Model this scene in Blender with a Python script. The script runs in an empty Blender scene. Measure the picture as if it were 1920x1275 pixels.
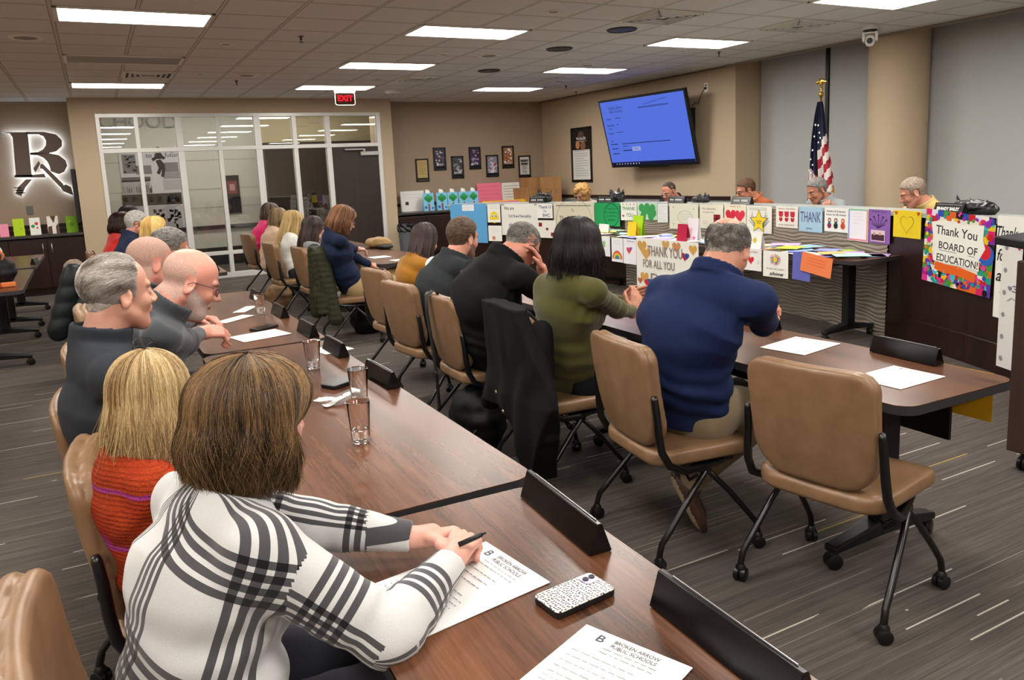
import bpy, math, random
import numpy as np
from mathutils import Vector, Matrix
SC = bpy.context.scene
COL = SC.collection
random.seed(7); RNG = np.random.default_rng(7)
R = math.radians
EYE = 1.60
# ------------------------------------------------------------------ camera, world, exposure
_f, _pt, _yw, _rl, _cx, _cy = 1455.5, .160279, .484550, -.0451418, 960.0, 555.0
_d = np.array([math.cos(_pt)*math.sin(_yw), math.cos(_pt)*math.cos(_yw), -math.sin(_pt)])
_r0 = np.array([math.cos(_yw), -math.sin(_yw), 0.]); _u0 = np.cross(_r0, _d)
_R = math.cos(_rl)*_r0+math.sin(_rl)*_u0; _U = -math.sin(_rl)*_r0+math.cos(_rl)*_u0
cam_data = bpy.data.cameras.new('camera'); cam = bpy.data.objects.new('camera', cam_data); COL.objects.link(cam)
cam.matrix_world = Matrix(((_R[0], _U[0], -_d[0], 0), (_R[1], _U[1], -_d[1], 0), (_R[2], _U[2], -_d[2], EYE), (0, 0, 0, 1)))
cam_data.sensor_width = 36; cam_data.lens = _f/1920*36; cam_data.shift_y = -(637.5-_cy)/1920
cam_data.clip_start = .05; cam_data.clip_end = 200
SC.camera = cam
SC.view_settings.view_transform = 'Standard'; SC.view_settings.look = 'None'
SC.view_settings.exposure = 0.0; SC.view_settings.gamma = 1; SC.view_settings.use_curve_mapping = False
LIGHT_POWER = 28.5            # emission of the ceiling troffers
w = bpy.data.worlds.new('world'); SC.world = w; w.use_nodes = True
w.node_tree.nodes['Background'].inputs[0].default_value = (.9, .88, .85, 1)
w.node_tree.nodes['Background'].inputs[1].default_value = .12

def ray(x, y): return _d+_R*(x-_cx)/_f-_U*(y-_cy)/_f
def _pt3(v, s): p = v*s; p[2] += EYE; return p
def atz(x, y, z): v = ray(x, y); return _pt3(v, (z-EYE)/v[2])
def aty(x, y, Y): v = ray(x, y); return _pt3(v, Y/v[1])
def atx(x, y, X): v = ray(x, y); return _pt3(v, X/v[0])
def atd(x, y, D): return _pt3(ray(x, y), D)
DC = np.array([-2.67, 6.75]); DR = 9.0       # centre and radius of the curved dais
def atc(x, y, rad):                            # a point of the picture on the upright cylinder of the dais
    v = ray(x, y); a = v[0]**2+v[1]**2; b = -2*(v[0]*DC[0]+v[1]*DC[1]); c = DC@DC-rad*rad
    return _pt3(v, (-b+math.sqrt(b*b-4*a*c))/(2*a))

# ------------------------------------------------------------------ materials
def lin(c):
    if isinstance(c, str):
        c = [int(c[i:i+2], 16)/255 for i in (0, 2, 4)]
    return tuple((x/12.92 if x <= .04045 else ((x+.055)/1.055)**2.4) for x in c)+(1,)
class NT:
    def __init__(s, name):
        s.m = bpy.data.materials.new(name); s.m.use_nodes = True; s.t = s.m.node_tree; s.n = s.t.nodes; s.l = s.t.links
        s.b = s.n['Principled BSDF']; s.out = s.n['Material Output']
    def new(s, typ, **kw):
        n = s.n.new(typ)
        for k, v in kw.items():
            if k.startswith('i_'):
                key = k[2:]; key = int(key) if key.isdigit() else key.replace('_', ' ')
                n.inputs[key].default_value = v
            else: setattr(n, k, v)
        return n
    def link(s, a, b): s.l.new(a, b)
    def math(s, op, a, b=None, c=None, clamp=False):
        n = s.n.new('ShaderNodeMath'); n.operation = op; n.use_clamp = clamp
        for i, v in enumerate((a, b, c)):
            if v is None: continue
            if isinstance(v, (int, float)): n.inputs[i].default_value = v
            else: s.link(v, n.inputs[i])
        return n.outputs[0]
    def mix(s, fac, a, b, mode='MIX'):
        n = s.n.new('ShaderNodeMix'); n.data_type = 'RGBA'; n.blend_type = mode
        if isinstance(fac, (int, float)): n.inputs[0].default_value = fac
        else: s.link(fac, n.inputs[0])
        for sock, v in ((n.inputs[6], a), (n.inputs[7], b)):
            if isinstance(v, tuple): sock.default_value = v
            else: s.link(v, sock)
        return n.outputs[2]
    def ramp(s, fac, stops, interp='LINEAR'):
        n = s.n.new('ShaderNodeValToRGB'); n.color_ramp.interpolation = interp
        e = n.color_ramp.elements
        e[0].position, e[0].color = stops[0]; e[1].position, e[1].color = stops[-1]
        for p, c in stops[1:-1]: x = e.new(p); x.color = c
        s.link(fac, n.inputs[0]); return n.outputs[0]
    def coord(s, kind='Object', scale=None, rot=None):
        c = s.n.new('ShaderNodeTexCoord').outputs[kind]
        if scale is None and rot is None: return c
        m = s.n.new('ShaderNodeMapping')
        if scale is not None: m.inputs['Scale'].default_value = scale
        if rot is not None: m.inputs['Rotation'].default_value = rot
        s.link(c, m.inputs[0]); return m.outputs[0]
    def pos(s): return s.n.new('ShaderNodeNewGeometry').outputs['Position']
    def noise(s, vec, scale, detail=3, rough=.5):
        n = s.n.new('ShaderNodeTexNoise'); n.inputs['Scale'].default_value = scale; n.inputs['Detail'].default_value = detail
        n.inputs['Roughness'].default_value = rough; s.link(vec, n.inputs['Vector']); return n.outputs[0]
    def bump(s, h, strength=.3, dist=.01):
        n = s.n.new('ShaderNodeBump'); n.inputs['Strength'].default_value = strength; n.inputs['Distance'].default_value = dist
        s.link(h, n.inputs['Height']); s.link(n.outputs[0], s.b.inputs['Normal'])
    def sep(s, v):
        n = s.n.new('ShaderNodeSeparateXYZ'); s.link(v, n.inputs[0]); return n.outputs
    def set(s, col=None, rough=.5, metal=0, spec=.5, **kw):
        if col is not None:
            if isinstance(col, tuple): s.b.inputs['Base Color'].default_value = col
            else: s.link(col, s.b.inputs['Base Color'])
        if isinstance(rough, (int, float)): s.b.inputs['Roughness'].default_value = rough
        else: s.link(rough, s.b.inputs['Roughness'])
        s.b.inputs['Metallic'].default_value = metal; s.b.inputs['Specular IOR Level'].default_value = spec
        for k, v in kw.items(): s.b.inputs[k.replace('_', ' ')].default_value = v
        return s.m
_mc = {}
def plain(name, col, rough=.5, metal=0, spec=.5, nz=0, nscale=60, bump=0):
    key = (name, col, rough)
    if key in _mc: return _mc[key]
    m = NT(name); c = lin(col)
    if nz or bump:
        n = m.noise(m.coord(), nscale, 3)
        if bump: m.bump(n, bump, .004)
        if nz:
            a = tuple(x*(1-nz) for x in c[:3])+(1,); b = tuple(min(1, x*(1+nz)) for x in c[:3])+(1,)
            c = m.ramp(n, [(.3, a), (.7, b)])
    _mc[key] = m.set(c, rough, metal, spec); return _mc[key]
def emit(name, col, strength):
    m = NT(name); e = m.new('ShaderNodeEmission'); e.inputs[0].default_value = lin(col); e.inputs[1].default_value = strength
    m.link(e.outputs[0], m.out.inputs[0]); return m.m
def glass_mat(name, col='ffffff', rough=0, ior=1.45):
    m = NT(name); return m.set(lin(col), rough, 0, .5, Transmission_Weight=1., IOR=ior)
def pane_mat(name, refl=1.0, tint='f4f6f4'):
    m = NT(name); fr = m.new('ShaderNodeFresnel', i_IOR=1.5)
    t = m.new('ShaderNodeBsdfTransparent'); t.inputs[0].default_value = lin(tint)
    g = m.new('ShaderNodeBsdfGlossy'); g.inputs['Roughness'].default_value = .01
    x = m.new('ShaderNodeMixShader'); m.link(m.math('MULTIPLY', fr.outputs[0], refl*1.9, clamp=True), x.inputs[0]); m.link(t.outputs[0], x.inputs[1]); m.link(g.outputs[0], x.inputs[2])
    m.link(x.outputs[0], m.out.inputs[0]); return m.m
def wood(name, dark, light, scale=(1, 1, 1), rough=.28, axis='Y', spec=.5, coat=0):
    m = NT(name); s = {'X': (1.2, 22, 22), 'Y': (22, 1.2, 22), 'Z': (22, 22, 1.2)}[axis]
    s = tuple(a*b for a, b in zip(s, scale))
    v = m.coord('Object', s)
    n1 = m.noise(v, 1.0, 6, .62); n2 = m.noise(m.coord('Object', tuple(q*4 for q in s)), 1.3, 4, .7)
    q = m.coord('Object', tuple((z*.28 if z > 2*min(s) else z*.5) for z in s)); n0 = m.noise(q, 1.0, 3, .5)
    k = m.math('ADD', m.math('MULTIPLY', n0, .45), m.math('ADD', m.math('MULTIPLY', n1, .35), m.math('MULTIPLY', n2, .3)))
    c = m.ramp(k, [(.38, lin(dark)), (.72, lin(light))])
    m.bump(n2, .04, .002)
    return m.set(c, rough, 0, spec, Coat_Weight=coat, Coat_Roughness=.1)

# ------------------------------------------------------------------ objects
def mesh(name, v, f, mats, parent=None, smooth=False, idx=None, bevel=0, loc=None, rot=None, auto=None):
    me = bpy.data.meshes.new(name)
    if isinstance(f, np.ndarray) and len(f):
        v = np.asarray(v, np.float32); k = f.shape[1]
        me.vertices.add(len(v)); me.vertices.foreach_set('co', v.ravel())
        me.loops.add(f.size); me.loops.foreach_set('vertex_index', f.astype(np.int32).ravel())
        me.polygons.add(len(f)); me.polygons.foreach_set('loop_start', np.arange(0, f.size, k, dtype=np.int32))
        me.polygons.foreach_set('loop_total', np.full(len(f), k, np.int32)) if False else None
    else:
        me.from_pydata([tuple(map(float, q)) for q in v], [], [tuple(map(int, q)) for q in f])
    if not isinstance(mats, (list, tuple)): mats = [mats]
    for m in mats: me.materials.append(m)
    if idx is not None: me.polygons.foreach_set('material_index', np.asarray(idx, np.int32))
    me.update(calc_edges=True)
    if smooth: me.polygons.foreach_set('use_smooth', np.ones(len(me.polygons), bool))
    if auto:
        try: me.set_sharp_from_angle(angle=R(auto))
        except Exception: pass
    o = bpy.data.objects.new(name, me); COL.objects.link(o)
    if parent is not None: o.parent = parent
    if loc is not None: o.location = loc
    if rot is not None: o.rotation_euler = rot
    if bevel:
        b = o.modifiers.new('bevel', 'BEVEL'); b.width = bevel; b.segments = 2; b.limit_method = 'ANGLE'; b.angle_limit = R(40)
    return o
class MB:
    def __init__(s): s.v = []; s.f = []; s.i = []; s.c = 0
    def add(s, v, f, mi=0):
        o = len(s.v); s.v += [tuple(q) for q in v]; s.f += [tuple(o+j for j in q) for q in f]; s.i += [mi]*len(f); return s
    def box(s, x0, x1, y0, y1, z0, z1, mi=0, M=None):
        v = [(x, y, z) for x in (x0, x1) for y in (y0, y1) for z in (z0, z1)]
        if M is not None: v = [tuple(M @ Vector(q)) for q in v]
        return s.add(v, [(0, 1, 3, 2), (4, 6, 7, 5), (0, 4, 5, 1), (2, 3, 7, 6), (0, 2, 6, 4), (1, 5, 7, 3)], mi)
    def quad(s, a, b, c, d, mi=0): return s.add([a, b, c, d], [(0, 1, 2, 3)], mi)
    def tube(s, pts, r, n=10, mi=0, caps=True, closed=False):
        P = [Vector(p) for p in pts]; m = len(P); rr = r if isinstance(r, (list, tuple)) else [r]*m
        v = []; prev = None
        for i, p in enumerate(P):
            if closed: t = P[(i+1) % m]-P[i-1]
            else: t = P[min(i+1, m-1)]-P[max(i-1, 0)]
            t.normalize()
            if prev is None: a = t.orthogonal().normalized()
            else: a = (prev-t*prev.dot(t)).normalized()
            prev = a; b = t.cross(a)
            for k in range(n):
                an = 2*math.pi*k/n; v.append(p+(a*math.cos(an)+b*math.sin(an))*rr[i])
        f = [(i*n+k, i*n+(k+1) % n, ((i+1) % m)*n+(k+1) % n, ((i+1) % m)*n+k) for i in range(m if closed else m-1) for k in range(n)]
        if caps and not closed: f += [tuple(range(n-1, -1, -1)), tuple((m-1)*n+k for k in range(n))]
        return s.add(v, f, mi)
    def cyl(s, a, b, r, n=16, mi=0, r2=None): return s.tube([a, b], [r, r if r2 is None else r2], n, mi)
    def lathe(s, prof, n=24, mi=0, c=(0, 0, 0), closed=False):
        v = [(c[0]+r*math.cos(2*math.pi*k/n), c[1]+r*math.sin(2*math.pi*k/n), c[2]+z) for r, z in prof for k in range(n)]
        m = len(prof); f = [(i*n+k, i*n+(k+1) % n, ((i+1) % m)*n+(k+1) % n, ((i+1) % m)*n+k) for i in range(m if closed else m-1) for k in range(n)]
        if not closed:
            if prof[0][0] > 1e-5: f.append(tuple(range(n-1, -1, -1)))
            if prof[-1][0] > 1e-5: f.append(tuple((m-1)*n+k for k in range(n)))
        return s.add(v, f, mi)
    def prism(s, poly, z0, z1, mi=0, M=None):
        n = len(poly); v = [(x, y, z0) for x, y in poly]+[(x, y, z1) for x, y in poly]
        if M is not None: v = [tuple(M @ Vector(q)) for q in v]
        return s.add(v, [tuple(range(n-1, -1, -1)), tuple(range(n, 2*n))]+[(k, (k+1) % n, n+(k+1) % n, n+k) for k in range(n)], mi)
    def build(s, name, mats, parent=None, smooth=False, bevel=0, loc=None, rot=None, auto=None):
        return mesh(name, s.v, s.f, mats, parent, smooth, s.i, bevel, loc, rot, auto)
def tag(o, label=None, cat=None, group=None, kind=None):
    for k, v in (('label', label), ('category', cat), ('group', group), ('kind', kind)):
        if v: o[k] = v
    return o
def thing(name, label, cat, loc=(0, 0, 0), rz=0, group=None):
    o = bpy.data.objects.new(name, None); COL.objects.link(o); o.location = loc; o.rotation_euler = (0, 0, rz); o.empty_display_size = .1
    return tag(o, label, cat, group)
def struct(o): o['kind'] = 'structure'; return o
def kids(o): return [c for c in o.children]
def copy_tree(o, parent=None, label=None):
    c = o.copy(); COL.objects.link(c); c.parent = parent
    for ch in kids(o): copy_tree(ch, c)
    if label: c['label'] = label
    return c
def rrect(w, h, r, n=6, cx=0, cy=0):
    p = []
    for sx, sy, a0 in ((1, 1, 0), (-1, 1, 90), (-1, -1, 180), (1, -1, 270)):
        for k in range(n+1):
            a = R(a0+90*k/n); p.append((cx+sx*(w/2-r)+r*math.cos(a), cy+sy*(h/2-r)+r*math.sin(a)))
    return p
def text_mesh(s, size=1.0, width=None, shear=0, spacing=1.0, bold=0):
    cu = bpy.data.curves.new('t', 'FONT'); cu.body = s; cu.size = size; cu.align_x = 'CENTER'; cu.align_y = 'CENTER'; cu.shear = shear
    cu.space_line = .85*spacing; cu.resolution_u = 3; cu.offset = bold
    o = bpy.data.objects.new('t', cu); COL.objects.link(o)
    dg = bpy.context.evaluated_depsgraph_get(); me = o.evaluated_get(dg).to_mesh()
    v = [tuple(q.co) for q in me.vertices]; f = [tuple(p.vertices) for p in me.polygons]
    o.evaluated_get(dg).to_mesh_clear(); bpy.data.objects.remove(o); bpy.data.curves.remove(cu)
    if width and v:
        xs = [q[0] for q in v]; k = width/max(1e-6, max(xs)-min(xs)); v = [(q[0]*k, q[1]*k, q[2]) for q in v]
    return v, f

# ------------------------------------------------------------------ distance fields and surface nets
def vnoise(p, seed=0):
    i = np.floor(p).astype(np.int64); fr = p-i; fr = fr*fr*(3-2*fr); out = 0
    for dx in (0, 1):
        for dy in (0, 1):
            for dz in (0, 1):
                h = ((i[:, 0]+dx)*73856093 ^ (i[:, 1]+dy)*19349663 ^ (i[:, 2]+dz)*83492791 ^ seed*2654435761) & 0xffffff
                h = ((h*1103515245+12345) >> 8) & 0xffff
                wt = (fr[:, 0] if dx else 1-fr[:, 0])*(fr[:, 1] if dy else 1-fr[:, 1])*(fr[:, 2] if dz else 1-fr[:, 2])
                out = out+wt*(h/65535.)
    return out*2-1
def smin(a, b, k):
    h = np.clip(.5+.5*(b-a)/k, 0, 1); return b*(1-h)+a*h-k*h*(1-h)
def smax(a, b, k): return -smin(-a, -b, k)
def sd_cone(p, a, b, ra, rb, side=None, sx=1.0):
    a = np.asarray(a, float); b = np.asarray(b, float); ab = b-a; L = max(ab@ab, 1e-9)
    t = np.clip(((p-a)@ab)/L, 0, 1); wv = p-a-t[:, None]*ab
    if side is None: d = np.sqrt((wv*wv).sum(1))
    else:
        ws = wv@side; d = np.sqrt(np.maximum((wv*wv).sum(1)-ws*ws+(ws/sx)**2, 0))
    return d-(ra+(rb-ra)*t)
def sd_ell(p, c, r, M=None):
    q = p-np.asarray(c, float)
    if M is not None: q = q@M
    r = np.asarray(r, float); k0 = np.sqrt(((q/r)**2).sum(1)); k1 = np.sqrt(((q/r**2)**2).sum(1))+1e-9
    return np.where(k0 < 1e-4, -r.min(), k0*(k0-1)/k1)
def snets(fn, lo, hi, h, B=8):
    lo = np.asarray(lo, float); hi = np.asarray(hi, float)
    nb = np.ceil((hi-lo)/(h*B)).astype(int); n = nb*B+1
    g = [lo[i]+h*(B*(np.arange(nb[i])+.5)) for i in range(3)]
    C = np.stack(np.meshgrid(*g, indexing='ij'), -1).reshape(-1, 3)
    Fc = fn(C); act = np.abs(Fc) < h*B*.5*1.9+.008
    F = np.repeat(np.repeat(np.repeat(Fc.reshape(nb), B, 0), B, 1), B, 2)
    F = np.pad(F, ((0, 1),)*3, mode='edge').astype(np.float32)
    ai = np.argwhere(act.reshape(nb))
    off = np.stack(np.meshgrid(*[np.arange(B+1)]*3, indexing='ij'), -1).reshape(-1, 3)
    for s in range(0, len(ai), 400):
        ii = (ai[s:s+400, None, :]*B+off[None]).reshape(-1, 3)
        lin_i = np.unique((ii[:, 0]*n[1]+ii[:, 1])*n[2]+ii[:, 2])
        ix = lin_i//(n[1]*n[2]); iy = (lin_i//n[2]) % n[1]; iz = lin_i % n[2]
        F[ix, iy, iz] = fn(np.stack([ix, iy, iz], -1)*h+lo)
    S = F < 0
    m = np.zeros(tuple(n-1), np.int8)
    cs = [(a, b, c) for a in (0, 1) for b in (0, 1) for c in (0, 1)]
    for a, b, c in cs: m += S[a:n[0]-1+a, b:n[1]-1+b, c:n[2]-1+c]
    cell = (m > 0) & (m < 8); ci = np.argwhere(cell)
    if len(ci) == 0: return np.zeros((0, 3)), np.zeros((0, 4), int)
    acc = np.zeros((len(ci), 3)); cnt = np.zeros(len(ci))
    for ax in range(3):
        o1, o2 = [q for q in range(3) if q != ax]
        for u in (0, 1):
            for v2 in (0, 1):
                a = ci.copy(); a[:, o1] += u; a[:, o2] += v2; b = a.copy(); b[:, ax] += 1
                fa = F[a[:, 0], a[:, 1], a[:, 2]]; fb = F[b[:, 0], b[:, 1], b[:, 2]]
                x = (fa < 0) != (fb < 0); t = np.where(x, fa/np.where(x, fa-fb, 1), 0)
                p = a.astype(float); p[:, ax] += t
                acc += p*x[:, None]; cnt += x
    V = acc/np.maximum(cnt, 1)[:, None]*h+lo
    idx = -np.ones(tuple(n-1), np.int64); idx[cell] = np.arange(len(ci))
    Q = []
    for ax in range(3):
        o1, o2 = (ax+1) % 3, (ax+2) % 3
        sl0 = [slice(1, n[q]-1) for q in range(3)]; sl0[ax] = slice(0, n[ax]-1); sl1 = list(sl0); sl1[ax] = slice(1, n[ax])
        A = S[tuple(sl0)]; Bq = S[tuple(sl1)]; e = np.argwhere(A != Bq)
        if len(e) == 0: continue
        fl = A[e[:, 0], e[:, 1], e[:, 2]]
        base = e.copy(); base[:, o1] += 1; base[:, o2] += 1
        c = []
        for du, dv in ((-1, -1), (0, -1), (0, 0), (-1, 0)):
            q = base.copy(); q[:, o1] += du; q[:, o2] += dv; c.append(idx[q[:, 0], q[:, 1], q[:, 2]])
        c = np.stack(c, 1); c[~fl] = c[~fl][:, ::-1]; Q.append(c)
    Q = np.concatenate(Q); Q = Q[(Q >= 0).all(1)]
    return V, Q
class Field:                       # smooth union of groups, each skipped where far away
    def __init__(s, k=.02): s.g = []; s.k = k
    def group(s, c, r, fn, k=None): s.g.append((np.asarray(c, float), r, fn, k or s.k)); return s
    def __call__(s, p):
        out = np.full(len(p), 9.)
        for c, r, fn, k in s.g:
            d = np.sqrt(((p-c)**2).sum(1))-r; near = d < .05
            v = np.maximum(d, .05)+.02
            if near.any(): v[near] = fn(p[near])
            out = smin(out, v, k) if k > 0 else np.minimum(out, v)
        return out
# ================================================================== ROOM
CEIL = 3.003; GX, GY, TS = -.1331, 7.114, .6096
M_wall = NT('wall_paint'); _n = M_wall.noise(M_wall.pos(), 90, 3); M_wall.bump(_n, .05, .002); M_wall = M_wall.set(lin('bba88d'), .75, 0, .3)
M_wall2 = plain('wall_paint_taupe', 'a08d78', .75, spec=.3)
M_floor = NT('carpet')
def _carpet(m):
    g = m.pos(); x, y, z = m.sep(g)
    def streak(sx, sy, off, th, w):
        mp = m.new('ShaderNodeMapping'); mp.inputs['Scale'].default_value = (sx, sy, 0); mp.inputs['Location'].default_value = (off, off*1.7, 0); m.link(g, mp.inputs[0])
        v = m.new('ShaderNodeTexVoronoi', feature='F1', distance='CHEBYCHEV'); v.inputs['Scale'].default_value = 1; v.inputs['Randomness'].default_value = 1; m.link(mp.outputs[0], v.inputs[0])
        sp = m.sep(v.outputs['Position']); dx = m.math('ABSOLUTE', m.math('SUBTRACT', m.sep(mp.outputs[0])[0], sp[0])); dy = m.math('ABSOLUTE', m.math('SUBTRACT', m.sep(mp.outputs[0])[1], sp[1]))
        r = m.sep(v.outputs['Color'])
        on = m.math('LESS_THAN', r[0], th); a = m.math('LESS_THAN', dy, w); b = m.math('LESS_THAN', dx, .42)
        return m.math('MULTIPLY', on, m.math('MULTIPLY', a, b)), r[1]
    # woven ground with fine lines running along the rows
    def stretch(s1, s2, d=3):
        mp = m.new('ShaderNodeMapping'); mp.inputs['Scale'].default_value = (s1, s2, 1); m.link(g, mp.inputs[0]); return m.noise(mp.outputs[0], 1, d, .6)
    fine = stretch(3, 170); mid = stretch(.9, 40, 4); pile = m.noise(g, 420, 2, .7)
    k = m.math('ADD', m.math('MULTIPLY', fine, .45), m.math('ADD', m.math('MULTIPLY', mid, .35), m.math('MULTIPLY', pile, .3)))
    c = m.ramp(k, [(.3, lin('332f2c')), (.52, lin('524b46')), (.78, lin('736b64'))])
    s1, r1 = streak(1.6, 14, 3.1, .16, .045); s2, r2 = streak(1.1, 30, 11.7, .12, .07); s3, _ = streak(1.3, 9, 23.3, .05, .04)
    br = m.math('MULTIPLY', s1, m.math('ADD', .35, m.math('MULTIPLY', m.noise(g, 160, 2), .9)), clamp=True)
    c = m.mix(br, c, lin('c9c3b6')); c = m.mix(m.math('MULTIPLY', s2, .4), c, lin('a39a8c')); c = m.mix(m.math('MULTIPLY', s3, .7), c, lin('b59a55'))
    m.bump(m.math('ADD', pile, fine), .5, .004)
    return m.set(c, .95, 0, .1)
M_floor = _carpet(M_floor)
M_ceil = NT('ceiling_tiles')
def _ceil(m):
    g = m.pos(); x, y, z = m.sep(g)
    def line(v, o, wd):
        t = m.math('PINGPONG', m.math('SUBTRACT', v, o), TS/2); return m.math('LESS_THAN', t, wd)
    gr = m.math('MAXIMUM', line(x, GX, .013), line(y, GY, .013)); ed = m.math('MAXIMUM', line(x, GX, .019), line(y, GY, .019))
    sp = m.ramp(m.noise(g, 260, 3, .7), [(.38, lin('cbc6c0')), (.5, lin('e2deda'))])
    c = m.mix(ed, sp, lin('8a837b')); c = m.mix(gr, c, lin('cfc8bf'))
    m.bump(m.math('SUBTRACT', gr, m.math('MULTIPLY', ed, .5)), .6, .006)
    return m.set(c, .85, 0, .25)
M_ceil = _ceil(M_ceil)
M_alu = plain('white_aluminium', 'dcdad6', .35, .2)
M_dark = wood('espresso_veneer', '1c0f0c', '331c16', rough=.3, axis='Z')
M_black = plain('black_plastic', '0c0c0d', .42)
M_blackm = plain('black_metal', '0b0b0c', .3, .0, .6)
M_steel = plain('brushed_steel', 'b9b9b8', .3, .9)
M_white = plain('white_paint', 'e8e5df', .5)
M_blind = NT('roller_blind'); M_blind.bump(M_blind.noise(M_blind.coord(), 600, 2), .1, .001); M_blind = M_blind.set(lin('b4b6b4'), .8, 0, .2)

struct(mesh('floor', [(-4.5, -5, 0), (10, -5, 0), (10, 17.5, 0), (-4.5, 17.5, 0)], [(0, 1, 2, 3)], M_floor))
_m = MB(); _m.box(-4, 8.5, -5, 14.6, CEIL, CEIL+.02); _m.box(8.5, 8.6, 9, 14.6, CEIL, CEIL+.02); struct(_m.build('ceiling', M_ceil))
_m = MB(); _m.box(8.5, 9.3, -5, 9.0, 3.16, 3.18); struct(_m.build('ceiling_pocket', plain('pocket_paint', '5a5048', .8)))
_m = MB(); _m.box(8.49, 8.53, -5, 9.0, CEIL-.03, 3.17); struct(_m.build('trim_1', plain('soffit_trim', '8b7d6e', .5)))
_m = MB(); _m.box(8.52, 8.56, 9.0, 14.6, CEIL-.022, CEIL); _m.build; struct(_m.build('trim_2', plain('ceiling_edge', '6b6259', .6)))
XR = aty(741, 330, 13.99)[0]; XL = aty(143, 330, 13.99)[0]
fx0, fx1 = aty(180, 240, 13.99)[0], aty(713, 240, 13.99)[0]; fz = 2.76
_m = MB(); _m.box(XL, fx0, 13.99, 14.15, 0, CEIL); _m.box(fx1, XR, 13.99, 14.6, 0, CEIL); _m.box(fx0, fx1, 13.99, 14.15, fz, CEIL); _m.box(XL, XL+.1, 14.15, 14.7, 0, CEIL)
struct(_m.build('wall_glazed', M_wall))
_m = MB(); _m.box(XR, 8.7, 14.6, 14.7, 0, CEIL); struct(_m.build('wall_back', M_wall2))
_m = MB(); _m.box(-2.35, XL+.1, 14.6, 14.7, 0, CEIL); struct(_m.build('wall_alcove', M_wall2))
_m = MB(); _m.box(-4.1, -2.25, 13.9, 14.7, 0, CEIL); struct(_m.build('wall_pier', M_wall))
_m = MB(); _m.box(8.6, 8.7, 9.0, 14.7, 0, CEIL); _m.box(8.6, 9.3, 8.9, 9.0, 0, 3.16); struct(_m.build('wall_right', M_wall))
_m = MB(); _m.box(9.18, 9.3, -5, 9.0, 0, 3.2); struct(_m.build('wall_window_side', plain('window_side_paint', '8c8a86', .8)))
_m = MB(); _m.box(-4.1, -4, -5, 14, 0, CEIL); struct(_m.build('wall_left', M_wall))
_m = MB(); _m.box(-4.1, 9.3, -5.1, -5, 0, 3.2); struct(_m.build('wall_rear', M_wall))
# chair rail and grey dado along the right and back walls
_m = MB(); _m.box(8.575, 8.6, 9.0, 14.6, 1.0, 1.06); _m.box(XR, 8.6, 14.575, 14.6, .99, 1.05)
struct(_m.build('trim_3', M_dark, bevel=.004))
_m = MB(); _m.box(8.59, 8.6, 9.0, 14.6, .1, 1.0); struct(_m.build('trim_4', plain('dado_grey', '8e8d8b', .7)))
_m = MB(); _m.box(8.58, 8.6, 9.0, 14.6, 0, .1); _m.box(XR, 8.6, 14.585, 14.6, 0, .1); struct(_m.build('baseboard_right', plain('rubber_base', '2a2420', .5)))
# blinds between dark mullions
def blind(n, y0, y1, lab):
    o = thing('roller_blind', lab, 'blind', (9.1, (y0+y1)/2, 0), 0, None); m = MB()
    m.box(-.003, .003, -(y1-y0)/2, (y1-y0)/2, .25, 3.1); m.build('fabric', M_blind, o)
    m = MB(); m.tube([(0, -(y1-y0)/2, 3.12), (0, (y1-y0)/2, 3.12)], .035, 14); m.build('roller_tube', M_steel, o, True)
    m = MB(); m.box(-.012, .012, -(y1-y0)/2, (y1-y0)/2, .225, .25); m.build('bottom_bar', M_steel, o, bevel=.004)
ym = atx(1552, 200, 9.1)[1]; yr = atx(1722, 200, 9.1)[1]
blind(0, ym+.03, 8.88, 'light grey roller blind behind the flag, left of the thin dark mullion')
blind(1, 6.62, ym-.03, 'narrow grey roller blind between the flag and the round column')
blind(2, 2.6, yr-.04, 'wide grey roller blind right of the round column')
blind(3, -1.2, 2.5, 'grey roller blind at the far right edge of the picture')
_m = MB(); _m.box(9.07, 9.16, ym-.025, ym+.025, 0, 3.15); _m.box(9.05, 9.16, yr-.035, yr+.02, 0, 3.15); struct(_m.build('trim_5', M_black))
# the round column
cyA = atx(1622, 250, 8.75)[1]; cyB = atx(1722, 250, 8.75)[1]
_m = MB(); _m.lathe([(.34, 0), (.34, 3.16)], 64, 0, (8.83, (cyA+cyB)/2-.02, 0)); struct(_m.build('wall_column', M_wall, smooth=True, auto=40))
# ------------------------------------------------------------------ glazed wall, corridor, door
px_top = [(176, 183), (252, 260), (329, 341), (405, 413), (476, 488), (547, 555), (609, 618), (706, 715)]
win = bpy.data.objects.new('window_1', None); COL.objects.link(win); struct(win)
GYW = 14.02
mx = [(aty(a, 245, GYW)[0], aty(b, 245, GYW)[0]) for a, b in px_top]
mx[0] = (fx0, fx0+.06); mx[-1] = (fx1-.075, fx1)
tz0, tz1 = 2.15, 2.215; kz0, kz1 = .40, .46
_m = MB()
for i, (a, b) in enumerate(mx): _m.box(a, b, GYW-.05, GYW+.07, .0, fz)
_m.box(fx0, fx1, GYW-.052, GYW+.068, fz-.06, fz); _m.box(fx0, fx1, GYW-.052, GYW+.068, tz0, tz1)
_m.box(fx0, mx[6][0], GYW-.052, GYW+.068, kz0, kz1); _m.box(fx0, mx[6][0], GYW-.06, GYW+.068, 0, .09)
_m.build('window_frame', M_alu, win, bevel=.004)
M_pane = pane_mat('window_glass', 1.0)
for i in range(7):
    a, b = mx[i][1], mx[i+1][0]
    for z0, z1 in ((tz1, fz-.06), (kz1, tz0), (.09, kz0)):
        if i == 6 and z0 != tz1: continue
        m = MB(); m.box(a, b, GYW-.004, GYW+.004, z0, z1); m.build('glass_pane', M_pane, win)
door = bpy.data.objects.new('door_1', None); COL.objects.link(door); struct(door)
da, db = mx[6][1], mx[7][0]
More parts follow.
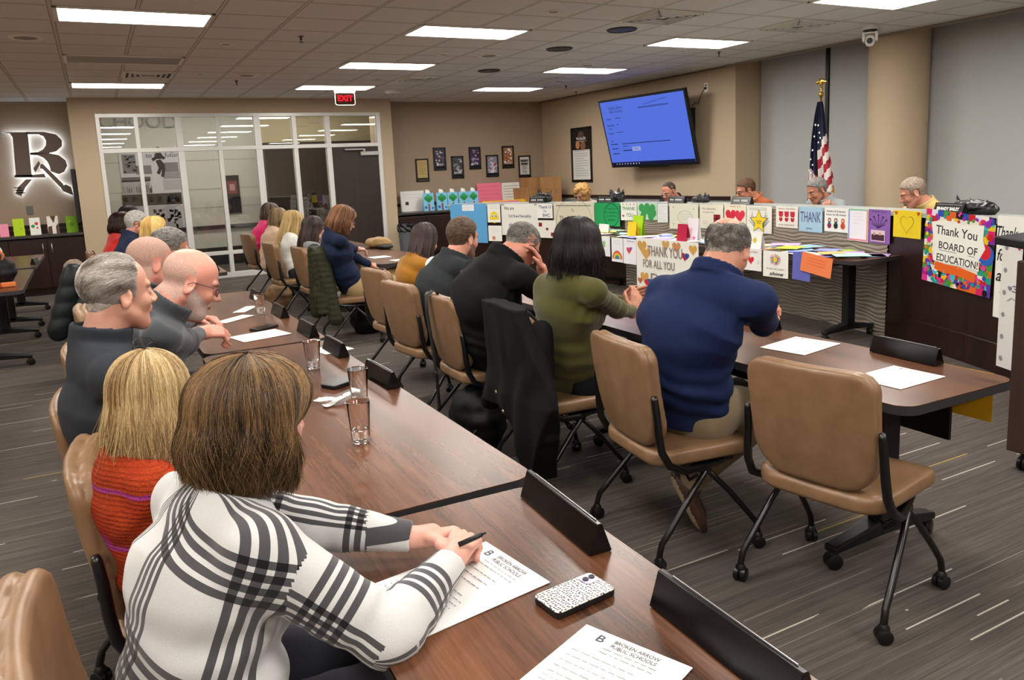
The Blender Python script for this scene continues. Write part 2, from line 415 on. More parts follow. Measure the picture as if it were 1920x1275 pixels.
M_door = wood('dark_door_veneer', '231a17', '33261f', rough=.4, axis='Z')
m = MB(); m.box(da+.004, db-.004, GYW-.03, GYW+.015, .01, tz0); m.build('door_leaf', M_door, door, bevel=.003)
m = MB(); m.box(da+.52, da+.86, GYW-.09, GYW-.03, tz0-.16, tz0-.09); m.build('door_closer', plain('closer_grey', 'b8b6b2', .35, .5), door, bevel=.006)
m = MB(); m.box(da+.22, da+.6, GYW-.11, GYW-.085, tz0-.06, tz0-.035); m.box(da+.56, da+.60, GYW-.11, GYW-.05, tz0-.09, tz0-.04); m.build('closer_arm', M_steel, door, bevel=.004)
m = MB(); m.tube([(da+.07, GYW-.09, .98), (da+.2, GYW-.09, .98)], .011, 10); m.tube([(da+.075, GYW-.03, .98), (da+.075, GYW-.09, .98)], .011, 10); m.build('door_handle', M_steel, door, True)
# corridor
CY = 16.4
m = MB(); m.box(-.6, 3.05, CY, CY+.1, 0, 3.1); struct(m.build('wall_corridor', plain('corridor_paint', 'c4c1b8', .7)))
m = MB(); m.box(3.05, 6.6, CY-.5, CY+.1, 0, 2.35); struct(m.build('wall_corridor_dark', M_door))
m = MB(); m.box(3.05, 6.6, CY-.3, CY+.1, 2.35, 3.1); m.box(5.3, 5.4, 14.7, CY, 0, 3.1); m.box(-.7, -.6, 14.7, CY+.1, 0, 3.1); struct(m.build('wall_corridor_end', plain('corridor_beige', 'a99c7c', .7)))
m = MB(); m.box(-.7, 6.6, 14.15, CY+.1, 3.05, 3.1); struct(m.build('ceiling_corridor', M_ceil))
m = MB()
for z in (1.14, 1.5, 2.06): m.box(-.6, 3.05, CY-.004, CY, z, z+.012)
struct(m.build('trim_6', plain('panel_joint', '9b978b', .7)))
m = MB(); m.box(.9, 3.05, CY-.03, CY, .0, .35); m.box(.9, 3.05, CY-.05, CY, .72, .79); struct(m.build('baseboard_corridor', plain('corridor_base', '1f1b19', .5)))
m = MB(); m.box(.2, 4.6, 14.9, 15.1, 2.99, 3.03); o = m.build('corridor_fill_light', emit('corridor_fill', 'fff8ee', 21)); tag(o, 'added unseen light brightening the corridor behind the glazed wall', 'light')  # glowing slab added out of view to brighten the corridor
# history banner on the corridor wall
M_ink = plain('print_black', '1b1b1d', .6); M_mid = plain('print_grey', '77757a', .6); M_lt = plain('print_light', 'aba8ad', .6)
def flatrect(m, x0, x1, z0, z1, y, mi=0): m.quad((x0, y, z0), (x1, y, z0), (x1, y, z1), (x0, y, z1), mi)
def onwall(px, py, Y=CY): p = aty(px, py, Y); return p[0], p[2]
bt = thing('history_banner', 'large grey photo timeline banner seen through the left panes of the glazed wall', 'poster', (0, CY, 0))
x0, z1 = onwall(221, 283); x1, _z = onwall(345, 283); z0 = .75
m = MB(); m.box(x0, x1, -.02, -.004, z0, z1+.05); m.build('banner_sheet', plain('banner_paper', 'c9c4cb', .6), bt)
m = MB(); rr = random.Random(3)
def pic(px0, py0, px1, py1, mi=1):
    a, d = onwall(px0, py0); b, c = onwall(px1, py1); flatrect(m, a, b, c, d, -.022, mi)
pic(227, 290, 257, 325, 1); pic(254, 311, 285, 326, 1); pic(305, 305, 335, 322, 1); pic(228, 340, 284, 363, 2); pic(305, 337, 340, 355, 2); pic(228, 366, 342, 382, 0); pic(278, 387, 343, 425, 2); pic(228, 388, 270, 402, 2)
for k in range(7): pic(231+k*16, 369, 240+k*16, 379, 2)
for k in range(34):
    a = rr.uniform(229, 284); b = rr.uniform(341, 354); pic(a, b, a+rr.uniform(1.5, 3), 362, 0)
for k in range(26):
    a = rr.uniform(286, 336); b = rr.uniform(391, 420); pic(a, b, a+rr.uniform(3, 8), b+rr.uniform(2, 7), 0)
for k in range(18):
    a = rr.uniform(229, 250); b = rr.uniform(291, 322); pic(a, b, a+rr.uniform(3, 7), b+rr.uniform(1, 3), rr.choice((0, 2)))
for y in range(333, 340, 2): pic(228, y, 282, y+.7, 1)
for y in range(324, 336, 3): pic(306, y, 338, y+.9, 1)
m.build('banner_photographs', [M_ink, M_mid, M_lt], bt)
# running figure of the banner
m = MB(); fx, fz_ = onwall(298, 300)
for a, b, r in (((0, .13), (0, .02), .055), ((-.02, 0), (.02, -.13), .045), ((.02, -.13), (-.04, -.26), .03), ((.0, -.02), (.07, -.14), .04), ((.07, -.14), (.03, -.32), .028), ((0, .08), (-.12, .0), .028), ((.02, .09), (.1, .02), .028)):
    m.tube([(fx+a[0], -.021, fz_+a[1]), (fx+b[0], -.021, fz_+b[1])], r, 8)
m.lathe([(0.001, -.05), (.05, -.02), (.05, .02), (.001, .05)], 10, 0, (fx, -.021, fz_+.2))
o = m.build('banner_figure', M_ink, bt); o.scale = (1, .04, 1); o.location = (0, -.0215, 0)
def text_obj(name, s, mat, size, loc, rot, parent=None, width=None, depth=0, shear=0, spacing=1, bold=0):
    v, f = text_mesh(s, size, width, shear, spacing, bold)
    o = mesh(name, v, f, mat, parent, loc=loc, rot=rot)
    if depth:
        md = o.modifiers.new('s', 'SOLIDIFY'); md.thickness = depth; md.offset = 0
    return o
tx, tz = onwall(306, 286); text_obj('banner_title', 'looking\nto the future', M_ink, .17, (tx, -.023, tz), (R(90), 0, 0), bt, .62)
sx, sz = onwall(253, 224); ltr = text_obj('wall_lettering', 'SCHOOLS', plain('letters_grey', '8d9092', .5), .34, (sx, CY-.03, sz-.05), (R(90), 0, 0), None, 1.55, .03)
tag(ltr, 'raised grey SCHOOLS lettering on the corridor wall behind the top panes', 'sign')
bx, bz = onwall(436, 363); bb = thing('notice_board', 'tall black notice board with red sheet seen through the fourth glass pane', 'notice board', (bx, CY-.02, bz))
m = MB(); m.box(-.14, .14, -.015, .018, -.38, .36); m.build('board', M_black, bb, bevel=.005)
m = MB(); m.box(-.09, .09, -.02, -.016, .0, .25); m.box(-.05, .05, -.022, -.02, .06, .19, 1); m.build('red_sheet', [plain('dull_red', '7a3036', .6), plain('dull_pink', 'b08a85', .6)], bb)
# ------------------------------------------------------------------ EXIT sign
ex = thing('exit_sign', 'clear red-lettered EXIT sign hanging below the ceiling over the glazed wall', 'sign', tuple(atz(640, 172, CEIL)+np.array([-.05, -.35, 0])))
exx = 0
m = MB(); m.box(-.17, .17, -.025, .025, -.055, 0); m.build('housing', M_white, ex, bevel=.008)
m = MB(); m.prism(rrect(.32, .19, .03, 5, 0, -.15), -.004, .004, 0, Matrix.Rotation(R(90), 4, 'X')); m.build('sign_panel', pane_mat('acrylic', .5, 'd8c8c4'), ex)
m = MB(); m.tube([(x, 0, z) for x, z in rrect(.32, .19, .03, 5, 0, -.15)], .005, 6, closed=True); m.build('panel_edge', plain('frosted_edge', 'f0e4e2', .4), ex)
m = text_obj('letters', 'EXIT', emit('exit_red', 'ff1a2c', 1.6), .17, (0, -.008, -.145), (R(90), 0, 0), ex, .25, .003, bold=.006)
# ------------------------------------------------------------------ ceiling fixtures
M_lamp = emit('troffer_diffuser', 'fffaf2', LIGHT_POWER); M_off = plain('unlit_diffuser', '8f857c', .5)
def cell(c, r): return GX+TS*c, GY+TS*r
def troffer(c, r, lab, on=True):
    x, y = cell(c, r); t = thing('ceiling_light', lab, 'ceiling light', (x+TS, y+TS/2, CEIL), 0, 'ceiling troffers')
    m = MB(); a, b = TS-.012, TS/2-.012
    for q in ((-a, a, -b, -b+.035), (-a, a, b-.035, b), (-a, -a+.035, -b, b), (a-.035, a, -b, b)): m.box(*q, -.012, .003)
    m.build('light_frame', M_white, t, bevel=.003)
    m = MB(); m.box(-a+.035, a-.035, -b+.035, b-.035, -.006, -.001); m.build('diffuser', M_lamp if on else M_off, t)
near = [(0, 0, 'lit ceiling light at the top left corner of the picture'), (0, 8, 'lit ceiling light nearest the left end of the glazed wall, beyond the square vent'),
 (5, 0, 'largest lit ceiling light of the middle row'), (5, 4, 'second lit ceiling light of the middle row'), (5, 8, 'lit ceiling light just before the EXIT sign'),
 (10, 0, 'lit ceiling light between the round black speaker and the wall screen'), (10, 4, 'lit ceiling light above and left of the wall screen'), (10, 8, 'farthest lit ceiling light, above the framed posters'),
 (10, -4, 'lit ceiling light cut by the top edge near the dome camera')]
for c, r, l in near: troffer(c, r, l)
troffer(0, 4, 'unlit ceiling light between the two lit ones at top left', False)
for c in (-5, 0, 5, 10):
    for r in ((-4, -8, -12, -16) if c != 10 else (-8, -12, -16)): troffer(c, r, 'lit ceiling light above the frame, %s row back, %s' % ({-4: 'first', -8: 'second', -12: 'third', -16: 'fourth'}[r], {-5: 'far left', 0: 'left', 5: 'middle', 10: 'right'}[c]))
for r in (0, 8): troffer(-5, r, 'lit ceiling light left of the frame, '+('near' if r == 0 else 'far')+' one')
def vent(c, r, lab):
    x, y = cell(c, r); t = thing('air_vent', lab, 'vent', (x+TS/2, y+TS/2, CEIL-.004), 0, 'ceiling vents')
    m = MB(); m.box(-.3, .3, -.3, .3, -.006, .003); m.build('vent_plate', M_white, t, bevel=.003)
    def sq(m, s, w_, z0, z1):
        for q in ((-s, s, -s, -s+w_), (-s, s, s-w_, s), (-s, -s+w_, -s, s), (s-w_, s, -s, s)): m.box(*q, z0, z1)
    m = MB()
    for s in (.262, .202, .142, .082): sq(m, s, .036, -.0075, -.006)
    m.build('vent_slots', plain('vent_dark', '3c3834', .8), t)
    for s in (.275, .214, .153, .092): m = MB(); sq(m, s, .016, -.02, -.006); m.build('vent_louvre', M_white, t, bevel=.002)
vent(8, -2, 'square ceiling vent, large, above the round black speakers'); vent(11, -2, 'square ceiling vent nearest the dome camera'); vent(1, 6, 'square ceiling vent beside the unlit light')
vent(7, 6, 'small square vent beside the smoke detector in the middle'); vent(11, 6, 'square vent beyond the light by the wall screen')
def disc(px, py, r, lab, mat, name='ceiling_speaker', cat='speaker', grp='ceiling speakers'):
    p = atz(px, py, CEIL); t = thing(name, lab, cat, (p[0], p[1], CEIL), 0, grp)
    m = MB(); m.lathe([(r, 0), (r, -.008), (r*.93, -.014), (r*.9, -.008)], 32); m.build('speaker_ring', M_white if mat is not M_black else M_black, t, True, auto=40)
    m = MB(); m.lathe([(r*.9, -.006), (r*.5, -.009), (.0001, -.01)], 32); m.build('grille', mat, t, True)
M_gr = plain('speaker_grille', '8d847b', .7)
disc(48, 70, .15, 'round grey ceiling speaker at the far left', M_gr); disc(463, 141, .15, 'round grey ceiling speaker above the glazed wall', M_gr)
disc(1166, 55, .16, 'round black ceiling speaker, nearest', M_black, grp='black ceiling speakers'); disc(1049, 91, .16, 'round black ceiling speaker, middle one', M_black, grp='black ceiling speakers'); disc(917, 132, .16, 'round black ceiling speaker, farthest', M_black, grp='black ceiling speakers')
disc(917, 104, .15, 'round grey ceiling speaker above the farthest black one', M_gr); disc(1101, 122, .12, 'small round grey ceiling speaker by the right-hand lights', M_gr)
for px, py, l in ((424, 82, 'top left'), (1038, 21, 'beside the largest vent'), (1280, 95, 'under the light nearest the screen'), (1502, 45, 'left of the dome camera'), (375, 138, 'above the left panes'), (829, 101, 'centre'), (1096, 154, 'above the framed posters'), (707, 148, 'over the exit')):
    disc(px, py, .07, 'small flush cover plate in the ceiling, '+l, M_gr, 'ceiling_cover', 'cover plate', 'ceiling cover plates')
def sprinkler(px, py, l):
    p = atz(px, py, CEIL); t = thing('sprinkler_head', 'small pendent sprinkler head in the ceiling, '+l, 'sprinkler', (p[0], p[1], CEIL), 0, 'sprinkler heads')
    m = MB(); m.lathe([(.03, 0), (.03, -.004), (.01, -.006), (.01, -.035), (.004, -.04), (.004, -.055), (.024, -.057), (.024, -.06)], 12); m.build('sprinkler_body', plain('sprinkler_bronze', '3a3531', .4, .6), t, True, auto=40)
for px, py, l in ((564, 68, 'nearest, left of centre'), (443, 151, 'before the glazed wall'), (1348, 97, 'by the screen'), (1061, 160, 'near the framed posters'), (1080, 172, 'by the right wall')): sprinkler(px, py, l)
p = atz(729, 172, CEIL); sd = thing('smoke_detector', 'white smoke detector on the ceiling just right of the EXIT sign', 'smoke detector', (p[0], p[1]-.2, CEIL))
m = MB(); m.lathe([(.13, 0), (.13, -.03), (.11, -.05), (.0001, -.055)], 24); m.build('detector_body', M_white, sd, True, auto=40); m = MB(); m.lathe([(.02, -.054), (.015, -.075), (.0001, -.077)], 12); m.build('detector_lens', M_gr, sd, True)
p = atz(806, 142, CEIL); sd = thing('strobe_alarm', 'small white strobe on the ceiling right of the middle vent', 'alarm', (p[0], p[1], CEIL))
m = MB(); m.box(-.07, .07, -.05, .05, -.03, 0); m.build('strobe_base', M_white, sd, bevel=.01); m = MB(); m.lathe([(.03, -.03), (.02, -.055), (.0001, -.06)], 12); m.build('strobe_lens', M_steel, sd, True)
# dome camera
p = atz(1632, 48, CEIL); dc = thing('ceiling_camera', 'white pan-tilt camera hanging from the ceiling before the round column', 'camera', (p[0], p[1], CEIL), R(215))
m = MB(); m.lathe([(.085, 0), (.085, -.03), (.075, -.045)], 28); m.build('mount', M_white, dc, True, auto=40)
m = MB(); m.lathe([(.074, -.045), (.074, -.075)], 28); m.build('dark_band', M_black, dc, True, auto=40)
m = MB(); m.box(-.06, .06, -.078, -.052, -.17, -.07); m.box(-.06, .06, .052, .078, -.17, -.07); m.lathe([(.075, -.07), (.078, -.09)], 24); m.build('yoke', M_white, dc, bevel=.01)
m = MB(); m.lathe([(.0001, -.225), (.035, -.215), (.052, -.18), (.052, -.13), (.04, -.105), (.0001, -.1)], 24); m.build('camera_head', M_white, dc, True)
m = MB(); m.lathe([(.03, 0), (.03, .02), (.02, .022), (.0001, .015)], 20); m.build('lens', M_black, dc, True, loc=(.045, 0, -.165), rot=(0, R(95), 0))
# ================================================================== TABLES
M_top = wood('walnut_laminate', '2b160c', '7a4e34', rough=.27, axis='Y', scale=(1, 1, 1), spec=.48)
M_edge = plain('charcoal_edge', '2c2b2d', .5); M_leg = plain('graphite_leg', '1c1c1e', .35, .3)
M_rub = plain('caster_black', '0e0e10', .38)
def caster_mb(m, x, y, z=0, r=.028, a=0):
    c, s = math.cos(a), math.sin(a)
    for k in (-1, 1):
        ax = Vector((-s, c, 0)); p = Vector((x, y, z+r))+ax*k*.013
        m.tube([p-ax*.010, p-ax*.008, p+ax*.008, p+ax*.010], [r*.86, r, r, r*.86], 16)
    m.tube([(x, y, z+r), (x, y, z+r*2.1), (x, y, z+r*2.6)], [.018, .02, .012], 10)
def make_table(name, label, loc, L=2.28, W=.64, rz=0, H=.74, group='flip-top tables', mod=False):
    t = thing(name, label, 'table', (loc[0], loc[1], 0), rz, group)
    m = MB(); m.prism(rrect(W-.006, L-.006, .07, 8), H-.026, H); m.build('tabletop', M_top, t)
    m = MB(); n = rrect(W, L, .073, 8); k = len(n)
    v = [(x, y, z) for z in (H-.034, H-.0015) for x, y in n]+[(x*.985, y*.996, H-.034) for x, y in n]
    m.add(v, [(i, (i+1) % k, k+(i+1) % k, k+i) for i in range(k)]+[(2*k+i, 2*k+(i+1) % k, (i+1) % k, i) for i in range(k)]+[tuple(range(3*k-1, 2*k-1, -1))]); m.build('edge_band', M_edge, t)
    for sy in (-1, 1):
        y = sy*(L/2-.32); m = MB(); m.box(-.05, .05, y-.035, y+.035, .1, H-.035); m.box(-.2, .2, y-.03, y+.03, H-.075, H-.034); o = m.build('column', M_leg, t, bevel=.01)
        m = MB(); b = W*.47
        for sx in (-1, 1):
            m.add([(sx*.04, y-.035, .085), (sx*.04, y+.035, .085), (sx*b, y-.03, .07), (sx*b, y+.03, .07), (sx*.04, y-.035, .145), (sx*.04, y+.035, .145), (sx*b, y-.03, .1), (sx*b, y+.03, .1)], [(0, 1, 3, 2), (4, 6, 7, 5), (0, 4, 5, 1), (2, 3, 7, 6), (0, 2, 6, 4), (1, 5, 7, 3)])
        m.box(-.045, .045, y-.035, y+.035, .085, .145); m.build('foot', M_leg, t, bevel=.008)
        for sx in (-1, 1):
            m = MB(); caster_mb(m, sx*(b-.02), y, 0, .032, .4*sx); m.build('caster', M_rub, t, auto=40)
    if mod:
        m = MB(); m.box(W/2-.1, W/2-.085, -L/2+.2, L/2-.2, H-.28, H-.036); m.build('modesty_panel', M_black, t)
    return t
make_table('training_table', 'nearest walnut table, with the spotted phone and the printed agenda', (.66, .66), 2.28, .62, R(-1.5))
make_table('training_table', 'walnut table with the clear cups, behind the nearest table', (.705, 2.985), 2.30, .64)
make_table('training_table', 'walnut table where the bald man with glasses writes', (.715, 5.31), 2.30, .64, R(.4))
make_table('training_table', 'walnut table of the left row beyond the gap', (.76, 9.15), 2.28, .64)
make_table('training_table', 'farthest walnut table of the left row, by the glazed wall', (.78, 11.5), 2.28, .64)
make_table('training_table', 'walnut table on the right with two agendas and an empty chair', (2.69, 2.77), 2.30, .64, R(-1), mod=True)
make_table('training_table', 'walnut table before the people in olive, black and grey vest', (2.72, 5.1), 2.30, .64, 0, mod=True)
make_table('training_table', 'walnut table where the woman in navy writes', (2.73, 8.5), 2.28, .66, 0)
make_table('training_table', 'farthest walnut table of the right row, by the brown door', (2.73, 10.85), 2.28, .66, 0)
make_table('training_table', 'walnut table at the left edge holding the orange and black bags', (-1.0, 9.2), 2.2, .66, R(1))
make_table('training_table', 'far left walnut table beside the dark cabinet', (-1.02, 11.55), 2.1, .66)
make_table('training_table', 'table outside the left edge, only its foot in view', (-1.3, 5.9), 2.28, .64)
make_table('training_table', 'walnut table covered in cards before the dais, nearest', (5.76, 5.38), 2.28, .64, R(-1.5), group='card tables before the dais')
make_table('training_table', 'walnut table covered in cards before the dais, farther', (5.83, 7.7), 2.28, .64, R(-2), group='card tables before the dais')

# ================================================================== CHAIRS
M_vinyl = NT('tan_vinyl'); _n = M_vinyl.noise(M_vinyl.coord(), 14, 4); _n2 = M_vinyl.noise(M_vinyl.coord(), 500, 2)
M_vinyl.bump(M_vinyl.math('ADD', _n, M_vinyl.math('MULTIPLY', _n2, .15)), .22, .008)
M_vinyl = M_vinyl.set(M_vinyl.ramp(_n, [(.3, lin('7d5f44')), (.7, lin('8d6d50'))]), .36, 0, .5)
M_pipe = plain('seam_dark', '4b3624', .5)
def sd_pad(p, c, half, rt, rb, th):          # p: N,3 (thickness axis x); outline in y,z with radii
    y = np.abs(p[:, 1]-c[1]); z = p[:, 2]-c[2]
    r = np.where(z > 0, rt, rb); qy = y-(half[0]-r); qz = np.abs(z)-(half[1]-r)
    d2 = np.minimum(np.maximum(qy, qz), 0)+np.sqrt(np.maximum(qy, 0)**2+np.maximum(qz, 0)**2)-r
    dx = np.abs(p[:, 0]-c[0])-th; rr = min(th*.95, .022)
    a, b = d2+rr, dx+rr
    return np.minimum(np.maximum(a, b), 0)+np.sqrt(np.maximum(a, 0)**2+np.maximum(b, 0)**2)-rr
def back_field(p):
    q = p.copy(); z = q[:, 2]
    q[:, 0] = q[:, 0]+.245+(z-.68)*.17-.45*q[:, 1]**2-.25*(z-.7)**2
    taper = 1+(z-.9)*-.12; q[:, 1] = q[:, 1]*taper
    pl = .0012*np.sin(q[:, 1]*240)*np.exp(-((np.abs(q[:, 1])-.2)/.022)**2)*np.exp(-((z-.88)/.035)**2)
    a = sd_pad(q, (.017, 0, .69), (.235, .215), .07, .13, .021); b = sd_pad(q, (-.020, 0, .69), (.238, .218), .072, .13, .019)
    puff = .006*np.clip(1-(q[:, 1]/.2)**2, 0, 1)*np.clip(1-((z-.69)/.2)**2, 0, 1)
    return np.minimum(a-puff-pl, b-puff*.5)
def seat_field(p):
    q = p[:, [2, 1, 0]].copy()                # thickness along z
    q[:, 0] += .9*(np.maximum(q[:, 2]-.12, 0))**2-.15*q[:, 1]**2*0+.25*(q[:, 1]**2)*-.4
    d = sd_pad(q, (.435, 0, .0), (.245, .235), .07, .1, .033)
    return d-.008*np.clip(1-(q[:, 1]/.22)**2, 0, 1)*np.clip(1-(q[:, 2]/.22)**2, 0, 1)
_bv, _bq = snets(back_field, (-.42, -.27, .44), (-.1, .27, .94), .0085)
_sv, _sq = snets(seat_field, (-.28, -.27, .36), (.28, .27, .52), .0095)
def make_chair(name='nesting_chair'):
    t = thing(name, 'x', 'chair', (0, 0, 0), 0)
    mesh('seat', _sv, _sq, M_vinyl, t, True); mesh('backrest', _bv, _bq, M_vinyl, t, True)
    for s in (-1, 1):
        m = MB(); m.tube([(.10, s*.2, .385), (-.02, s*.235, .385), (-.12, s*.262, .395), (-.19, s*.266, .43), (-.222, s*.262, .49), (-.232, s*.258, .56), (-.236, s*.252, .64), (-.243, s*.249, .70), (-.245, s*.248, .715)], [.013, .014, .015, .016, .016, .016, .015, .014, .010], 10)
        m.build('back_frame', M_blackm, t, True)
        m = MB(); m.tube([(.03, s*.2, .37), (-.01, s*.235, .36), (-.08, s*.25, .29), (-.19, s*.268, .165), (-.235, s*.274, .115), (-.248, s*.276, .07), (-.248, s*.276, .05)], .0125, 10); m.build('leg', M_blackm, t, True)
        m = MB(); m.tube([(-.03, s*.2, .37), (.02, s*.225, .355), (.1, s*.24, .27), (.18, s*.252, .17), (.222, s*.258, .115), (.232, s*.26, .07), (.232, s*.26, .05)], .0125, 10); m.build('leg', M_blackm, t, True)
        for x, y in ((-.248, s*.276), (.232, s*.26)):
            m = MB(); caster_mb(m, x, y, 0, .026, s*.5+x); m.build('caster', M_rub, t, auto=40)
    m = MB(); m.tube([(0, -.24, .375), (0, .24, .375)], .022, 12); m.box(-.05, .16, -.19, .19, .375, .398); m.build('seat_pan', M_blackm, t)
    m = MB(); m.tube([(.03, -.1, .37), (-.03, -.13, .32), (-.04, -.17, .31), (-.02, -.2, .34)], .006, 8); m.build('release_loop', M_blackm, t, True)
    return t
chair0 = make_chair(); _used = []
def chair(x, y, deg, label, group=None):
    c = copy_tree(chair0) if _used else chair0
    _used.append(1); c.location = (x, y, 0); c.rotation_euler = (0, 0, R(deg)); c['label'] = label
    c['group'] = group or 'tan nesting chairs'
    return c
chair(.06, 1.45, 0, 'tan chair of the woman in the plaid sweater, bottom left corner')
chair(.16, 2.3, -3, 'tan chair behind the blonde girl in the orange knit')
chair(.10, 2.97, -2, 'tan chair behind the man with swept grey hair')
chair(.10, 3.93, 0, 'tan chair behind the bald man with glasses')
chair(.12, 5.3, 0, 'tan chair with back showing left of the grey-haired head, before the puffer coat')
chair(2.33, 1.85, 11, 'empty tan chair nearest on the right')
chair(2.09, 2.52, -8, 'tan chair under the man in the navy pullover')
chair(2.02, 3.36, -4, 'tan chair draped with the long black coat')
chair(1.97, 4.12, -2, 'tan chair with a black bag strap over its back')
chair(1.96, 4.88, 6, 'tan chair of the man in the grey vest')
chair(2.08, 5.72, 6, 'tan chair of the woman in mustard')
chair(2.12, 7.45, -6, 'tan chair draped with the olive quilted coat')
chair(2.1, 8.3, 4, 'tan chair of the woman in the grey jacket')
chair(1.98, 9.25, 5, 'tan chair of the woman in white')
chair(2.05, 11.2, 8, 'tan chair of the women in beige and pink, nearest the glass')
chair(.2, 7.3, 0, 'tan chair under the black puffer coat'); chair(.25, 8.2, 0, 'tan chair of the blonde woman in the left row')
chair(.2, 9.2, 0, 'tan chair of the grey-haired man in glasses'); chair(.15, 10.1, 0, 'tan chair of the woman in red')

# ================================================================== DAIS
def apt(a, r=DR, z=0): return (DC[0]+r*math.cos(a), DC[1]+r*math.sin(a), z)
def aof(px, py, r=DR): p = atc(px, py, r); return math.atan2(p[1]-DC[1], p[0]-DC[0]), p[2]
A0 = aof(848, 420)[0]; A1 = aof(1174, 470)[0]; A2 = aof(1664, 520)[0]; A3 = R(-44)
DT = 1.075
dais = thing('dais_desk', 'long curved dais of dark veneer with a wavy textured middle, hung with cards', 'desk', (DC[0]+DR, DC[1], 0)); DO = np.array([DC[0]+DR, DC[1], 0])
def arcgrid(a0, a1, r, z0, z1, na, nz, fn=None):
    v = []; 
    for i in range(na+1):
        a = a0+(a1-a0)*i/na
        for j in range(nz+1):
            z = z0+(z1-z0)*j/nz; rr = r+(fn(a, z) if fn else 0); p = apt(a, rr, z); v.append((p[0]-DO[0], p[1]-DO[1], p[2]))
    f = [(i*(nz+1)+j, (i+1)*(nz+1)+j, (i+1)*(nz+1)+j+1, i*(nz+1)+j+1) for i in range(na) for j in range(nz)]
    return v, f
def arcbox(m, a0, a1, r0, r1, z0, z1, n=40, mi=0):
    prof = [(r0, z0), (r1, z0), (r1, z1), (r0, z1)]; v = []
    for i in range(n+1):
        a = a0+(a1-a0)*i/n
        for r, z in prof: p = apt(a, r, z); v.append((p[0]-DO[0], p[1]-DO[1], p[2]))
    f = [(i*4+k, (i+1)*4+k, (i+1)*4+(k+1) % 4, i*4+(k+1) % 4) for i in range(n) for k in range(4)]+[(0, 1, 2, 3), (n*4+3, n*4+2, n*4+1, n*4)]
    m.add(v, f, mi)
for nm, a, b in (('dark_panel', A0, A1), ('dark_panel', A2, A3)):
    m = MB(); arcbox(m, a, b, DR, DR+.05, 0.12, DT-.0, 30); m.build(nm, M_dark, dais, auto=40)
m = MB(); arcbox(m, A0, A3, DR+.01, DR+.05, 0, .12, 60); m.build('plinth', M_dark, dais, auto=40)
m = MB(); arcbox(m, A2, A3, DR-.012, DR+.02, .0, .22, 24); m.build('kick_board', M_dark, dais, bevel=.004)
def wav(a, z):
    s = a*DR; ph = z/.034*2*math.pi+2.6*math.sin(s*5.1+z*9)+1.7*math.sin(s*11.7-z*23+1)+.8*math.sin(s*27)
    return -.013*(abs(math.sin(ph/2))**.8)
v, f = arcgrid(A1, A2, DR, 0.0, DT-.0, 340, 200, wav)
mesh('wave_panel', v, f, plain('taupe_wave_board', '93887b', .42, spec=.6), dais, True)
m = MB(); arcbox(m, A1, A2, DR+.004, DR+.05, 0, DT-.03, 40); m.build('panel_backing', M_black, dais, auto=40)
m = MB(); arcbox(m, A0+.006, A3, DR-.02, DR+.32, DT, DT+.035, 80); m.build('ledge', plain('grey_ledge', 'b4b9b6', .25, .1, .6), dais, auto=40)
m = MB(); arcbox(m, A0, A3, DR+.3, DR+.9, .72, .76, 60); m.build('desk_surface', M_dark, dais, auto=40)
def paper(name, label, cat, M, w, h, col, items=(), group=None, curl=0, rough=.65, th=.0012, loc_parent=None):
    n = 6; v = []
    for s in (1, 0):
        for i in range(n+1):
            for j in range(n+1):
                x = w*(i/n-.5); y = h*(j/n-.5); v.append((x, y, curl*(abs(y/h-.5) if curl > 0 else abs(x/w-.5))**2*abs(curl)/max(1e-6, abs(curl))*(1)+(th if s else 0)))
    N = (n+1)**2; f = [(i*(n+1)+j, (i+1)*(n+1)+j, (i+1)*(n+1)+j+1, i*(n+1)+j+1) for i in range(n) for j in range(n)]
    f += [tuple(N+q for q in reversed(t)) for t in f[:n*n]]
    o = mesh(name, v, f, plain('paper_'+col, col, rough, spec=.25), None, True); o.matrix_world = M; tag(o, label, cat, group)
    fill(o, w, h, items, .0018 if not curl else .0022)
    return o
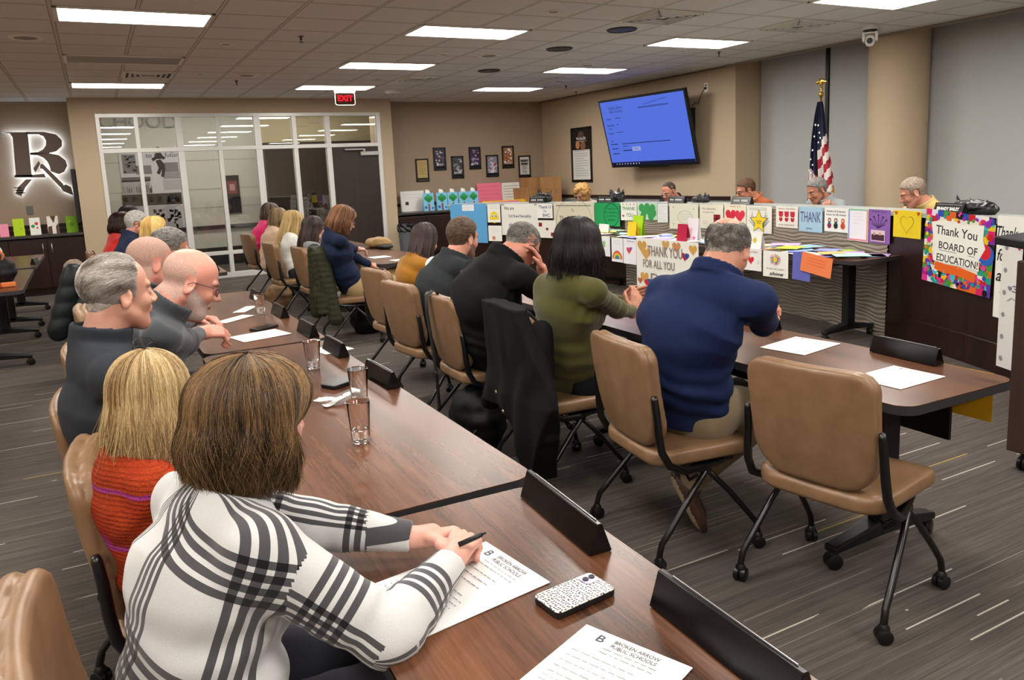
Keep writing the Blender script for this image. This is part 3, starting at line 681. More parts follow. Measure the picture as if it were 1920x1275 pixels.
def fill(o, w, h, items, z0):
    txt = {}; sh = {}; st = min(.0004, .005/max(1, len(items)))
    k = 0
    for it in items:
        kind, x, y, s, col = it[:5]; ex = it[5:]; z = z0+st*k; k += 1; X, Y = x*w, y*h; cy_ = math.cos; P = []
        if kind == 't':
            vv, ff = text_mesh(ex[0], 1, None, ex[2] if len(ex) > 2 else 0, bold=ex[3] if len(ex) > 3 else .012)
            if not vv: continue
            xs = [q[0] for q in vv]; ys = [q[1] for q in vv]; sx = s*w/(max(xs)-min(xs)); sy = ex[1]*h/(max(ys)-min(ys)) if len(ex) > 1 and ex[1] else sx
            m = txt.setdefault(col, MB()); m.add([((q[0]-(max(xs)+min(xs))/2)*sx+X, (q[1]-(max(ys)+min(ys))/2)*sy+Y, z) for q in vv], ff); continue
        m = sh.setdefault(col, MB())
        def fan(pts): m.add([(a, b, z) for a, b in pts], [tuple(range(len(pts)))])
        if kind == 'heart':
            r = s*w; pts = []
            for i in range(28):
                t = 2*math.pi*i/28; pts.append((X+r*.0625*16*math.sin(t)**3*.5, Y+r*.0625*(13*cy_(t)-5*cy_(2*t)-2*cy_(3*t)-cy_(4*t))*.5))
            m.add([(X, Y-.02*r, z)]+[(a, b, z) for a, b in pts], [(0, i+1, (i+1) % 28+1) for i in range(28)])
        elif kind == 'dot': fan([(X+s*w*math.cos(2*math.pi*i/18), Y+s*w*math.sin(2*math.pi*i/18)) for i in range(18)])
        elif kind == 'star':
            pts = [(X+s*w*(1 if i % 2 == 0 else .45)*math.sin(math.pi*i/5), Y+s*w*(1 if i % 2 == 0 else .45)*math.cos(math.pi*i/5)) for i in range(10)]
            m.add([(X, Y, z)]+[(a, b, z) for a, b in pts], [(0, i+1, (i+1) % 10+1) for i in range(10)])
        elif kind == 'rect': a, b = s*w/2, ex[0]*h/2; fan([(X-a, Y-b), (X+a, Y-b), (X+a, Y+b), (X-a, Y+b)])
        elif kind == 'arc':
            r0, r1 = s*w, (s-ex[0])*w; n = 20
            for i in range(n):
                a, b = math.pi*i/n, math.pi*(i+1)/n; m.add([(X+r*math.cos(t), Y+r*math.sin(t), z) for r, t in ((r0, a), (r0, b), (r1, b), (r1, a))], [(0, 1, 2, 3)])
        elif kind == 'ring':
            r0, r1 = s*w, (s-ex[0])*w; n = 26
            for i in range(n):
                a, b = 2*math.pi*i/n, 2*math.pi*(i+1)/n; m.add([(X+r*math.cos(t), Y+r*math.sin(t)*(ex[1] if len(ex) > 1 else 1), z) for r, t in ((r0, a), (r0, b), (r1, b), (r1, a))], [(0, 1, 2, 3)])
        elif kind == 'lines':               # s: width, ex: n, height fraction, thickness
            n, hh = ex[0], ex[1]; th = (ex[2] if len(ex) > 2 else .0022); rr = random.Random(int(abs(X*Y)*1e5)+n)
            for i in range(n):
                yy = Y+hh*h*(.5-i/max(1, n-1)); xx = X-s*w/2; end = X+s*w/2*(1 if i % 4 != 3 else .3)
                while xx < end:
                    l = rr.uniform(.006, .02)*max(1, w/.25); m.add([(xx, yy-th/2, z), (min(end, xx+l), yy-th/2, z), (min(end, xx+l), yy+th/2, z), (xx, yy+th/2, z)], [(0, 1, 2, 3)]); xx += l+.004
        elif kind == 'stroke':              # ex: points, width
            pts = [(px*w, py*h) for px, py in ex[0]]; wd = ex[1]/2
            for (a, b), (c, d) in zip(pts[:-1], pts[1:]):
                L = math.hypot(c-a, d-b) or 1e-6; nx, ny = -(d-b)/L*wd, (c-a)/L*wd; m.add([(a+nx, b+ny, z), (a-nx, b-ny, z), (c-nx, d-ny, z), (c+nx, d+ny, z)], [(0, 1, 2, 3)])
        elif kind == 'poly':
            pts = [(px*w, py*h) for px, py in ex[0]]; cx_ = sum(p[0] for p in pts)/len(pts); cc = sum(p[1] for p in pts)/len(pts)
            m.add([(cx_, cc, z)]+[(a, b, z) for a, b in pts], [(0, i+1, (i+1) % len(pts)+1) for i in range(len(pts))])
    for d, nm in ((sh, 'drawing'), (txt, 'lettering')):
        if not d: continue
        v, f, ix = [], [], []; mats = []
        for i, (c, m) in enumerate(d.items()):
            o0 = len(v); v += m.v; f += [tuple(o0+q for q in t) for t in m.f]; ix += [i]*len(m.f); mats.append(plain('ink_'+c, c, .6, spec=.2))
        mesh(nm, v, f, mats, o, False, ix)
def frame(p, xr, up, nrm): return Matrix(((xr[0], up[0], nrm[0], p[0]), (xr[1], up[1], nrm[1], p[1]), (xr[2], up[2], nrm[2], p[2]), (0, 0, 0, 1)))
def dmat(px0, px1, py0, py1, off=.012, rad=None, tilt=0):
    rad = (rad or DR)-off
    a0, _ = aof(px0, (py0+py1)/2, rad); a1, _ = aof(px1, (py0+py1)/2, rad); a = (a0+a1)/2
    z1 = aof((px0+px1)/2, py0, rad)[1]; z0 = aof((px0+px1)/2, py1, rad)[1]; wd = abs(a0-a1)*rad; off2 = wd*wd/8/rad
    n = Vector((-math.cos(a), -math.sin(a), 0)); p = Vector(apt(a, rad-0*off2, (z0+z1)/2)); xr = Vector((math.sin(a), -math.cos(a), 0)); up = Vector((0, 0, 1))
    if tilt: xr, up = xr*math.cos(tilt)+up*math.sin(tilt), up*math.cos(tilt)-xr*math.sin(tilt)
    return frame(p, xr, up, n), wd, z1-z0
_dk = [0]
def dpaper(px0, px1, py0, py1, col, label, items=(), tilt=0, cat='card', group='thank-you papers on the dais', name='thank_you_paper'):
    _dk[0] += 1; M, w, h = dmat(px0, px1, py0, py1, .0235+.002*(_dk[0] % 4), None, tilt)
    return paper(name, label, cat, M, w, h, col, items, group)
K = '26262a'; BL = '2b3f7a'; RD = 'b8232f'
dpaper(845, 913, 382, 455, '5fa6d8', 'large sky-blue poster at the left end of the dais with a white note', [('rect', .0, .4, .32, 'eef2f4', .16), ('lines', 0, .4, .27, K, 4, .1)], cat='poster')
dpaper(914, 938, 383, 417, 'f0efe6', 'small white paper with a yellow blob drawing beside the blue poster', [('dot', .02, -.22, .36, 'f0d21e'), ('rect', .02, -.42, .78, 'f0efe6', .14), ('rect', -.12, -.14, .2, 'fafafa', .13), ('rect', .16, -.14, .2, 'fafafa', .13), ('dot', -.12, -.15, .05, K), ('dot', .16, -.15, .05, K), ('lines', 0, .33, .6, '8a8a80', 3, .15)])
dpaper(916, 941, 423, 452, 'f2f1ea', 'small white paper with faint pencil writing below the yellow blob drawing', [('lines', 0, .2, .7, '9a9a9a', 4, .35), ('dot', -.1, -.3, .12, 'd98a6a')])
dpaper(940, 1008, 382, 441, 'eceae2', 'white poster reading We are Un-bee-lievably thankful', [('t', -.28, .36, .28, K, 'We are', .11), ('t', .02, .1, .62, '4a5870', "Un'bee'lievably", .13), ('t', -.05, -.17, .5, '4a5870', 'thankful !', .12), ('dot', .3, -.35, .06, 'e0b832')], cat='poster')
dpaper(1007, 1036, 382, 409, 'f3f2ee', 'white sheet with blue lettering Thank U To EHC', [('t', 0, .28, .8, '25356e', 'Thank U', .22), ('t', 0, .0, .2, '25356e', 'To', .16), ('t', .1, -.3, .45, '25356e', 'EHC', .22)])
dpaper(1009, 1042, 413, 446, 'efece2', 'white sheet with two red plaid squares and a small heart', [('rect', -.36, .25, .2, '9b2531', .22), ('rect', .34, -.3, .24, '9b2531', .22), ('rect', -.36, .25, .03, K, .22), ('rect', .34, -.3, .03, K, .22), ('heart', .02, .0, .16, '6a2030')])
dpaper(1038, 1114, 380, 450, 'dbd5bd', 'large cream poster addressed To the Board of Ed', [('lines', 0, .42, .85, '5b5a50', 1, 0, .012), ('t', -.02, .3, .06, '5b5a50', 'To', .08), ('t', 0, .08, .7, '6a675a', 'The Board of Ed', .13), ('ring', 0, .0, .44, '8a8675', .008, 1.0), ('lines', 0, -.25, .7, '8a8675', 4, .2, .006)], cat='poster')
dpaper(1115, 1162, 380, 424, '27a15c', 'green poster with a cloud-shaped outline of dark writing', [('ring', .17, -.02, .3, '14503a', .02, 1.15), ('t', .17, .24, .36, '14503a', 'Thank you', .1), ('t', .17, .08, .46, '14503a', 'for everything', .1), ('t', .17, -.07, .42, '14503a', 'you do for our', .1), ('t', .17, -.22, .26, '14503a', 'school', .1)], cat='poster')
dpaper(1164, 1194, 380, 413, 'f1f0e9', 'white THANK YOU sheet with green and red letters', [('t', 0, .17, .82, '2c8a5a', 'THANK', .2), ('t', .05, -.2, .42, '2c8a5a', 'YOU', .22)]+[('dot', -.35+.23*i, .41, .03, RD if i % 2 else '2c8a5a') for i in range(4)]+[('heart', -.34, -.25, .15, 'd0545c'), ('heart', .38, -.25, .15, 'd0545c')])
dpaper(1195, 1232, 380, 412, 'cfe5cf', 'pale paper with green four-leaf clovers', [('dot', x, y, .15, '3f9f5a') for x, y in ((-.28, .2), (0, .24), (.27, .18), (-.15, -.05), (.13, -.04), (-.2, -.3), (.2, -.3), (.32, -.1))])
dpaper(1233, 1252, 382, 417, 'eceef0', 'narrow white note with typed lines', [('lines', 0, .0, .75, '77777c', 9, .75)])
dpaper(1255, 1309, 382, 430, 'e4e2d2', 'cream poster with an open book outline', [('ring', .05, -.02, .26, '6c6a60', .01, .62), ('lines', .05, -.02, .38, '6c6a60', 4, .22), ('dot', -.35, .35, .015, '6c6a60'), ('dot', .35, .3, .015, '6c6a60'), ('dot', -.35, -.3, .015, '6c6a60')])
dpaper(1312, 1356, 383, 429, 'e8e5d6', 'cream sheet with pencil words and a red plaid square', [('t', -.1, .32, .6, '8c8a80', 'We remember', .09), ('t', -.12, .17, .5, '8c8a80', 'we appreciate', .08), ('rect', .24, -.08, .28, '9b2531', .34), ('rect', .24, -.08, .04, '3a1015', .34), ('rect', .24, -.08, .28, '3a1015', .04), ('lines', -.25, -.25, .25, '77756c', 3, .12)])
dpaper(1358, 1399, 383, 425, 'eae2cf', 'cream sheet with two pink dotted hearts', [('t', 0, .4, .5, 'a06a60', 'thank you', .08), ('heart', -.2, .0, .48, 'd02a45'), ('heart', .22, .0, .46, 'd6354f')])
_hand = [('stroke', 0, 0, 0, K, [(x0, -.32), (x0-.1*d, -.02), (x0-.24*d, .12)], .006) for x0, d in ((-.25, 1), (.25, -1))]
dpaper(1400, 1447, 386, 437, 'ecebe6', 'white paper with a yellow star held by two outlined hands', [('t', -.05, .38, .7, 'b5b3ad', 'SHINING STAR', .12)]+[('stroke', 0, 0, 0, '55545a', [(sx*(.12+.0*i), -.35), (sx*(.28+.045*i), .28-.1*i)], .006) for sx in (-1, 1) for i in range(4)]+[('star', 0, -.08, .36, K), ('star', 0, -.08, .33, 'f3d42f'), ('t', 0, -.1, .24, K, 'THANK\nYOU', .14)])
dpaper(1455, 1496, 387, 427, 'f0eee8', 'white sheet with three small red bears', [('t', 0, .38, .75, '8a4a4a', 'Beary thankful', .09)]+[q for x in (-.27, 0, .27) for q in (('dot', x, .12, .1, 'c8323f'), ('dot', x-.07, .22, .035, 'c8323f'), ('dot', x+.07, .22, .035, 'c8323f'), ('dot', x, -.1, .08, 'b32c3a'), ('rect', x, -.02, .12, 'f0eee8', .03))]+[('t', 0, -.36, .7, '77706a', 'of our school board', .08)])
dpaper(1498, 1542, 388, 435, 'a8cce0', 'light blue sheet with tall THANK letters', [('t', 0, .1, .88, '5a5f88', 'THANK', .42), ('t', -.05, -.38, .25, '45506a', 'you', .1)])
dpaper(1546, 1590, 390, 435, 'f2f1ed', 'white sheet with three little winter dolls', [('t', 0, .36, .8, K, 'Builders & Dreamers', .09), ('t', 0, .22, .84, K, 'below the BE dreams', .08)]+[q for x, c in ((-.28, '8f2a55'), (.0, '27453f'), (.3, 'c24a28')) for q in (('dot', x, -.02, .07, c), ('dot', x, -.02, .04, 'e8c8a8'), ('dot', x, -.24, .09, K if x == 0 else c), ('rect', x, -.14, .1, '2a6a8a' if x < 0 else c, .1))])
dpaper(1590, 1628, 391, 452, 'eceaf0', 'white sheet with a rainbow-coloured border', [('rect', 0, .46, .95, '8fc49a', .05), ('rect', -.45, 0, .06, '8a9ae0', .9), ('rect', .45, 0, .06, 'e09a5a', .9), ('rect', 0, -.46, .95, 'e87a8a', .04), ('lines', 0, .2, .5, 'b0aeb8', 4, .3)])
dpaper(1626, 1669, 393, 456, '8d62b0', 'purple sheet with a drawn plant over a class photo', [('t', 0, .44, .6, '3c2a60', 'Thank You', .06)]+[('stroke', 0, 0, 0, '33264f', [(0, -.05), (x, y)], .006) for x, y in ((-.35, .2), (-.2, .28), (0, .34), (.2, .28), (.35, .2), (-.3, .08), (.3, .08))]+[('dot', x, y, .03, '2a2140') for x, y in ((-.35, .2), (-.2, .28), (0, .34), (.2, .28), (.35, .2))]+[('rect', 0, -.28, .62, 'dcc8d0', .34), ('rect', 0, -.33, .56, '4a2a38', .18), ('dot', -.15, -.22, .05, 'c89a80'), ('dot', .1, -.22, .05, 'c89a80')])
dpaper(1675, 1727, 395, 446, 'ecd024', 'bright yellow sheet with an outlined heart', [('heart', 0, .02, .5, '7a6a10'), ('heart', 0, .02, .465, 'ecd024'), ('heart', -.4, .4, .12, 'c85a2a'), ('heart', .4, .4, .12, 'c85a2a')])
_rr = random.Random(5); _bc = ['d81e6a', '2a4fb0', 'e2671e', '2a9a8a', '8a2ab0', 'e8c21e', '151515', 'c41e2a', '3ac0c8', 'e83a9a', '5a3ab0', '4a9a3a']
_it = []
for gx in range(11):
    for gy in range(12):
        x, y = -.455+gx*.091, -.458+gy*.0833
        if not (abs(x) < .34 and -.24 < y < .38): _it.append(('rect', x, y, .093, _rr.choice(_bc+['f0ece0', 'e8e2f0', 'f2e8d8']), .085))
for k in range(420):
    x, y = _rr.uniform(-.46, .46), _rr.uniform(-.465, .465)
    if abs(x) < .34+.04*math.sin(y*9) and -.26 < y < .40: continue
    if _rr.random() < .5: _it.append(('dot', x, y, min(_rr.uniform(.012, .04), .5-abs(x)), _rr.choice(_bc+['f0ece0'])))
    else: _it.append(('stroke', 0, 0, 0, _rr.choice(_bc), [(x, y), (x+_rr.uniform(-.1, .1)*.5, y+_rr.uniform(-.1, .1)*.6)], .022))
_it += [('dot', .42, .02, .1, '2a62b8'), ('dot', .40, .06, .075, 'd2232f'), ('stroke', 0, 0, 0, 'e8671e', [(-.3, -.24), (-.15, -.27), (.05, -.26), (.3, -.3)], .07), ('poly', 0, 0, 0, 'f0efe6', [(-.4, .33), (-.2, .38), (.1, .36), (.36, .39), (.36, .2), (.4, .1), (.33, -.05), (.34, -.2), (.1, -.19), (-.2, -.2), (-.33, -.19), (-.36, -.05), (-.36, .15)]),
        ('t', -.02, .24, .6, K, 'Thank You', .12), ('t', .02, .04, .56, K, 'BOARD OF', .1), ('t', .02, -.13, .6, K, 'EDUCATION!', .1), ('rect', -.12, -.03, .26, K, .006), ('rect', .22, -.03, .1, K, .006)]
dpaper(1731, 1861, 399, 542, 'e9e6da', 'large Thank You BOARD OF EDUCATION! poster with colourful doodle border', _it, R(-3), cat='poster')
dpaper(1866, 1916, 405, 601, 'edebe4', 'tall white banner with looping script right of the colourful poster', [('t', -.1, .34, .8, K, 'Thank', .12, .3), ('t', -.2, .12, .5, K, 'for', .12, .3), ('t', -.2, -.08, .5, K, 'all', .12, .3), ('star', -.2, -.25, .1, '7a7a7a')], cat='banner')
# ------------------------------------------------------------------ table banners and cards before the dais
def tmat(px0, px1, py0, py1, X, tilt=0):
    a = atx(px0, (py0+py1)/2, X); b = atx(px1, (py0+py1)/2, X); t = atx((px0+px1)/2, py0, X); c = atx((px0+px1)/2, py1, X)
    p = Vector((X, (a[1]+b[1])/2, (t[2]+c[2])/2)); xr = Vector((0, -1, 0)); up = Vector((0, 0, 1))
    if tilt: xr, up = xr*math.cos(tilt)+up*math.sin(tilt), up*math.cos(tilt)-xr*math.sin(tilt)
    return frame(p, xr, up, Vector((-1, 0, 0))), abs(a[1]-b[1]), t[2]-c[2]
def tpaper(px0, px1, py0, py1, X, col, label, items=(), tilt=0, cat='card', name='thank_you_paper'):
    M, w, h = tmat(px0, px1, py0, py1, X, tilt); return paper(name, label, cat, M, w, h, col, items, 'papers taped along the card tables')
tpaper(1125, 1144, 443, 480, 5.49, 'eceef0', 'white card with green squares hanging at the left end of the card tables', [('rect', -.1, .1, .3, '9ac08a', .3), ('lines', 0, -.3, .6, '9a9a9a', 3, .2)])
tpaper(1147, 1168, 446, 491, 5.48, 'efeef0', 'white card with a drawn rainbow', [('lines', 0, .32, .6, '8a8aa8', 2, .1)]+[('arc', 0, -.38, .44-.07*i, c, .07) for i, c in enumerate(('d8504a', 'e88a3a', 'e8d04a', '5ab06a', '4a7ac0', '8a5ab0'))])
tpaper(1169, 1193, 448, 495, 5.47, 'efedf2', 'white card with a red and purple heart beside the rainbow card', [('t', .1, .4, .6, '6a6a90', 'Thank you', .09), ('heart', -.05, .05, .38, 'd84a62'), ('heart', .1, .12, .2, '8a4ab0')])
_h = [('heart', x, y, s, c) for x, y, s, c in ((-.4, .33, .16, 'c99a50'), (-.33, .2, .16, 'd0a05a'), (.0, .4, .12, 'caa060'), (.17, .38, .13, 'c98a5a'), (.42, .36, .12, 'cf9f50'), (.3, .22, .1, 'a82a3a'), (.33, .23, .07, '2a4a90'), (-.36, -.28, .14, 'd0a05a'), (-.44, -.36, .08, 'b06a4a'), (-.3, -.4, .12, 'c02a3a'), (-.28, -.34, .06, '2a5a9a'))]
tpaper(1194, 1310, 450, 547, 5.45, 'e9e7df', 'large THANK YOU FOR ALL banner with gold glitter hearts on the table front', _h+[('t', -.02, .26, .56, '8b7d78', 'THANK YOU', .2), ('t', -.12, .0, .52, '8b7d78', 'FOR ALL YOU', .16), ('t', -.1, -.26, .3, '8b7d78', 'DO', .16)], cat='banner', name='thank_you_banner')
tpaper(1392, 1428, 466, 507, 5.40, 'eceae6', 'white card with a red heart right of the man in navy', [('t', .0, .36, .6, '8a4a6a', 'Have a heart', .09), ('heart', -.05, -.02, .34, 'd2303f'), ('stroke', 0, 0, 0, '6a6a6a', [(.3, -.2), (.36, -.1), (.32, .0)], .004)])
tpaper(1431, 1478, 471, 520, 5.385, 'efede6', 'white card with a rayed flower and the word shine', [('stroke', 0, 0, 0, _bc[i % 6], [(.0+.08*math.cos(i*.393), .18+.08*math.sin(i*.393)), (.22*math.cos(i*.393), .18+.22*math.sin(i*.393))], .008) for i in range(16)]+[('dot', 0, .18, .08, 'e8d04a'), ('t', 0, -.18, .7, '8a8880', 'SO BE THE LIGHT', .06), ('t', .05, -.36, .55, K, 'shine', .14, .3)])
tpaper(1486, 1520, 474, 526, 5.375, '6468b8', 'blue-violet folded card hanging from the table edge', tilt=R(-2))
o = tpaper(1502, 1560, 478, 515, 5.36, 'ee8452', 'orange folded card hanging in front of the violet card', [('lines', 0, .1, .6, 'd8603a', 3, .3, .006)], R(-8))
# ================================================================== PROPS
def lump(name, fn, lo, hi, h, mat, parent=None, loc=None, rz=0):
    v, q = snets(fn, lo, hi, h); o = mesh(name, v, q, mat, parent, True)
    if loc is not None: o.location = loc; o.rotation_euler = (0, 0, rz)
    return o
# ------------------------------------------------------------------ left alcove
M_logo = plain('logo_brown', '6a5a50', .45)
BY = 14.52
def bp(x, y): p = aty(x/3.983, 150+y/3.983, BY); return (p[0], p[2])
logo = thing('backlit_logo', 'large brown letter B crossed by an arrow, glowing white from behind', 'wall sign', (0, 0, 0))
def ribbon(m, A, Bq, y0=BY-.02, y1=BY+.02, shrink=0, mi=0):
    n = len(A); v = []
    for (a, b) in zip(A, Bq):
        pa, pb = bp(*a), bp(*b)
        if shrink: c = ((pa[0]+pb[0])/2, (pa[1]+pb[1])/2); pa = tuple(c[i]+(pa[i]-c[i])*(1-shrink) for i in (0, 1)); pb = tuple(c[i]+(pb[i]-c[i])*(1-shrink) for i in (0, 1))
        v += [(pa[0], y0, pa[1]), (pb[0], y0, pb[1]), (pb[0], y1, pb[1]), (pa[0], y1, pa[1])]
    f = [(i*4+k, (i+1)*4+k, (i+1)*4+(k+1) % 4, i*4+(k+1) % 4) for i in range(n-1) for k in range(4)]+[(0, 1, 2, 3), (n*4-1, n*4-2, n*4-3, n*4-4)]
    m.add(v, f, mi)
stem = ([(10, 390), (75, 400), (95, 430), (118, 700), (112, 722)], [(205, 390), (205, 400), (210, 430), (235, 700), (245, 722)])
up = ([(195, 388), (330, 388), (420, 408), (462, 450), (462, 495), (420, 532), (360, 548), (225, 556)], [(195, 406), (290, 406), (325, 420), (345, 455), (343, 490), (320, 520), (285, 538), (225, 544)])
lo_ = ([(225, 546), (360, 546), (440, 562), (490, 600), (502, 640), (480, 685), (440, 703), (410, 690)], [(225, 560), (280, 562), (325, 580), (355, 610), (370, 640), (376, 665), (378, 680), (378, 682)])
foot = ([(105, 712), (250, 708), (330, 700)], [(108, 728), (250, 728), (345, 728)])
ar1 = ([(300, 632), (335, 640), (470, 790)], [(318, 655), (310, 655), (455, 800)])
ar2 = ([(290, 610), (250, 660)], [(305, 625), (268, 690)]); ar3 = ([(235, 738), (195, 738)], [(205, 790), (160, 780)])
for nm, parts in (('letter', (stem, up, lo_, foot)), ('arrow', (([(300, 632), (318, 625), (470, 775), (475, 790)], [(300, 660), (320, 665), (445, 795), (450, 800)]), ([(290, 606), (250, 660)], [(302, 625), (264, 692)]), ([(195, 742), (135, 800), (115, 850)], [(240, 742), (190, 800), (160, 870)]), ([(450, 795), (470, 830), (550, 862)], [(495, 780), (530, 800), (550, 862)])))):
    m = MB()
    for A, Bq in parts: ribbon(m, A, Bq)
    m.build(nm, M_logo, logo)
M_led = emit('logo_led', 'cfe4ff', 11)
for nm, parts in (('led_strip', (stem, up, lo_, foot)), ('led_strip', (([(300, 632), (318, 625), (470, 775), (475, 790)], [(300, 660), (320, 665), (445, 795), (450, 800)]), ([(195, 742), (135, 800), (115, 850)], [(240, 742), (190, 800), (160, 870)]), ([(450, 795), (470, 830), (550, 862)], [(495, 780), (530, 800), (550, 862)])))):
    m = MB()
    for A, Bq in parts: ribbon(m, A, Bq, BY+.028, BY+.04, .02)
    m.build(nm, M_led, logo)
for k in range(3):
    m = MB(); a = (100+k*14, 800+k*18); ribbon(m, [a, (a[0]+60, a[1]+4)], [(a[0]+4, a[1]+9), (a[0]+56, a[1]+12)]); m.build('feather', M_logo, logo)
for k, (a, b) in enumerate(((150, 500), (400, 480), (410, 640), (200, 770), (400, 740))): m = MB(); q = bp(a, b); m.cyl((q[0], BY, q[1]), (q[0], 14.598, q[1]), .008, 8); m.build('standoff', M_steel, logo)
def cabinet(name, label, x0, x1, y0, y1, z, n, handles=()):
    t = thing(name, label, 'cabinet', ((x0+x1)/2, (y0+y1)/2, 0)); ox, oy = (x0+x1)/2, (y0+y1)/2
    m = MB(); m.box(x0-ox, x1-ox, y0+.02-oy, y1-oy, .1, z-.04); m.box(x0-ox, x1-ox, y0+.06-oy, y1-oy, 0, .1); m.build('carcass', M_dark, t)
    wd = (x1-x0)/n
    for i in range(n):
        m = MB(); m.box(x0+i*wd+.004-ox, x0+(i+1)*wd-.004-ox, y0-oy, y0+.02-oy, .12, z-.05); d = m.build('door', M_dark, t, bevel=.004)
        if i in handles:
            hx = (x0+(i+1)*wd-.06 if i % 2 == 0 else x0+i*wd+.06)-ox; m = MB(); m.tube([(hx, y0-.0-oy, z-.12), (hx, y0-.03-oy, z-.12), (hx, y0-.03-oy, z-.27), (hx, y0-oy, z-.27)], .007, 8); m.build('handle', M_steel, d, True)
    return t
cabinet('base_cabinet', 'dark base cabinet under the glowing B logo', -2.24, XL-.01, 14.0, 14.58, .92, 4, (2, 3))
m = MB(); m.box(-2.24-(-1.2), XL-.01+1.2, -.3, .3, -.02, .02); o = m.build('countertop', plain('dark_counter', '3b3634', .35), None, bevel=.004, loc=(-1.2, 14.27, .92)); tag(o, 'dark countertop on the cabinet under the B logo', 'countertop')
def standcard(px0, px1, py0, py1, Y, col, label, items=(), name='greeting_card', grp='cards on the alcove counter', lean=6):
    a = aty(px0, py1, Y); b = aty(px1, py1, Y); t = aty((px0+px1)/2, py0, Y); w = b[0]-a[0]; h = t[2]-(a[2]+b[2])/2
    p = Vector(((a[0]+b[0])/2, Y, (a[2]+b[2])/2+h/2)); M = frame(p, Vector((1, 0, 0)), Vector((0, math.sin(R(lean)), math.cos(R(lean)))), Vector((0, -math.cos(R(lean)), math.sin(R(lean)))))
    o = paper(name, label, 'card', M, w, h, col, items, grp)
    m = MB(); m.quad((-w/2, -h/2, -.06), (w/2, -h/2, -.06), (w/2, h/2, -.001), (-w/2, h/2, -.001)); m.build('back_leaf', plain('paper_'+col, col, .65), o)
    return o
def restcard(px0, px1, py0, Y, z, *a, **k):
    # bottom edge rests at height z
    p = aty((px0+px1)/2, 400, Y); e = .5
    lo, hi = 0., 1275.
    for _ in range(40):
        mid = (lo+hi)/2
        if aty((px0+px1)/2, mid, Y)[2] > z: lo = mid
        else: hi = mid
    return standcard(px0, px1, py0, hi, Y, *a, **k)
restcard(1, 18, 420, 14.2, .94, 'f59ab4', 'small pink card, leftmost on the alcove counter', [('lines', 0, 0, .6, 'd87a96', 4, .4)])
restcard(27, 48, 410, 14.2, .94, 'b9d92b', 'lime green card on the alcove counter', [('dot', .2, -.1, .06, '7a9a1a'), ('dot', .1, .2, .04, '7a9a1a')])
restcard(58, 78, 408, 14.2, .94, 'f0f0ea', 'white card with red and green splotches', [('dot', -.2, 0, .18, '3a9a5a'), ('dot', .15, .15, .18, 'd84a4a'), ('dot', .2, -.1, .1, 'd84a4a')])
restcard(91, 112, 405, 14.2, .94, 'e8e2da', 'white card with brown patches on the alcove counter', [('poly', 0, 0, 0, '5a4638', [(-.5, -.5), (-.1, -.5), (-.1, -.05), (-.45, -.1)]), ('poly', 0, 0, 0, '5a4638', [(-.2, .5), (.3, .5), (.1, .1), (0, .2)]), ('poly', 0, 0, 0, '5a4638', [(.25, -.5), (.5, -.5), (.5, .1), (.25, -.1)])])
restcard(126, 148, 405, 14.2, .94, '6f9a1e', 'moss green card at the right end of the alcove counter', [('dot', 0, 0, .2, '55801a'), ('dot', -.2, .2, .1, '84b02a')])
m = MB(); p0 = aty(50, 402, 14.6); p1 = aty(62, 387, 14.6); m.box(-.045, .045, -.008, 0, -.07, .07); o = m.build('switch_plate', plain('plate_grey', '6d6d6c', .4, .4), None, bevel=.003, loc=((p0[0]+p1[0])/2, 14.6, (p0[2]+p1[2])/2)); tag(o, 'steel wall plate under the glowing logo', 'wall plate')
_m = MB(); _m.box(-2.25, XL, 14.575, 14.6, 1.02, 1.08); _m.box(-2.25, XL, 14.59, 14.6, .94, 1.0); struct(_m.build('trim_7', M_dark))
p0 = aty(139, 325, 14.2); p1 = aty(151, 410, 14.2)
m = MB(); m.box(-.03, .03, -.28, .28, -.42, .42); st = m.build('side_screen', M_black, None, bevel=.006, loc=(XL-.04, 14.3, (p0[2]+p1[2])/2)); tag(st, 'black screen seen edge-on at the left corner of the beige wall', 'screen')
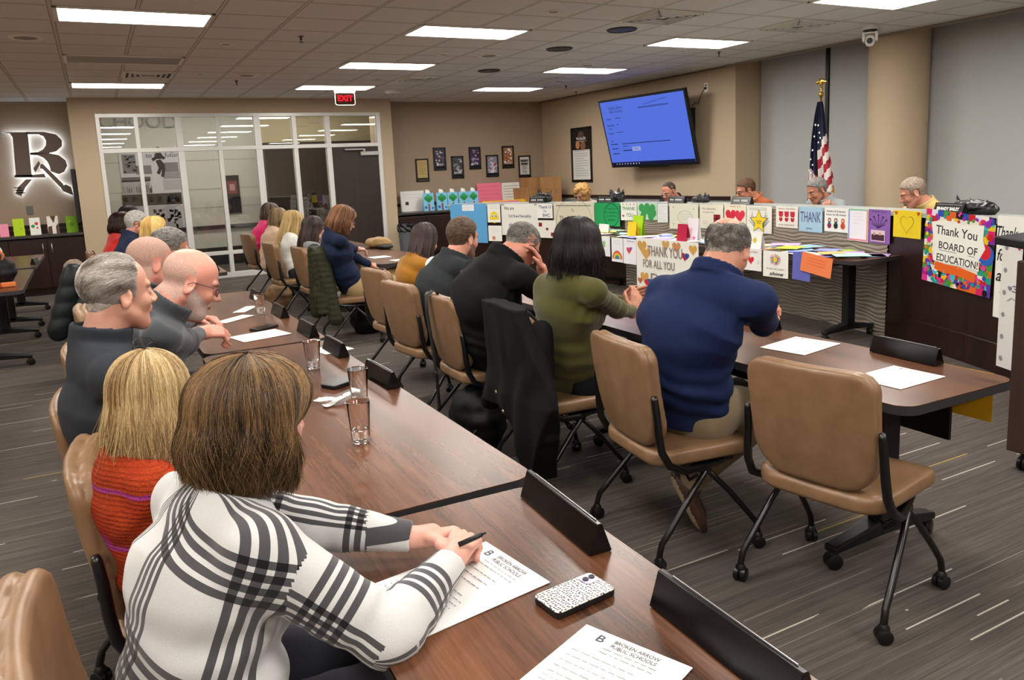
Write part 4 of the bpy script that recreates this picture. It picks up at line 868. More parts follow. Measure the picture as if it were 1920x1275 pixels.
# ------------------------------------------------------------------ back credenza
cabinet('credenza', 'dark low cabinet along the back wall beyond the dais', XR+.02, 8.5, 14.02, 14.56, .86, 6)
m = MB(); L = 8.5-XR; m.box(-L/2, L/2, -.29, .28, -.02, .02); o = m.build('countertop', plain('dark_counter', '3b3634', .35), None, bevel=.004, loc=((8.5+XR)/2+.01, 14.28, .87)); tag(o, 'dark countertop of the low cabinet along the back wall', 'countertop')
CT = .892
cabinet('corner_cabinet', 'small dark cabinet in the corner under the right-hand cardboard boxes', 7.95, 8.56, 13.36, 13.96, .892, 1)
restcard(753, 797, 358, 14.45, CT, 'e9e8e4', 'white poster propped at the left end of the back cabinet', [('lines', 0, .25, .7, '8a8a90', 2, .15), ('rect', -.25, -.1, .14, '3a3a44', .16)], grp='papers on the back cabinet')
for i, (a, b, c) in enumerate(((795, 815, 362), (820, 840, 361), (841, 860, 360), (862, 880, 359), (880, 898, 358))):
    o = restcard(a, b, c, 14.2-.02*i, CT, '7fc0e4', ('blue canvas with a green tree, leftmost of five', 'blue canvas with a green tree, second from the left', 'blue canvas with a green tree, middle of five', 'blue canvas with a green tree, second from the right', 'blue canvas with a green tree, rightmost beside the pink poster')[i],
        [('rect', 0, -.3, .16, '8a4a3a', .4), ('dot', -.2, .2, .2, '2f8f4a'), ('dot', .2, .2, .2, '2f8f4a'), ('dot', 0, .3, .2, '37a055'), ('dot', 0, .1, .2, '2a8040'), ('dot', -.3, -.3, .13, '2f6fb8'), ('dot', .32, -.35, .1, '2f6fb8')], name='tree_canvas', grp='tree canvases')
    o['category'] = 'painting'
    h = max(v.co.y for v in o.data.vertices); m = MB(); m.add([(-.05, h, -.004), (.05, h, -.004), (.03, h+.06, -.004), (-.04, h+.075, -.004), (-.05, h, -.03), (.05, h, -.03), (.03, h+.06, -.03), (-.04, h+.075, -.03)], [(0, 1, 2, 3), (7, 6, 5, 4), (0, 4, 5, 1), (1, 5, 6, 2), (2, 6, 7, 3), (3, 7, 4, 0)]); m.build('paper_tag', plain('tag_white', 'f2f2f0', .6), o)
restcard(897, 942, 343, 14.5, CT, 'f27c95', 'pink poster with faint writing propped behind the canvases', [('lines', 0, .1, .8, 'c85a78', 4, .5, .006)], grp='papers on the back cabinet')
restcard(943, 976, 342, 14.5, CT, 'e9e6e0', 'white poster propped beside the pink one', [('lines', 0, .1, .8, '6a6a70', 5, .5, .008)], grp='papers on the back cabinet')
def rolled(x0, x1, px, py, col, lab, z=CT, r=.05):
    a = aty(px[0], 380, 14.2); b = aty(px[1], 380, 14.2); m = MB(); m.tube([(a[0], 14.12, z+r), (b[0], 14.12, z+r)], r, 20)
    tag(m.build('rolled_paper', plain('paper_'+col, col, .6), None, True, auto=50), lab, 'paper roll', 'papers on the back cabinet')
rolled(0, 0, (900, 980), 0, 'efc02a', 'rolled yellow poster lying on the back cabinet', r=.06)
m = MB(); a = aty(917, 380, 14.03); b = aty(972, 380, 14.03); m.box(a[0], b[0], 14.0, 14.05, CT, CT+.1); tag(m.build('folded_paper', plain('paper_pink', 'f48ab0', .6), None, bevel=.004), 'folded pink paper in front of the yellow roll', 'paper')
M_card = wood('cardboard', 'a87c50', 'ba8e60', rough=.8, axis='Z', spec=.2)
def box(px0, px1, py0, zbase, Y, D, lab, h=None):
    a = aty(px0, 360, Y); b = aty(px1, 360, Y); t = aty((px0+px1)/2, py0, Y)[2]
    t_ = thing('cardboard_box', lab, 'box', ((a[0]+b[0])/2, Y+D/2, zbase), 0, 'cardboard boxes in the corner'); w = b[0]-a[0]; hh = t-zbase if h is None else h
    m = MB(); m.box(-w/2, w/2, -D/2, D/2, 0, hh-.004); m.build('carton', M_card, t_, bevel=.003)
    m = MB(); m.box(-w/2, w/2, -D/2, -.003, hh-.004, hh); m.build('flap', M_card, t_); m = MB(); m.box(-w/2, w/2, .003, D/2, hh-.004, hh); m.build('flap', M_card, t_)
    m = MB(); m.box(-.025, .025, -D/2-.001, D/2, hh-.0, hh+.001); m.box(-.025, .025, -D/2-.002, -D/2, hh*.7, hh+.001); m.build('tape', plain('tape_tan', '9a7550', .3), t_)
    return hh
h = box(993, 1031, 354, CT, 14.12, .4, 'lower cardboard box in the middle of the corner pile'); box(993, 1031, 332, CT+h+.002, 14.12, .4, 'upper cardboard box in the middle of the corner pile')
h = box(1032, 1053, 354, CT, 13.45, .4, 'lower cardboard box at the right of the corner pile'); box(1032, 1053, 331, CT+h+.002, 13.45, .4, 'upper cardboard box at the right of the corner pile')
box(977, 992, 353, CT, 14.16, .36, 'small cardboard box at the left of the corner pile')
# trash can
p = atz(757, 500, 0); tc = thing('trash_can', 'grey trash can with a black liner beside the brown door', 'trash can', (5.03, 13.6, 0))
m = MB(); m.lathe([(.13, 0), (.17, .66), (.165, .66), (.12, .02)], 20); m.build('can', plain('can_grey', '5c6066', .5), tc, True, auto=40)
lump('liner', lambda p: np.abs(np.hypot(p[:, 0], p[:, 1])-.165-.015*np.sin(np.arctan2(p[:, 1], p[:, 0])*9+p[:, 2]*60)*.6)-.008+np.maximum(np.abs(p[:, 2]-.64)-.07, 0), (-.24, -.24, .5), (.24, .24, .76), .012, plain('liner_black', '121213', .25), tc)
# ------------------------------------------------------------------ framed pictures
def framed(px0, px1, py0, py1, label, bg, items, axis='y', Y=14.6, name='framed_poster', grp='framed posters on the back wall', border=.03):
    if axis == 'y': a = aty(px0, py0, Y); b = aty(px1, py1, Y); w = abs(b[0]-a[0]); h = abs(a[2]-b[2]); fr = frame(Vector(((a[0]+b[0])/2, Y-.012, (a[2]+b[2])/2)), Vector((1, 0, 0)), Vector((0, 0, 1)), Vector((0, -1, 0)))
    else: a = atx(px0, py0, Y); b = atx(px1, py1, Y); w = abs(b[1]-a[1]); h = abs(a[2]-b[2]); fr = frame(Vector((Y-.012, (a[1]+b[1])/2, (a[2]+b[2])/2)), Vector((0, -1, 0)), Vector((0, 0, 1)), Vector((-1, 0, 0)))
    t = thing(name, label, 'poster', (0, 0, 0), 0, grp); t.matrix_world = fr
    m = MB()
    for q in ((-w/2, w/2, h/2-border, h/2), (-w/2, w/2, -h/2, -h/2+border), (-w/2, -w/2+border, -h/2, h/2), (w/2-border, w/2, -h/2, h/2)): m.box(*q, -.012, .012)
    m.build('frame', M_black, t, bevel=.003)
    o = mesh('print', [(-w/2+border/2, -h/2+border/2, 0), (w/2-border/2, -h/2+border/2, 0), (w/2-border/2, h/2-border/2, 0), (-w/2+border/2, h/2-border/2, 0)], [(0, 1, 2, 3)], plain('print_'+bg, bg, .35), t)
    fill(o, w-2*border, h-2*border, items, .002); return t
def busy(seed, cols, n=26):
    r = random.Random(seed); return [('rect', r.uniform(-.4, .4), r.uniform(-.35, .42), r.uniform(.06, .28), r.choice(cols), r.uniform(.03, .12)) for _ in range(n)]
framed(778, 805, 298, 340, 'framed gold sheet of writing, leftmost on the back wall', 'bfa468', [('lines', 0, .1, .8, '6a5428', 9, .6, .008), ('rect', 0, -.44, .98, '1a1a1a', .1)])
for i, (a, b, c, d, l, cols, bg) in enumerate(((811, 837, 277, 319, 'framed dark team photo with white figures, second from the left', ['d8d4d8', '6a5a78', '98909c', '2a2030'], '3a3040'), (845, 870, 293, 334, 'framed black and white crowd photo, third from the left', ['cfcfcf', '8a8a8a', '303030', 'b0b0b0'], '4a4a4a'),
    (878, 902, 276, 317, 'framed purple group photo, fourth from the left', ['c9b8d0', '6a4a80', '9a88a0', '241830'], '43304f'), (910, 935, 291, 331, 'framed team photo with red shirts, fifth from the left', ['b8303a', 'd8d0d8', '7a7a9a', 'e8e0e0'], '8a88a0'),
    (940, 964, 274, 315, 'framed orange arena photo, sixth from the left', ['c86a2a', 'e8d8c8', '8a3a20', 'f0e8e0'], '9a6a48'))):
    framed(a, b, c, d, l, bg, busy(i+9, cols)+[('rect', 0, -.43, .98, '15121a', .12), ('lines', 0, -.28, .7, 'e8e8e8', 2, .06, .01)])
framed(971, 995, 292, 332, 'framed white sheet of bold text, rightmost on the back wall', 'd5d3cc', [('lines', 0, .3, .8, K, 2, .05, .03), ('lines', 0, .14, .7, K, 2, .05, .03), ('lines', 0, -.15, .5, K, 6, .35, .012), ('rect', 0, -.46, .98, K, .08)])
framed(1071, 1112, 241, 341, 'tall black-framed poster, dark photo over a white text sheet, left of the screen', 'e4e2dd', [('rect', 0, .3, 1., '2a211d', .4), ('dot', 0, .36, .18, '5a4a42'), ('dot', -.2, .2, .12, 'c88a5a'), ('dot', .1, .18, .14, '8a6248'), ('t', 0, .33, .55, 'f0ece6', 'We Are BA', .06), ('lines', 0, .27, .6, 'e8e0d8', 1, 0, .008), ('lines', 0, -.17, .75, '8a8a88', 11, .5, .007)], 'x', 8.6, 'framed_certificate', None, .05)
# ------------------------------------------------------------------ wall screen
az, ti = .081, .244; W = 2.075; H = W*.575; k = W/1.55; c = np.array([6.101*k, 7.856*k, (2.005-1.6)*k+1.6])
n = Vector((-math.cos(az)*math.cos(ti), -math.sin(az)*math.cos(ti), -math.sin(ti))); xr = Vector((math.sin(az), -math.cos(az), 0)); upv = n.cross(xr); upv = upv if upv.z > 0 else -upv
tv = thing('wall_screen', 'large flat screen tilted off the right wall showing a blue document', 'screen', (0, 0, 0)); tv.matrix_world = frame(Vector(c), xr, upv, n)
m = MB(); m.box(-W/2, W/2, -H/2, H/2, -.06, 0); m.box(-.35, .35, -H/2-.02, -H/2+.02, -.05, -.005); m.build('screen_body', M_black, tv, bevel=.006)
m = MB(); m.box(-W/2+.035, W/2-.035, -H/2+.05, H/2-.035, 0, .003); disp = m.build('display', emit('screen_blue', '5f7df0', .82), tv)
fill(disp, W, H, [('rect', 0, -.445, .965, '0b1440', .05), ('t', -.30, .37, .17, '33489a', 'BROKEN ARROW', .035), ('t', -.30, .32, .165, '33489a', 'PUBLIC SCHOOLS', .035), ('lines', .14, .335, .34, '1c2c70', 2, .012, .008), ('stroke', 0, 0, 0, '1c2c70', [(.03, .37), (.3, .42)], .006),
    ('t', -.41, .22, .07, '14205e', 'Category', .035), ('lines', -.29, .225, .07, '14205e', 1, 0, .01), ('t', -.40, .13, .09, '14205e', 'Board Item', .03), ('t', -.41, .08, .04, '14205e', 'Type', .03), ('lines', -.31, .135, .02, '14205e', 1, 0, .01), ('t', -.41, .01, .065, '14205e', 'Subject', .033), ('lines', -.3, .02, .08, '14205e', 1, 0, .01),
    ('lines', -.42, -.1, .02, '14205e', 1, 0, .012), ('lines', -.40, -.15, .09, '14205e', 1, 0, .014), ('lines', -.02, -.15, .56, '14205e', 1, 0, .012), ('lines', -.27, -.185, .06, '14205e', 1, 0, .01), ('lines', -.40, -.215, .08, '14205e', 1, 0, .014), ('lines', -.25, -.25, .11, '14205e', 1, 0, .016), ('rect', -.14, -.235, .1, '9fb2f8', .06), ('t', -.14, -.235, .06, '5a70d0', 'Safety', .035), ('lines', -.40, -.29, .08, '14205e', 1, 0, .014)]
    +[('dot', -.42+.035*i, -.445, .006, 'c8d4f8') for i in range(9)], .004)
m = MB(); q = Vector((8.6, c[1]+.05, c[2]+.0)); inv = tv.matrix_world.inverted()
m.tube([inv @ Vector((8.58, c[1]-.2, c[2]+.1)), (-.2, .1, -.06)], .03, 8); m.tube([inv @ Vector((8.58, c[1]+.2, c[2]+.1)), (.2, .1, -.06)], .03, 8); m.box(-.3, .3, -.2, .2, -.09, -.06); m.build('wall_bracket', M_black, tv)
pb = atx(1298, 226, 8.56); m = MB(); m.box(-.04, .04, -.03, .03, -.25, .2); mm = m.build('media_box', M_black, None, bevel=.005, loc=(8.56, pb[1], pb[2])); tag(mm, 'slim black bracket box on the wall behind the right edge of the screen', 'bracket')
po = atx(1324, 164, 8.6); ot = thing('wall_outlet', 'white outlet plate with a black plug high on the right wall', 'outlet', (8.6, po[1], po[2]))
m = MB(); m.box(-.006, 0, -.04, .04, -.07, .07); m.build('plate', M_white, ot, bevel=.003); m = MB(); m.box(-.035, -.006, -.018, .018, -.03, .005); m.box(-.01, -.005, -.015, .015, .02, .045); m.build('plug', M_black, ot, bevel=.003)
pe = atx(1292, 199, 8.5); m = MB(); m.tube([(-.03, 0, -.015), (-.06, .03, -.08), (-.04, .14, -.24), (-.03, (pe[1]-po[1])*.7, (pe[2]-po[2])*.8), (-.05, pe[1]-po[1], pe[2]-po[2])], .006, 6); m.build('cord', M_black, ot, True)
# ------------------------------------------------------------------ flag
pf = atx(1540, 160, 8.2); FX, FY = 8.2, pf[1]; FZ = pf[2]
fl = thing('flag', 'furled American flag on a gold eagle-topped pole by the window wall', 'flag', (FX, FY, 0))
m = MB(); m.tube([(0, 0, .06), (0, 0, FZ-.12)], .013, 10); m.build('flagpole', plain('pole_gold', 'b98f3c', .3, .8), fl, True)
m = MB(); m.lathe([(.14, 0), (.13, .04), (.03, .07), (.0001, .07)], 24); m.build('flag_base', plain('pole_gold', 'b98f3c', .3, .8), fl, True, auto=40)
m = MB(); m.lathe([(.012, -.16), (.028, -.12), (.03, -.1), (.014, -.08), (.012, -.05), (.02, -.03)], 12, 0, (0, 0, FZ)); e = m.build('finial', plain('finial_gold', 'c9a24a', .25, .9), fl, True)
lump('eagle', lambda p: smin(smin(sd_ell(p, (0, 0, .02), (.022, .022, .05)), sd_cone(p, (0, .01, .06), (-.03, .0, .075), .014, .008), .01), np.minimum(sd_cone(p, (0, .01, .05), (0, .075, .035), .02, .009, np.array([0, 0, 1.]), 1.8), sd_cone(p, (0, -.01, .05), (0, -.075, .035), .02, .009, np.array([0, 0, 1.]), 1.8)), .01), (-.06, -.1, -.05), (.06, .1, .1), .006, plain('finial_gold', 'c9a24a', .25, .9), fl, (0, 0, FZ))
def flagcloth():
    v = []; f = []; ix = []; nu, nv = 96, 70; top = FZ-.2; bot = top-1.42
    for j in range(nv+1):
        t = j/nv; wdt = .035+.175*t**.8
        for i in range(nu+1):
            s = i/nu*2-1; fold = math.cos(s*13+t*1.2)*.04*t**.5+.012*math.sin(s*29); sag = (.35 if s > 0 else .0)*max(0, t-.55)
            z = top-(top-bot)*t*(1-.22*max(0, s)) ; y = -s*wdt+(.02*math.sin(t*5))
            v.append((fold-.02, y, z))
    for j in range(nv):
        for i in range(nu):
            a = j*(nu+1)+i; f.append((a, a+1, a+nu+2, a+nu+1)); s = (i+.5)/nu*2-1; t = (j+.5)/nv
            if abs(s-.02) < .05: c = 3
            elif s > 0: q = t+s*.12; c = 2 if q < .47 else (1 if int((q-.47)/.085) % 2 == 0 else 0)
            else: q = t-s*.1; c = 2 if q < .66 else (0 if int((s+1)*5.2) % 2 == 0 else 1)
            if t > .965 or (s > 0 and t+0 > .955): c = 3
            ix.append(c)
    return mesh('flag_cloth', v, f, [plain('flag_red', 'a3152b', .6), plain('flag_white', 'e2dcd8', .6), plain('flag_blue', '141b3c', .6), plain('fringe_gold', 'd09a2e', .5)], fl, True, ix)
flc = flagcloth(); m = MB(); rr = random.Random(2)
for s, t in ((-.3, .3), (-.45, .42), (-.6, .5), (-.35, .55), (-.5, .62), (-.7, .6), (.3, .22), (.45, .3), (.3, .38), (.55, .36), (-.2, .2)):
    x0, y0 = -.075, -s*(.035+.175*t**.8); z0 = FZ-.2-1.42*t*(1-.22*max(0, s)); pts = [(x0, y0+.017*(1 if k % 2 == 0 else .45)*math.sin(math.pi*k/5), z0+.017*(1 if k % 2 == 0 else .45)*math.cos(math.pi*k/5)) for k in range(10)]
    m.add([(x0, y0, z0)]+pts, [(0, k+1, (k+1) % 10+1) for k in range(10)])
m.build('stars', plain('flag_star', 'f0eeea', .6), flc)
# ------------------------------------------------------------------ name plates
def nameplate(x, y, rz, label, L=.29, H=.07, D=.06, text=None, z=.742, grp='black name plates on the tables', card=True):
    t = thing('name_plate', label, 'name plate', (x, y, z), rz, grp)      # faces local +x, sits along local y
    m = MB(); P = [(-D/2, 0), (D/2, 0), (D*.1, H), (-D*.02-.006, H)]
    m.add([(a, s*L/2, b) for s in (-1, 1) for a, b in P], [(3, 2, 1, 0), (4, 5, 6, 7), (0, 1, 5, 4), (1, 2, 6, 5), (2, 3, 7, 6), (3, 0, 4, 7)]); m.build('holder', plain('gloss_black', '080707', .22, spec=.35), t, bevel=.002)
    if card: m = MB(); m.box(D*.0, D*.0+.002, -L*.45, L*.4, H*.5, H+.003); m.build('card_edge', M_steel, t)
    if text:
        if text[0] == '#':                 # too blurred to read: bare white marks, two words
            a_, b_ = map(int, text[1:].split(',')); n_ = a_+b_+1; m = MB(); xx = D*.30+.004
            for i_ in range(n_):
                if i_ != a_: y_ = -L*.38+L*.76*i_/n_; m.box(xx-.001, xx, y_, y_+L*.76/n_*.6, H*.34, H*.62)
            m.build('lettering', plain('letter_white', 'e8e8e8', .5), t)
        else: text_obj('lettering', text, plain('letter_white', 'e8e8e8', .5), .035, (D*.32+.003, 0, H*.48), (R(78), 0, R(90)), t, L*.78, bold=.002)
        m = MB(); q = L*.44
        for zz in (.16, .86): xx = D/2-(D*.4)*zz+.0015; m.box(xx-.001, xx, -q, q, H*zz-.001, H*zz+.001)
        m.build('border', plain('letter_white', 'e8e8e8', .5), t)
    return t
def plate_px(pa, pb, label, z=.742, L=None):
    a = atz(*pa, z); b = atz(*pb, z); c_ = (a+b)/2; d = a-b; rz = math.atan2(-d[0], d[1]); return nameplate(c_[0], c_[1], rz, label, L or math.hypot(d[0], d[1]))
nameplate(.925, 1.545, R(-4), 'name plate beside the wooden corner where two tables meet', .37)
nameplate(.895, .95, R(-2), 'name plate at the bottom edge of the picture, right of the spotted phone', .37)
nameplate(.985, 3.10, R(2), 'name plate right of the empty clear cup, with a dark red sheen', .30)
for (pa, pb), l in zip((((612, 652), (640, 668)), ((568, 614), (596, 630)), ((518, 582), (540, 594)), ((485, 553), (502, 563))), ('name plate beside the white napkin under the second cup', 'name plate level with the black phone by the writing hand', 'name plate right of the far clear cup, third from the far end', 'farthest name plate of that table, at its end corner')):
    a = atz(*pb, .742); nameplate(.975, a[1]+.1, R(2), l, .27)
nameplate(2.955, 2.06, R(-4), 'name plate beyond the two agendas on the right-hand table', .32)
nameplate(2.97, 2.92, R(-2), 'name plate past the clasped hands of the man in navy', .3)
nameplate(1.0, 8.35, 0, 'name plate at the near end of the far left-row table', .27); nameplate(1.0, 9.4, 0, 'name plate beside the black figure-like papers on the far left-row table', .27); nameplate(-.72, 11.0, R(170), 'small name plate on the far left table by the cabinet', .2)
# on the ledge of the dais, facing the room
def ledge_plate(px, label, text, wpx):
    a, _ = aof(px, 385, DR+.03); x, y, _z = apt(a, DR+.06); aw, _ = aof(px+wpx, 385, DR+.03)
    return nameplate(x, y, a+math.pi, label, abs(a-aw)*DR, .085, .07, text, DT+.036, 'lettered name plates on the dais ledge', False)
ledge_plate(1007, 'lettered name plate at the left end of the dais ledge', '#5,6', 30); ledge_plate(1134, 'lettered name plate above the green poster', '#5,5', 30)
ledge_plate(1267, 'lettered name plate before the man looking down left of centre', '#4,7', 30); ledge_plate(1388, 'lettered name plate before the man in the orange jacket', '#6,6', 36); ledge_plate(1776, 'largest lettered name plate, before the man in yellow', 'BRANDY BAILEY', 56)
M_tissue = plain('black_tissue', '0a0a0b', .35)
def tissue(px, w, h, label, seed, back=.2):
    a, _ = aof(px, 385, DR+.03); x, y, _z = apt(a, DR+back); r = random.Random(seed); t = thing('black_gift_wrap', label, 'gift wrap', (x, y, DT+.036), a, 'black tissue parcels on the dais'); 
    pk = [(r.uniform(-w, w), r.uniform(.4, 1)*h, r.uniform(.01, .03)) for _ in range(9)]
    def fn(p):
        d = sd_ell(p, (0, 0, h*.25), (.07, w, h*.42))
        for yy, hh, rr2 in pk: d = smin(d, sd_cone(p, (0, yy*.7, h*.3), (0, yy, hh), .02, .003, np.array([0, 1., 0]), 2), .012)
        return smax(d+vnoise(p*38, seed)*.008, -p[:, 2], .002)
    lump('tissue', fn, (-.11, -w*1.4-.03, -.01), (.11, w*1.4+.03, h*1.15+.02), .011, M_tissue, t)
tissue(1003, .2, .2, 'spiky black tissue parcel at the left end of the dais', 1); tissue(1142, .13, .2, 'peaked black tissue parcel behind the plate over the green poster', 2)
tissue(1290, .15, .12, 'flat black tissue parcel beside the man looking down', 3, .24); tissue(1790, .24, .16, 'wide black tissue parcel beside the man in yellow', 4, .2)
tissue(1918, .12, .2, 'black tissue parcel cut by the right edge', 6)
# ------------------------------------------------------------------ sheets on tables
def sheet(quad, z, label, items=(), col='f4f3f1', name='agenda_sheet', cat='paper', grp='printed sheets on the tables', w=.216, h=.279):
    q = [atz(*p, z) for p in quad]; c_ = sum(q)/4; xr = Vector((q[1]-q[0])+(q[2]-q[3])).normalized(); n_ = Vector((0, 0, 1)); up = n_.cross(xr)
    w = ((q[1]-q[0])@(q[1]-q[0]))**.5*.5+((q[2]-q[3])@(q[2]-q[3]))**.5*.5; h = ((q[3]-q[0])@(q[3]-q[0]))**.5*.5+((q[2]-q[1])@(q[2]-q[1]))**.5*.5
    return paper(name, label, cat, frame(Vector((c_[0], c_[1], z)), xr, up, n_), w, h, col, items, grp)
AG = [('t', -.28, .42, .07, '4a4a52', 'B', .07), ('t', .05, .44, .42, '55555c', 'BROKEN ARROW', .035), ('t', .05, .39, .42, '55555c', 'PUBLIC SCHOOLS', .035), ('lines', .05, .32, .5, '8a8a8e', 2, .04), ('lines', -.1, .1, .6, '8a8a8e', 5, .25), ('lines', -.05, -.25, .7, '97979c', 9, .35)]
# reading direction towards the seated person (text top points to +X)
def sheet_rot(px_c, rot, z, label, items=AG, w=.216, h=.279, **k):
    c_ = atz(*px_c, z); a = R(rot); up = Vector((math.cos(a), math.sin(a), 0)); n_ = Vector((0, 0, 1)); xr = up.cross(n_)
    kw = dict(name='agenda_sheet', cat='paper', grp='printed sheets on the tables', col='e9e8e6'); kw.update(k)
    return paper(kw['name'], label, kw['cat'], frame(Vector((c_[0], c_[1], z)), xr, up, n_), w, h, kw['col'], items, kw['grp'])
sheet_rot((850, 1100), 8, .7415, 'printed agenda under the forearms of the woman in plaid', w=.24, h=.33)
sheet_rot((1110, 1290), 22, .7415, 'agenda cut by the bottom edge of the picture', w=.22, h=.29)
sheet_rot((1500, 648), 10, .7415, 'agenda beside the clasped hands of the man in navy', w=.23, h=.3)
sheet_rot((1682, 707), 2, .7415, 'agenda nearest the right-hand table end')
sheet_rot((488, 629), 14, .7415, 'agenda under the fist of the bald man with glasses')
sheet_rot((440, 598), 40, .7415, 'folded white sheet before the clasped hands', [], w=.1, h=.26); sheet_rot((460, 580), 60, .7415, 'white napkin strip beside the far cup', [], w=.08, h=.25, name='paper_napkin', cat='napkin')
sheet_rot((622, 655), 15, .7415, 'white napkin under the second cup', [], w=.17, h=.16, name='paper_napkin', cat='napkin')
sheet_rot((712, 482), 5, .7415, 'white paper by the elbow of the woman in navy', [], w=.2, h=.2)
sheet_rot((752, 487), 5, .7415, 'white paper at the end of the far right-row table', [], w=.15, h=.2)
sheet_rot((1300, 578), 0, .7415, 'agenda under the hands of the woman in olive', w=.2, h=.26)
# crumpled napkins beside the near cup
p = atz(625, 760, .742); nk = thing('crumpled_napkin', 'crumpled white napkins between the blonde bob and the clear cup', 'napkin', (p[0]+.01, p[1], .742))
for i, (x0, y0, rz, l, wd) in enumerate(((0, 0.02, .5, .11, .035), (.05, -.03, 1.1, .1, .03), (-.03, .03, 2.2, .1, .035), (.07, .02, -.3, .07, .04))):
    c0, s0 = math.cos(rz), math.sin(rz)
    lump('napkin_fold', lambda p: np.maximum(np.maximum(np.abs(p@np.array([c0, s0, 0])-x0*c0-y0*s0)-l/2, np.abs(p@np.array([-s0, c0, 0])+x0*s0-y0*c0)-wd/2), np.abs(p[:, 2]-.008-i*.006-.006*np.sin(p[:, 0]*60+i))-.003), (-.12, -.12, -.006), (.16, .12, .06), .005, plain('napkin_white', 'f2f2f0', .7), nk)
M_glass = glass_mat('clear_plastic', 'ffffff', 0, 1.35); M_water = glass_mat('water', 'ffffff', 0, 1.33)
def cup(x, y, label, h=.135, water=0):
    t = thing('clear_cup', label, 'cup', (x, y, .742), 0, 'clear plastic cups')
    m = MB(); pr = [(.0001, .006), (.026, .006), (.028, .012), (.037, h-.002), (.0385, h), (.0395, h-.002), (.0385, h-.006), (.030, .012), (.028, .0), (.022, 0), (.0001, .003)]
    m.lathe(pr[::-1], 32); m.build('cup_body', M_glass, t, True)
    if water: m = MB(); r1 = .0275+.009*water; m.lathe([(.0001, .0075), (.0262, .0075), (.0278, .0125), (r1, h*water), (.0001, h*water)], 32); m.build('water', M_water, t, True, auto=50)
    return t
p = atz(677, 828, .742); cup(p[0], p[1], 'clear cup a third full of water, nearest the camera', .14, .3)
p = atz(675, 757, .742); cup(p[0], p[1], 'empty clear cup beyond the half-full one', .14, .12)
p = atz(588, 690, .742); cup(p[0], p[1], 'clear cup on the napkin behind the bob hairdo', .13, .25)
p = atz(489, 588, .742); cup(p[0], p[1], 'clear cup before the clasped hands, farthest', .13, .3)
def slab(px, w, l, h, rz, name, label, cat, mat, z=.742, extra=None):
    p = atz(*px, z); t = thing(name, label, cat, (p[0], p[1], z), rz); m = MB(); m.prism(rrect(w, l, min(w, l)*.14, 5), 0, h); m.build('case', mat, t, bevel=.0015)
    if extra: extra(t, w, l, h)
    return t
def scr(t, w, l, h): m = MB(); m.prism(rrect(w*.92, l*.95, w*.1, 5), h, h+.0006); m.build('screen_glass', plain('gloss_black', '080707', .22, spec=.35), t)
slab((645, 718), .09, .19, .014, R(-62), 'smartphone', 'black phone lying behind the empty clear cup', 'phone', M_black, extra=scr)
slab((495, 616), .08, .16, .012, R(-62), 'smartphone', 'black phone beside the fist of the bald man', 'phone', M_black, extra=scr)
M_spot = NT('spotted_case'); _v = M_spot.new('ShaderNodeTexVoronoi', voronoi_dimensions='2D', i_Scale=150., i_Randomness=.55); _c = M_spot.coord('Object'); _mp = M_spot.new('ShaderNodeMapping'); _mp.inputs['Scale'].default_value = (1.1, .85, 1); M_spot.link(_c, _mp.inputs[0]); M_spot.link(_mp.outputs[0], _v.inputs['Vector'])
M_spot = M_spot.set(M_spot.ramp(_v.outputs['Distance'], [(.0, lin('1a1614')), (.31, lin('1a1614')), (.36, lin('efe6da')), (1, lin('efe6da'))]), .3)
def cams(t, w, l, h):
    m = MB(); m.prism(rrect(w*.985, l*.985, w*.13, 5), h-.004, h+.002); m.build('spotted_shell', M_spot, t, bevel=.0015)
    m = MB(); m.prism(rrect(.034, .034, .009, 5, -w/2+.023, l/2-.023), h+.002, h+.004); c_ = m.build('camera_plate', plain('lilac', 'b9b3d6', .3), t)
    for k in (-1, 1): m = MB(); m.lathe([(.0065, 0), (.0065, .0025), (.0045, .0025), (.0001, .0015)], 16, 0, (-w/2+.023, l/2-.023+k*.008, h+.004)); m.build('camera_lens', M_black, c_, True, auto=40)
slab((1078, 1121), .084, .15, .012, R(-84), 'smartphone', 'phone in a black-spotted cream case on the nearest table', 'phone', M_black, extra=cams)
# ------------------------------------------------------------------ cards piled on the card tables
cc = [('f3f2f0', 'white'), ('f3f2f0', 'white'), ('f2d84a', 'yellow'), ('b7d84a', 'lime'), ('8fb8e6', 'light blue'), ('f4a8c0', 'pink'), ('c7a8e0', 'lilac'), ('f3f2f0', 'white'), ('f0b070', 'peach'), ('a8d8c0', 'mint'), ('8a94e0', 'periwinkle')]
r_ = random.Random(11); k = 0
for i in range(84):
    y = 4.35+r_.random()*4.4; x = 5.5+(y-4.3)*.035+r_.uniform(0, .5); col, nm = cc[i % len(cc)] if y > 5.2 else r_.choice(cc)
    if y < 4.6: x = min(x, 5.95)
    a = r_.uniform(0, 6.28); M = Matrix.Translation((x, y, .7425+.0017*(i % 14))) @ Matrix.Rotation(a, 4, 'Z')
    o = paper('loose_card', ('large ', 'small ', 'square ')[i % 3]+nm+' card in the pile, '+('right of the orange card' if y < 4.9 else 'above the flower card' if y < 5.6 else 'behind the balding man' if y < 6.6 else 'behind the gold-heart banner' if y < 7.6 else 'at the left end')+(', front edge' if x < 5.68 else ', middle' if x < 5.85 else ', by the dais'), 'card', M, (.22, .12, .2)[i % 3], (.28, .16, .2)[i % 3], col, [], 'cards spread over the card tables', th=.0015)
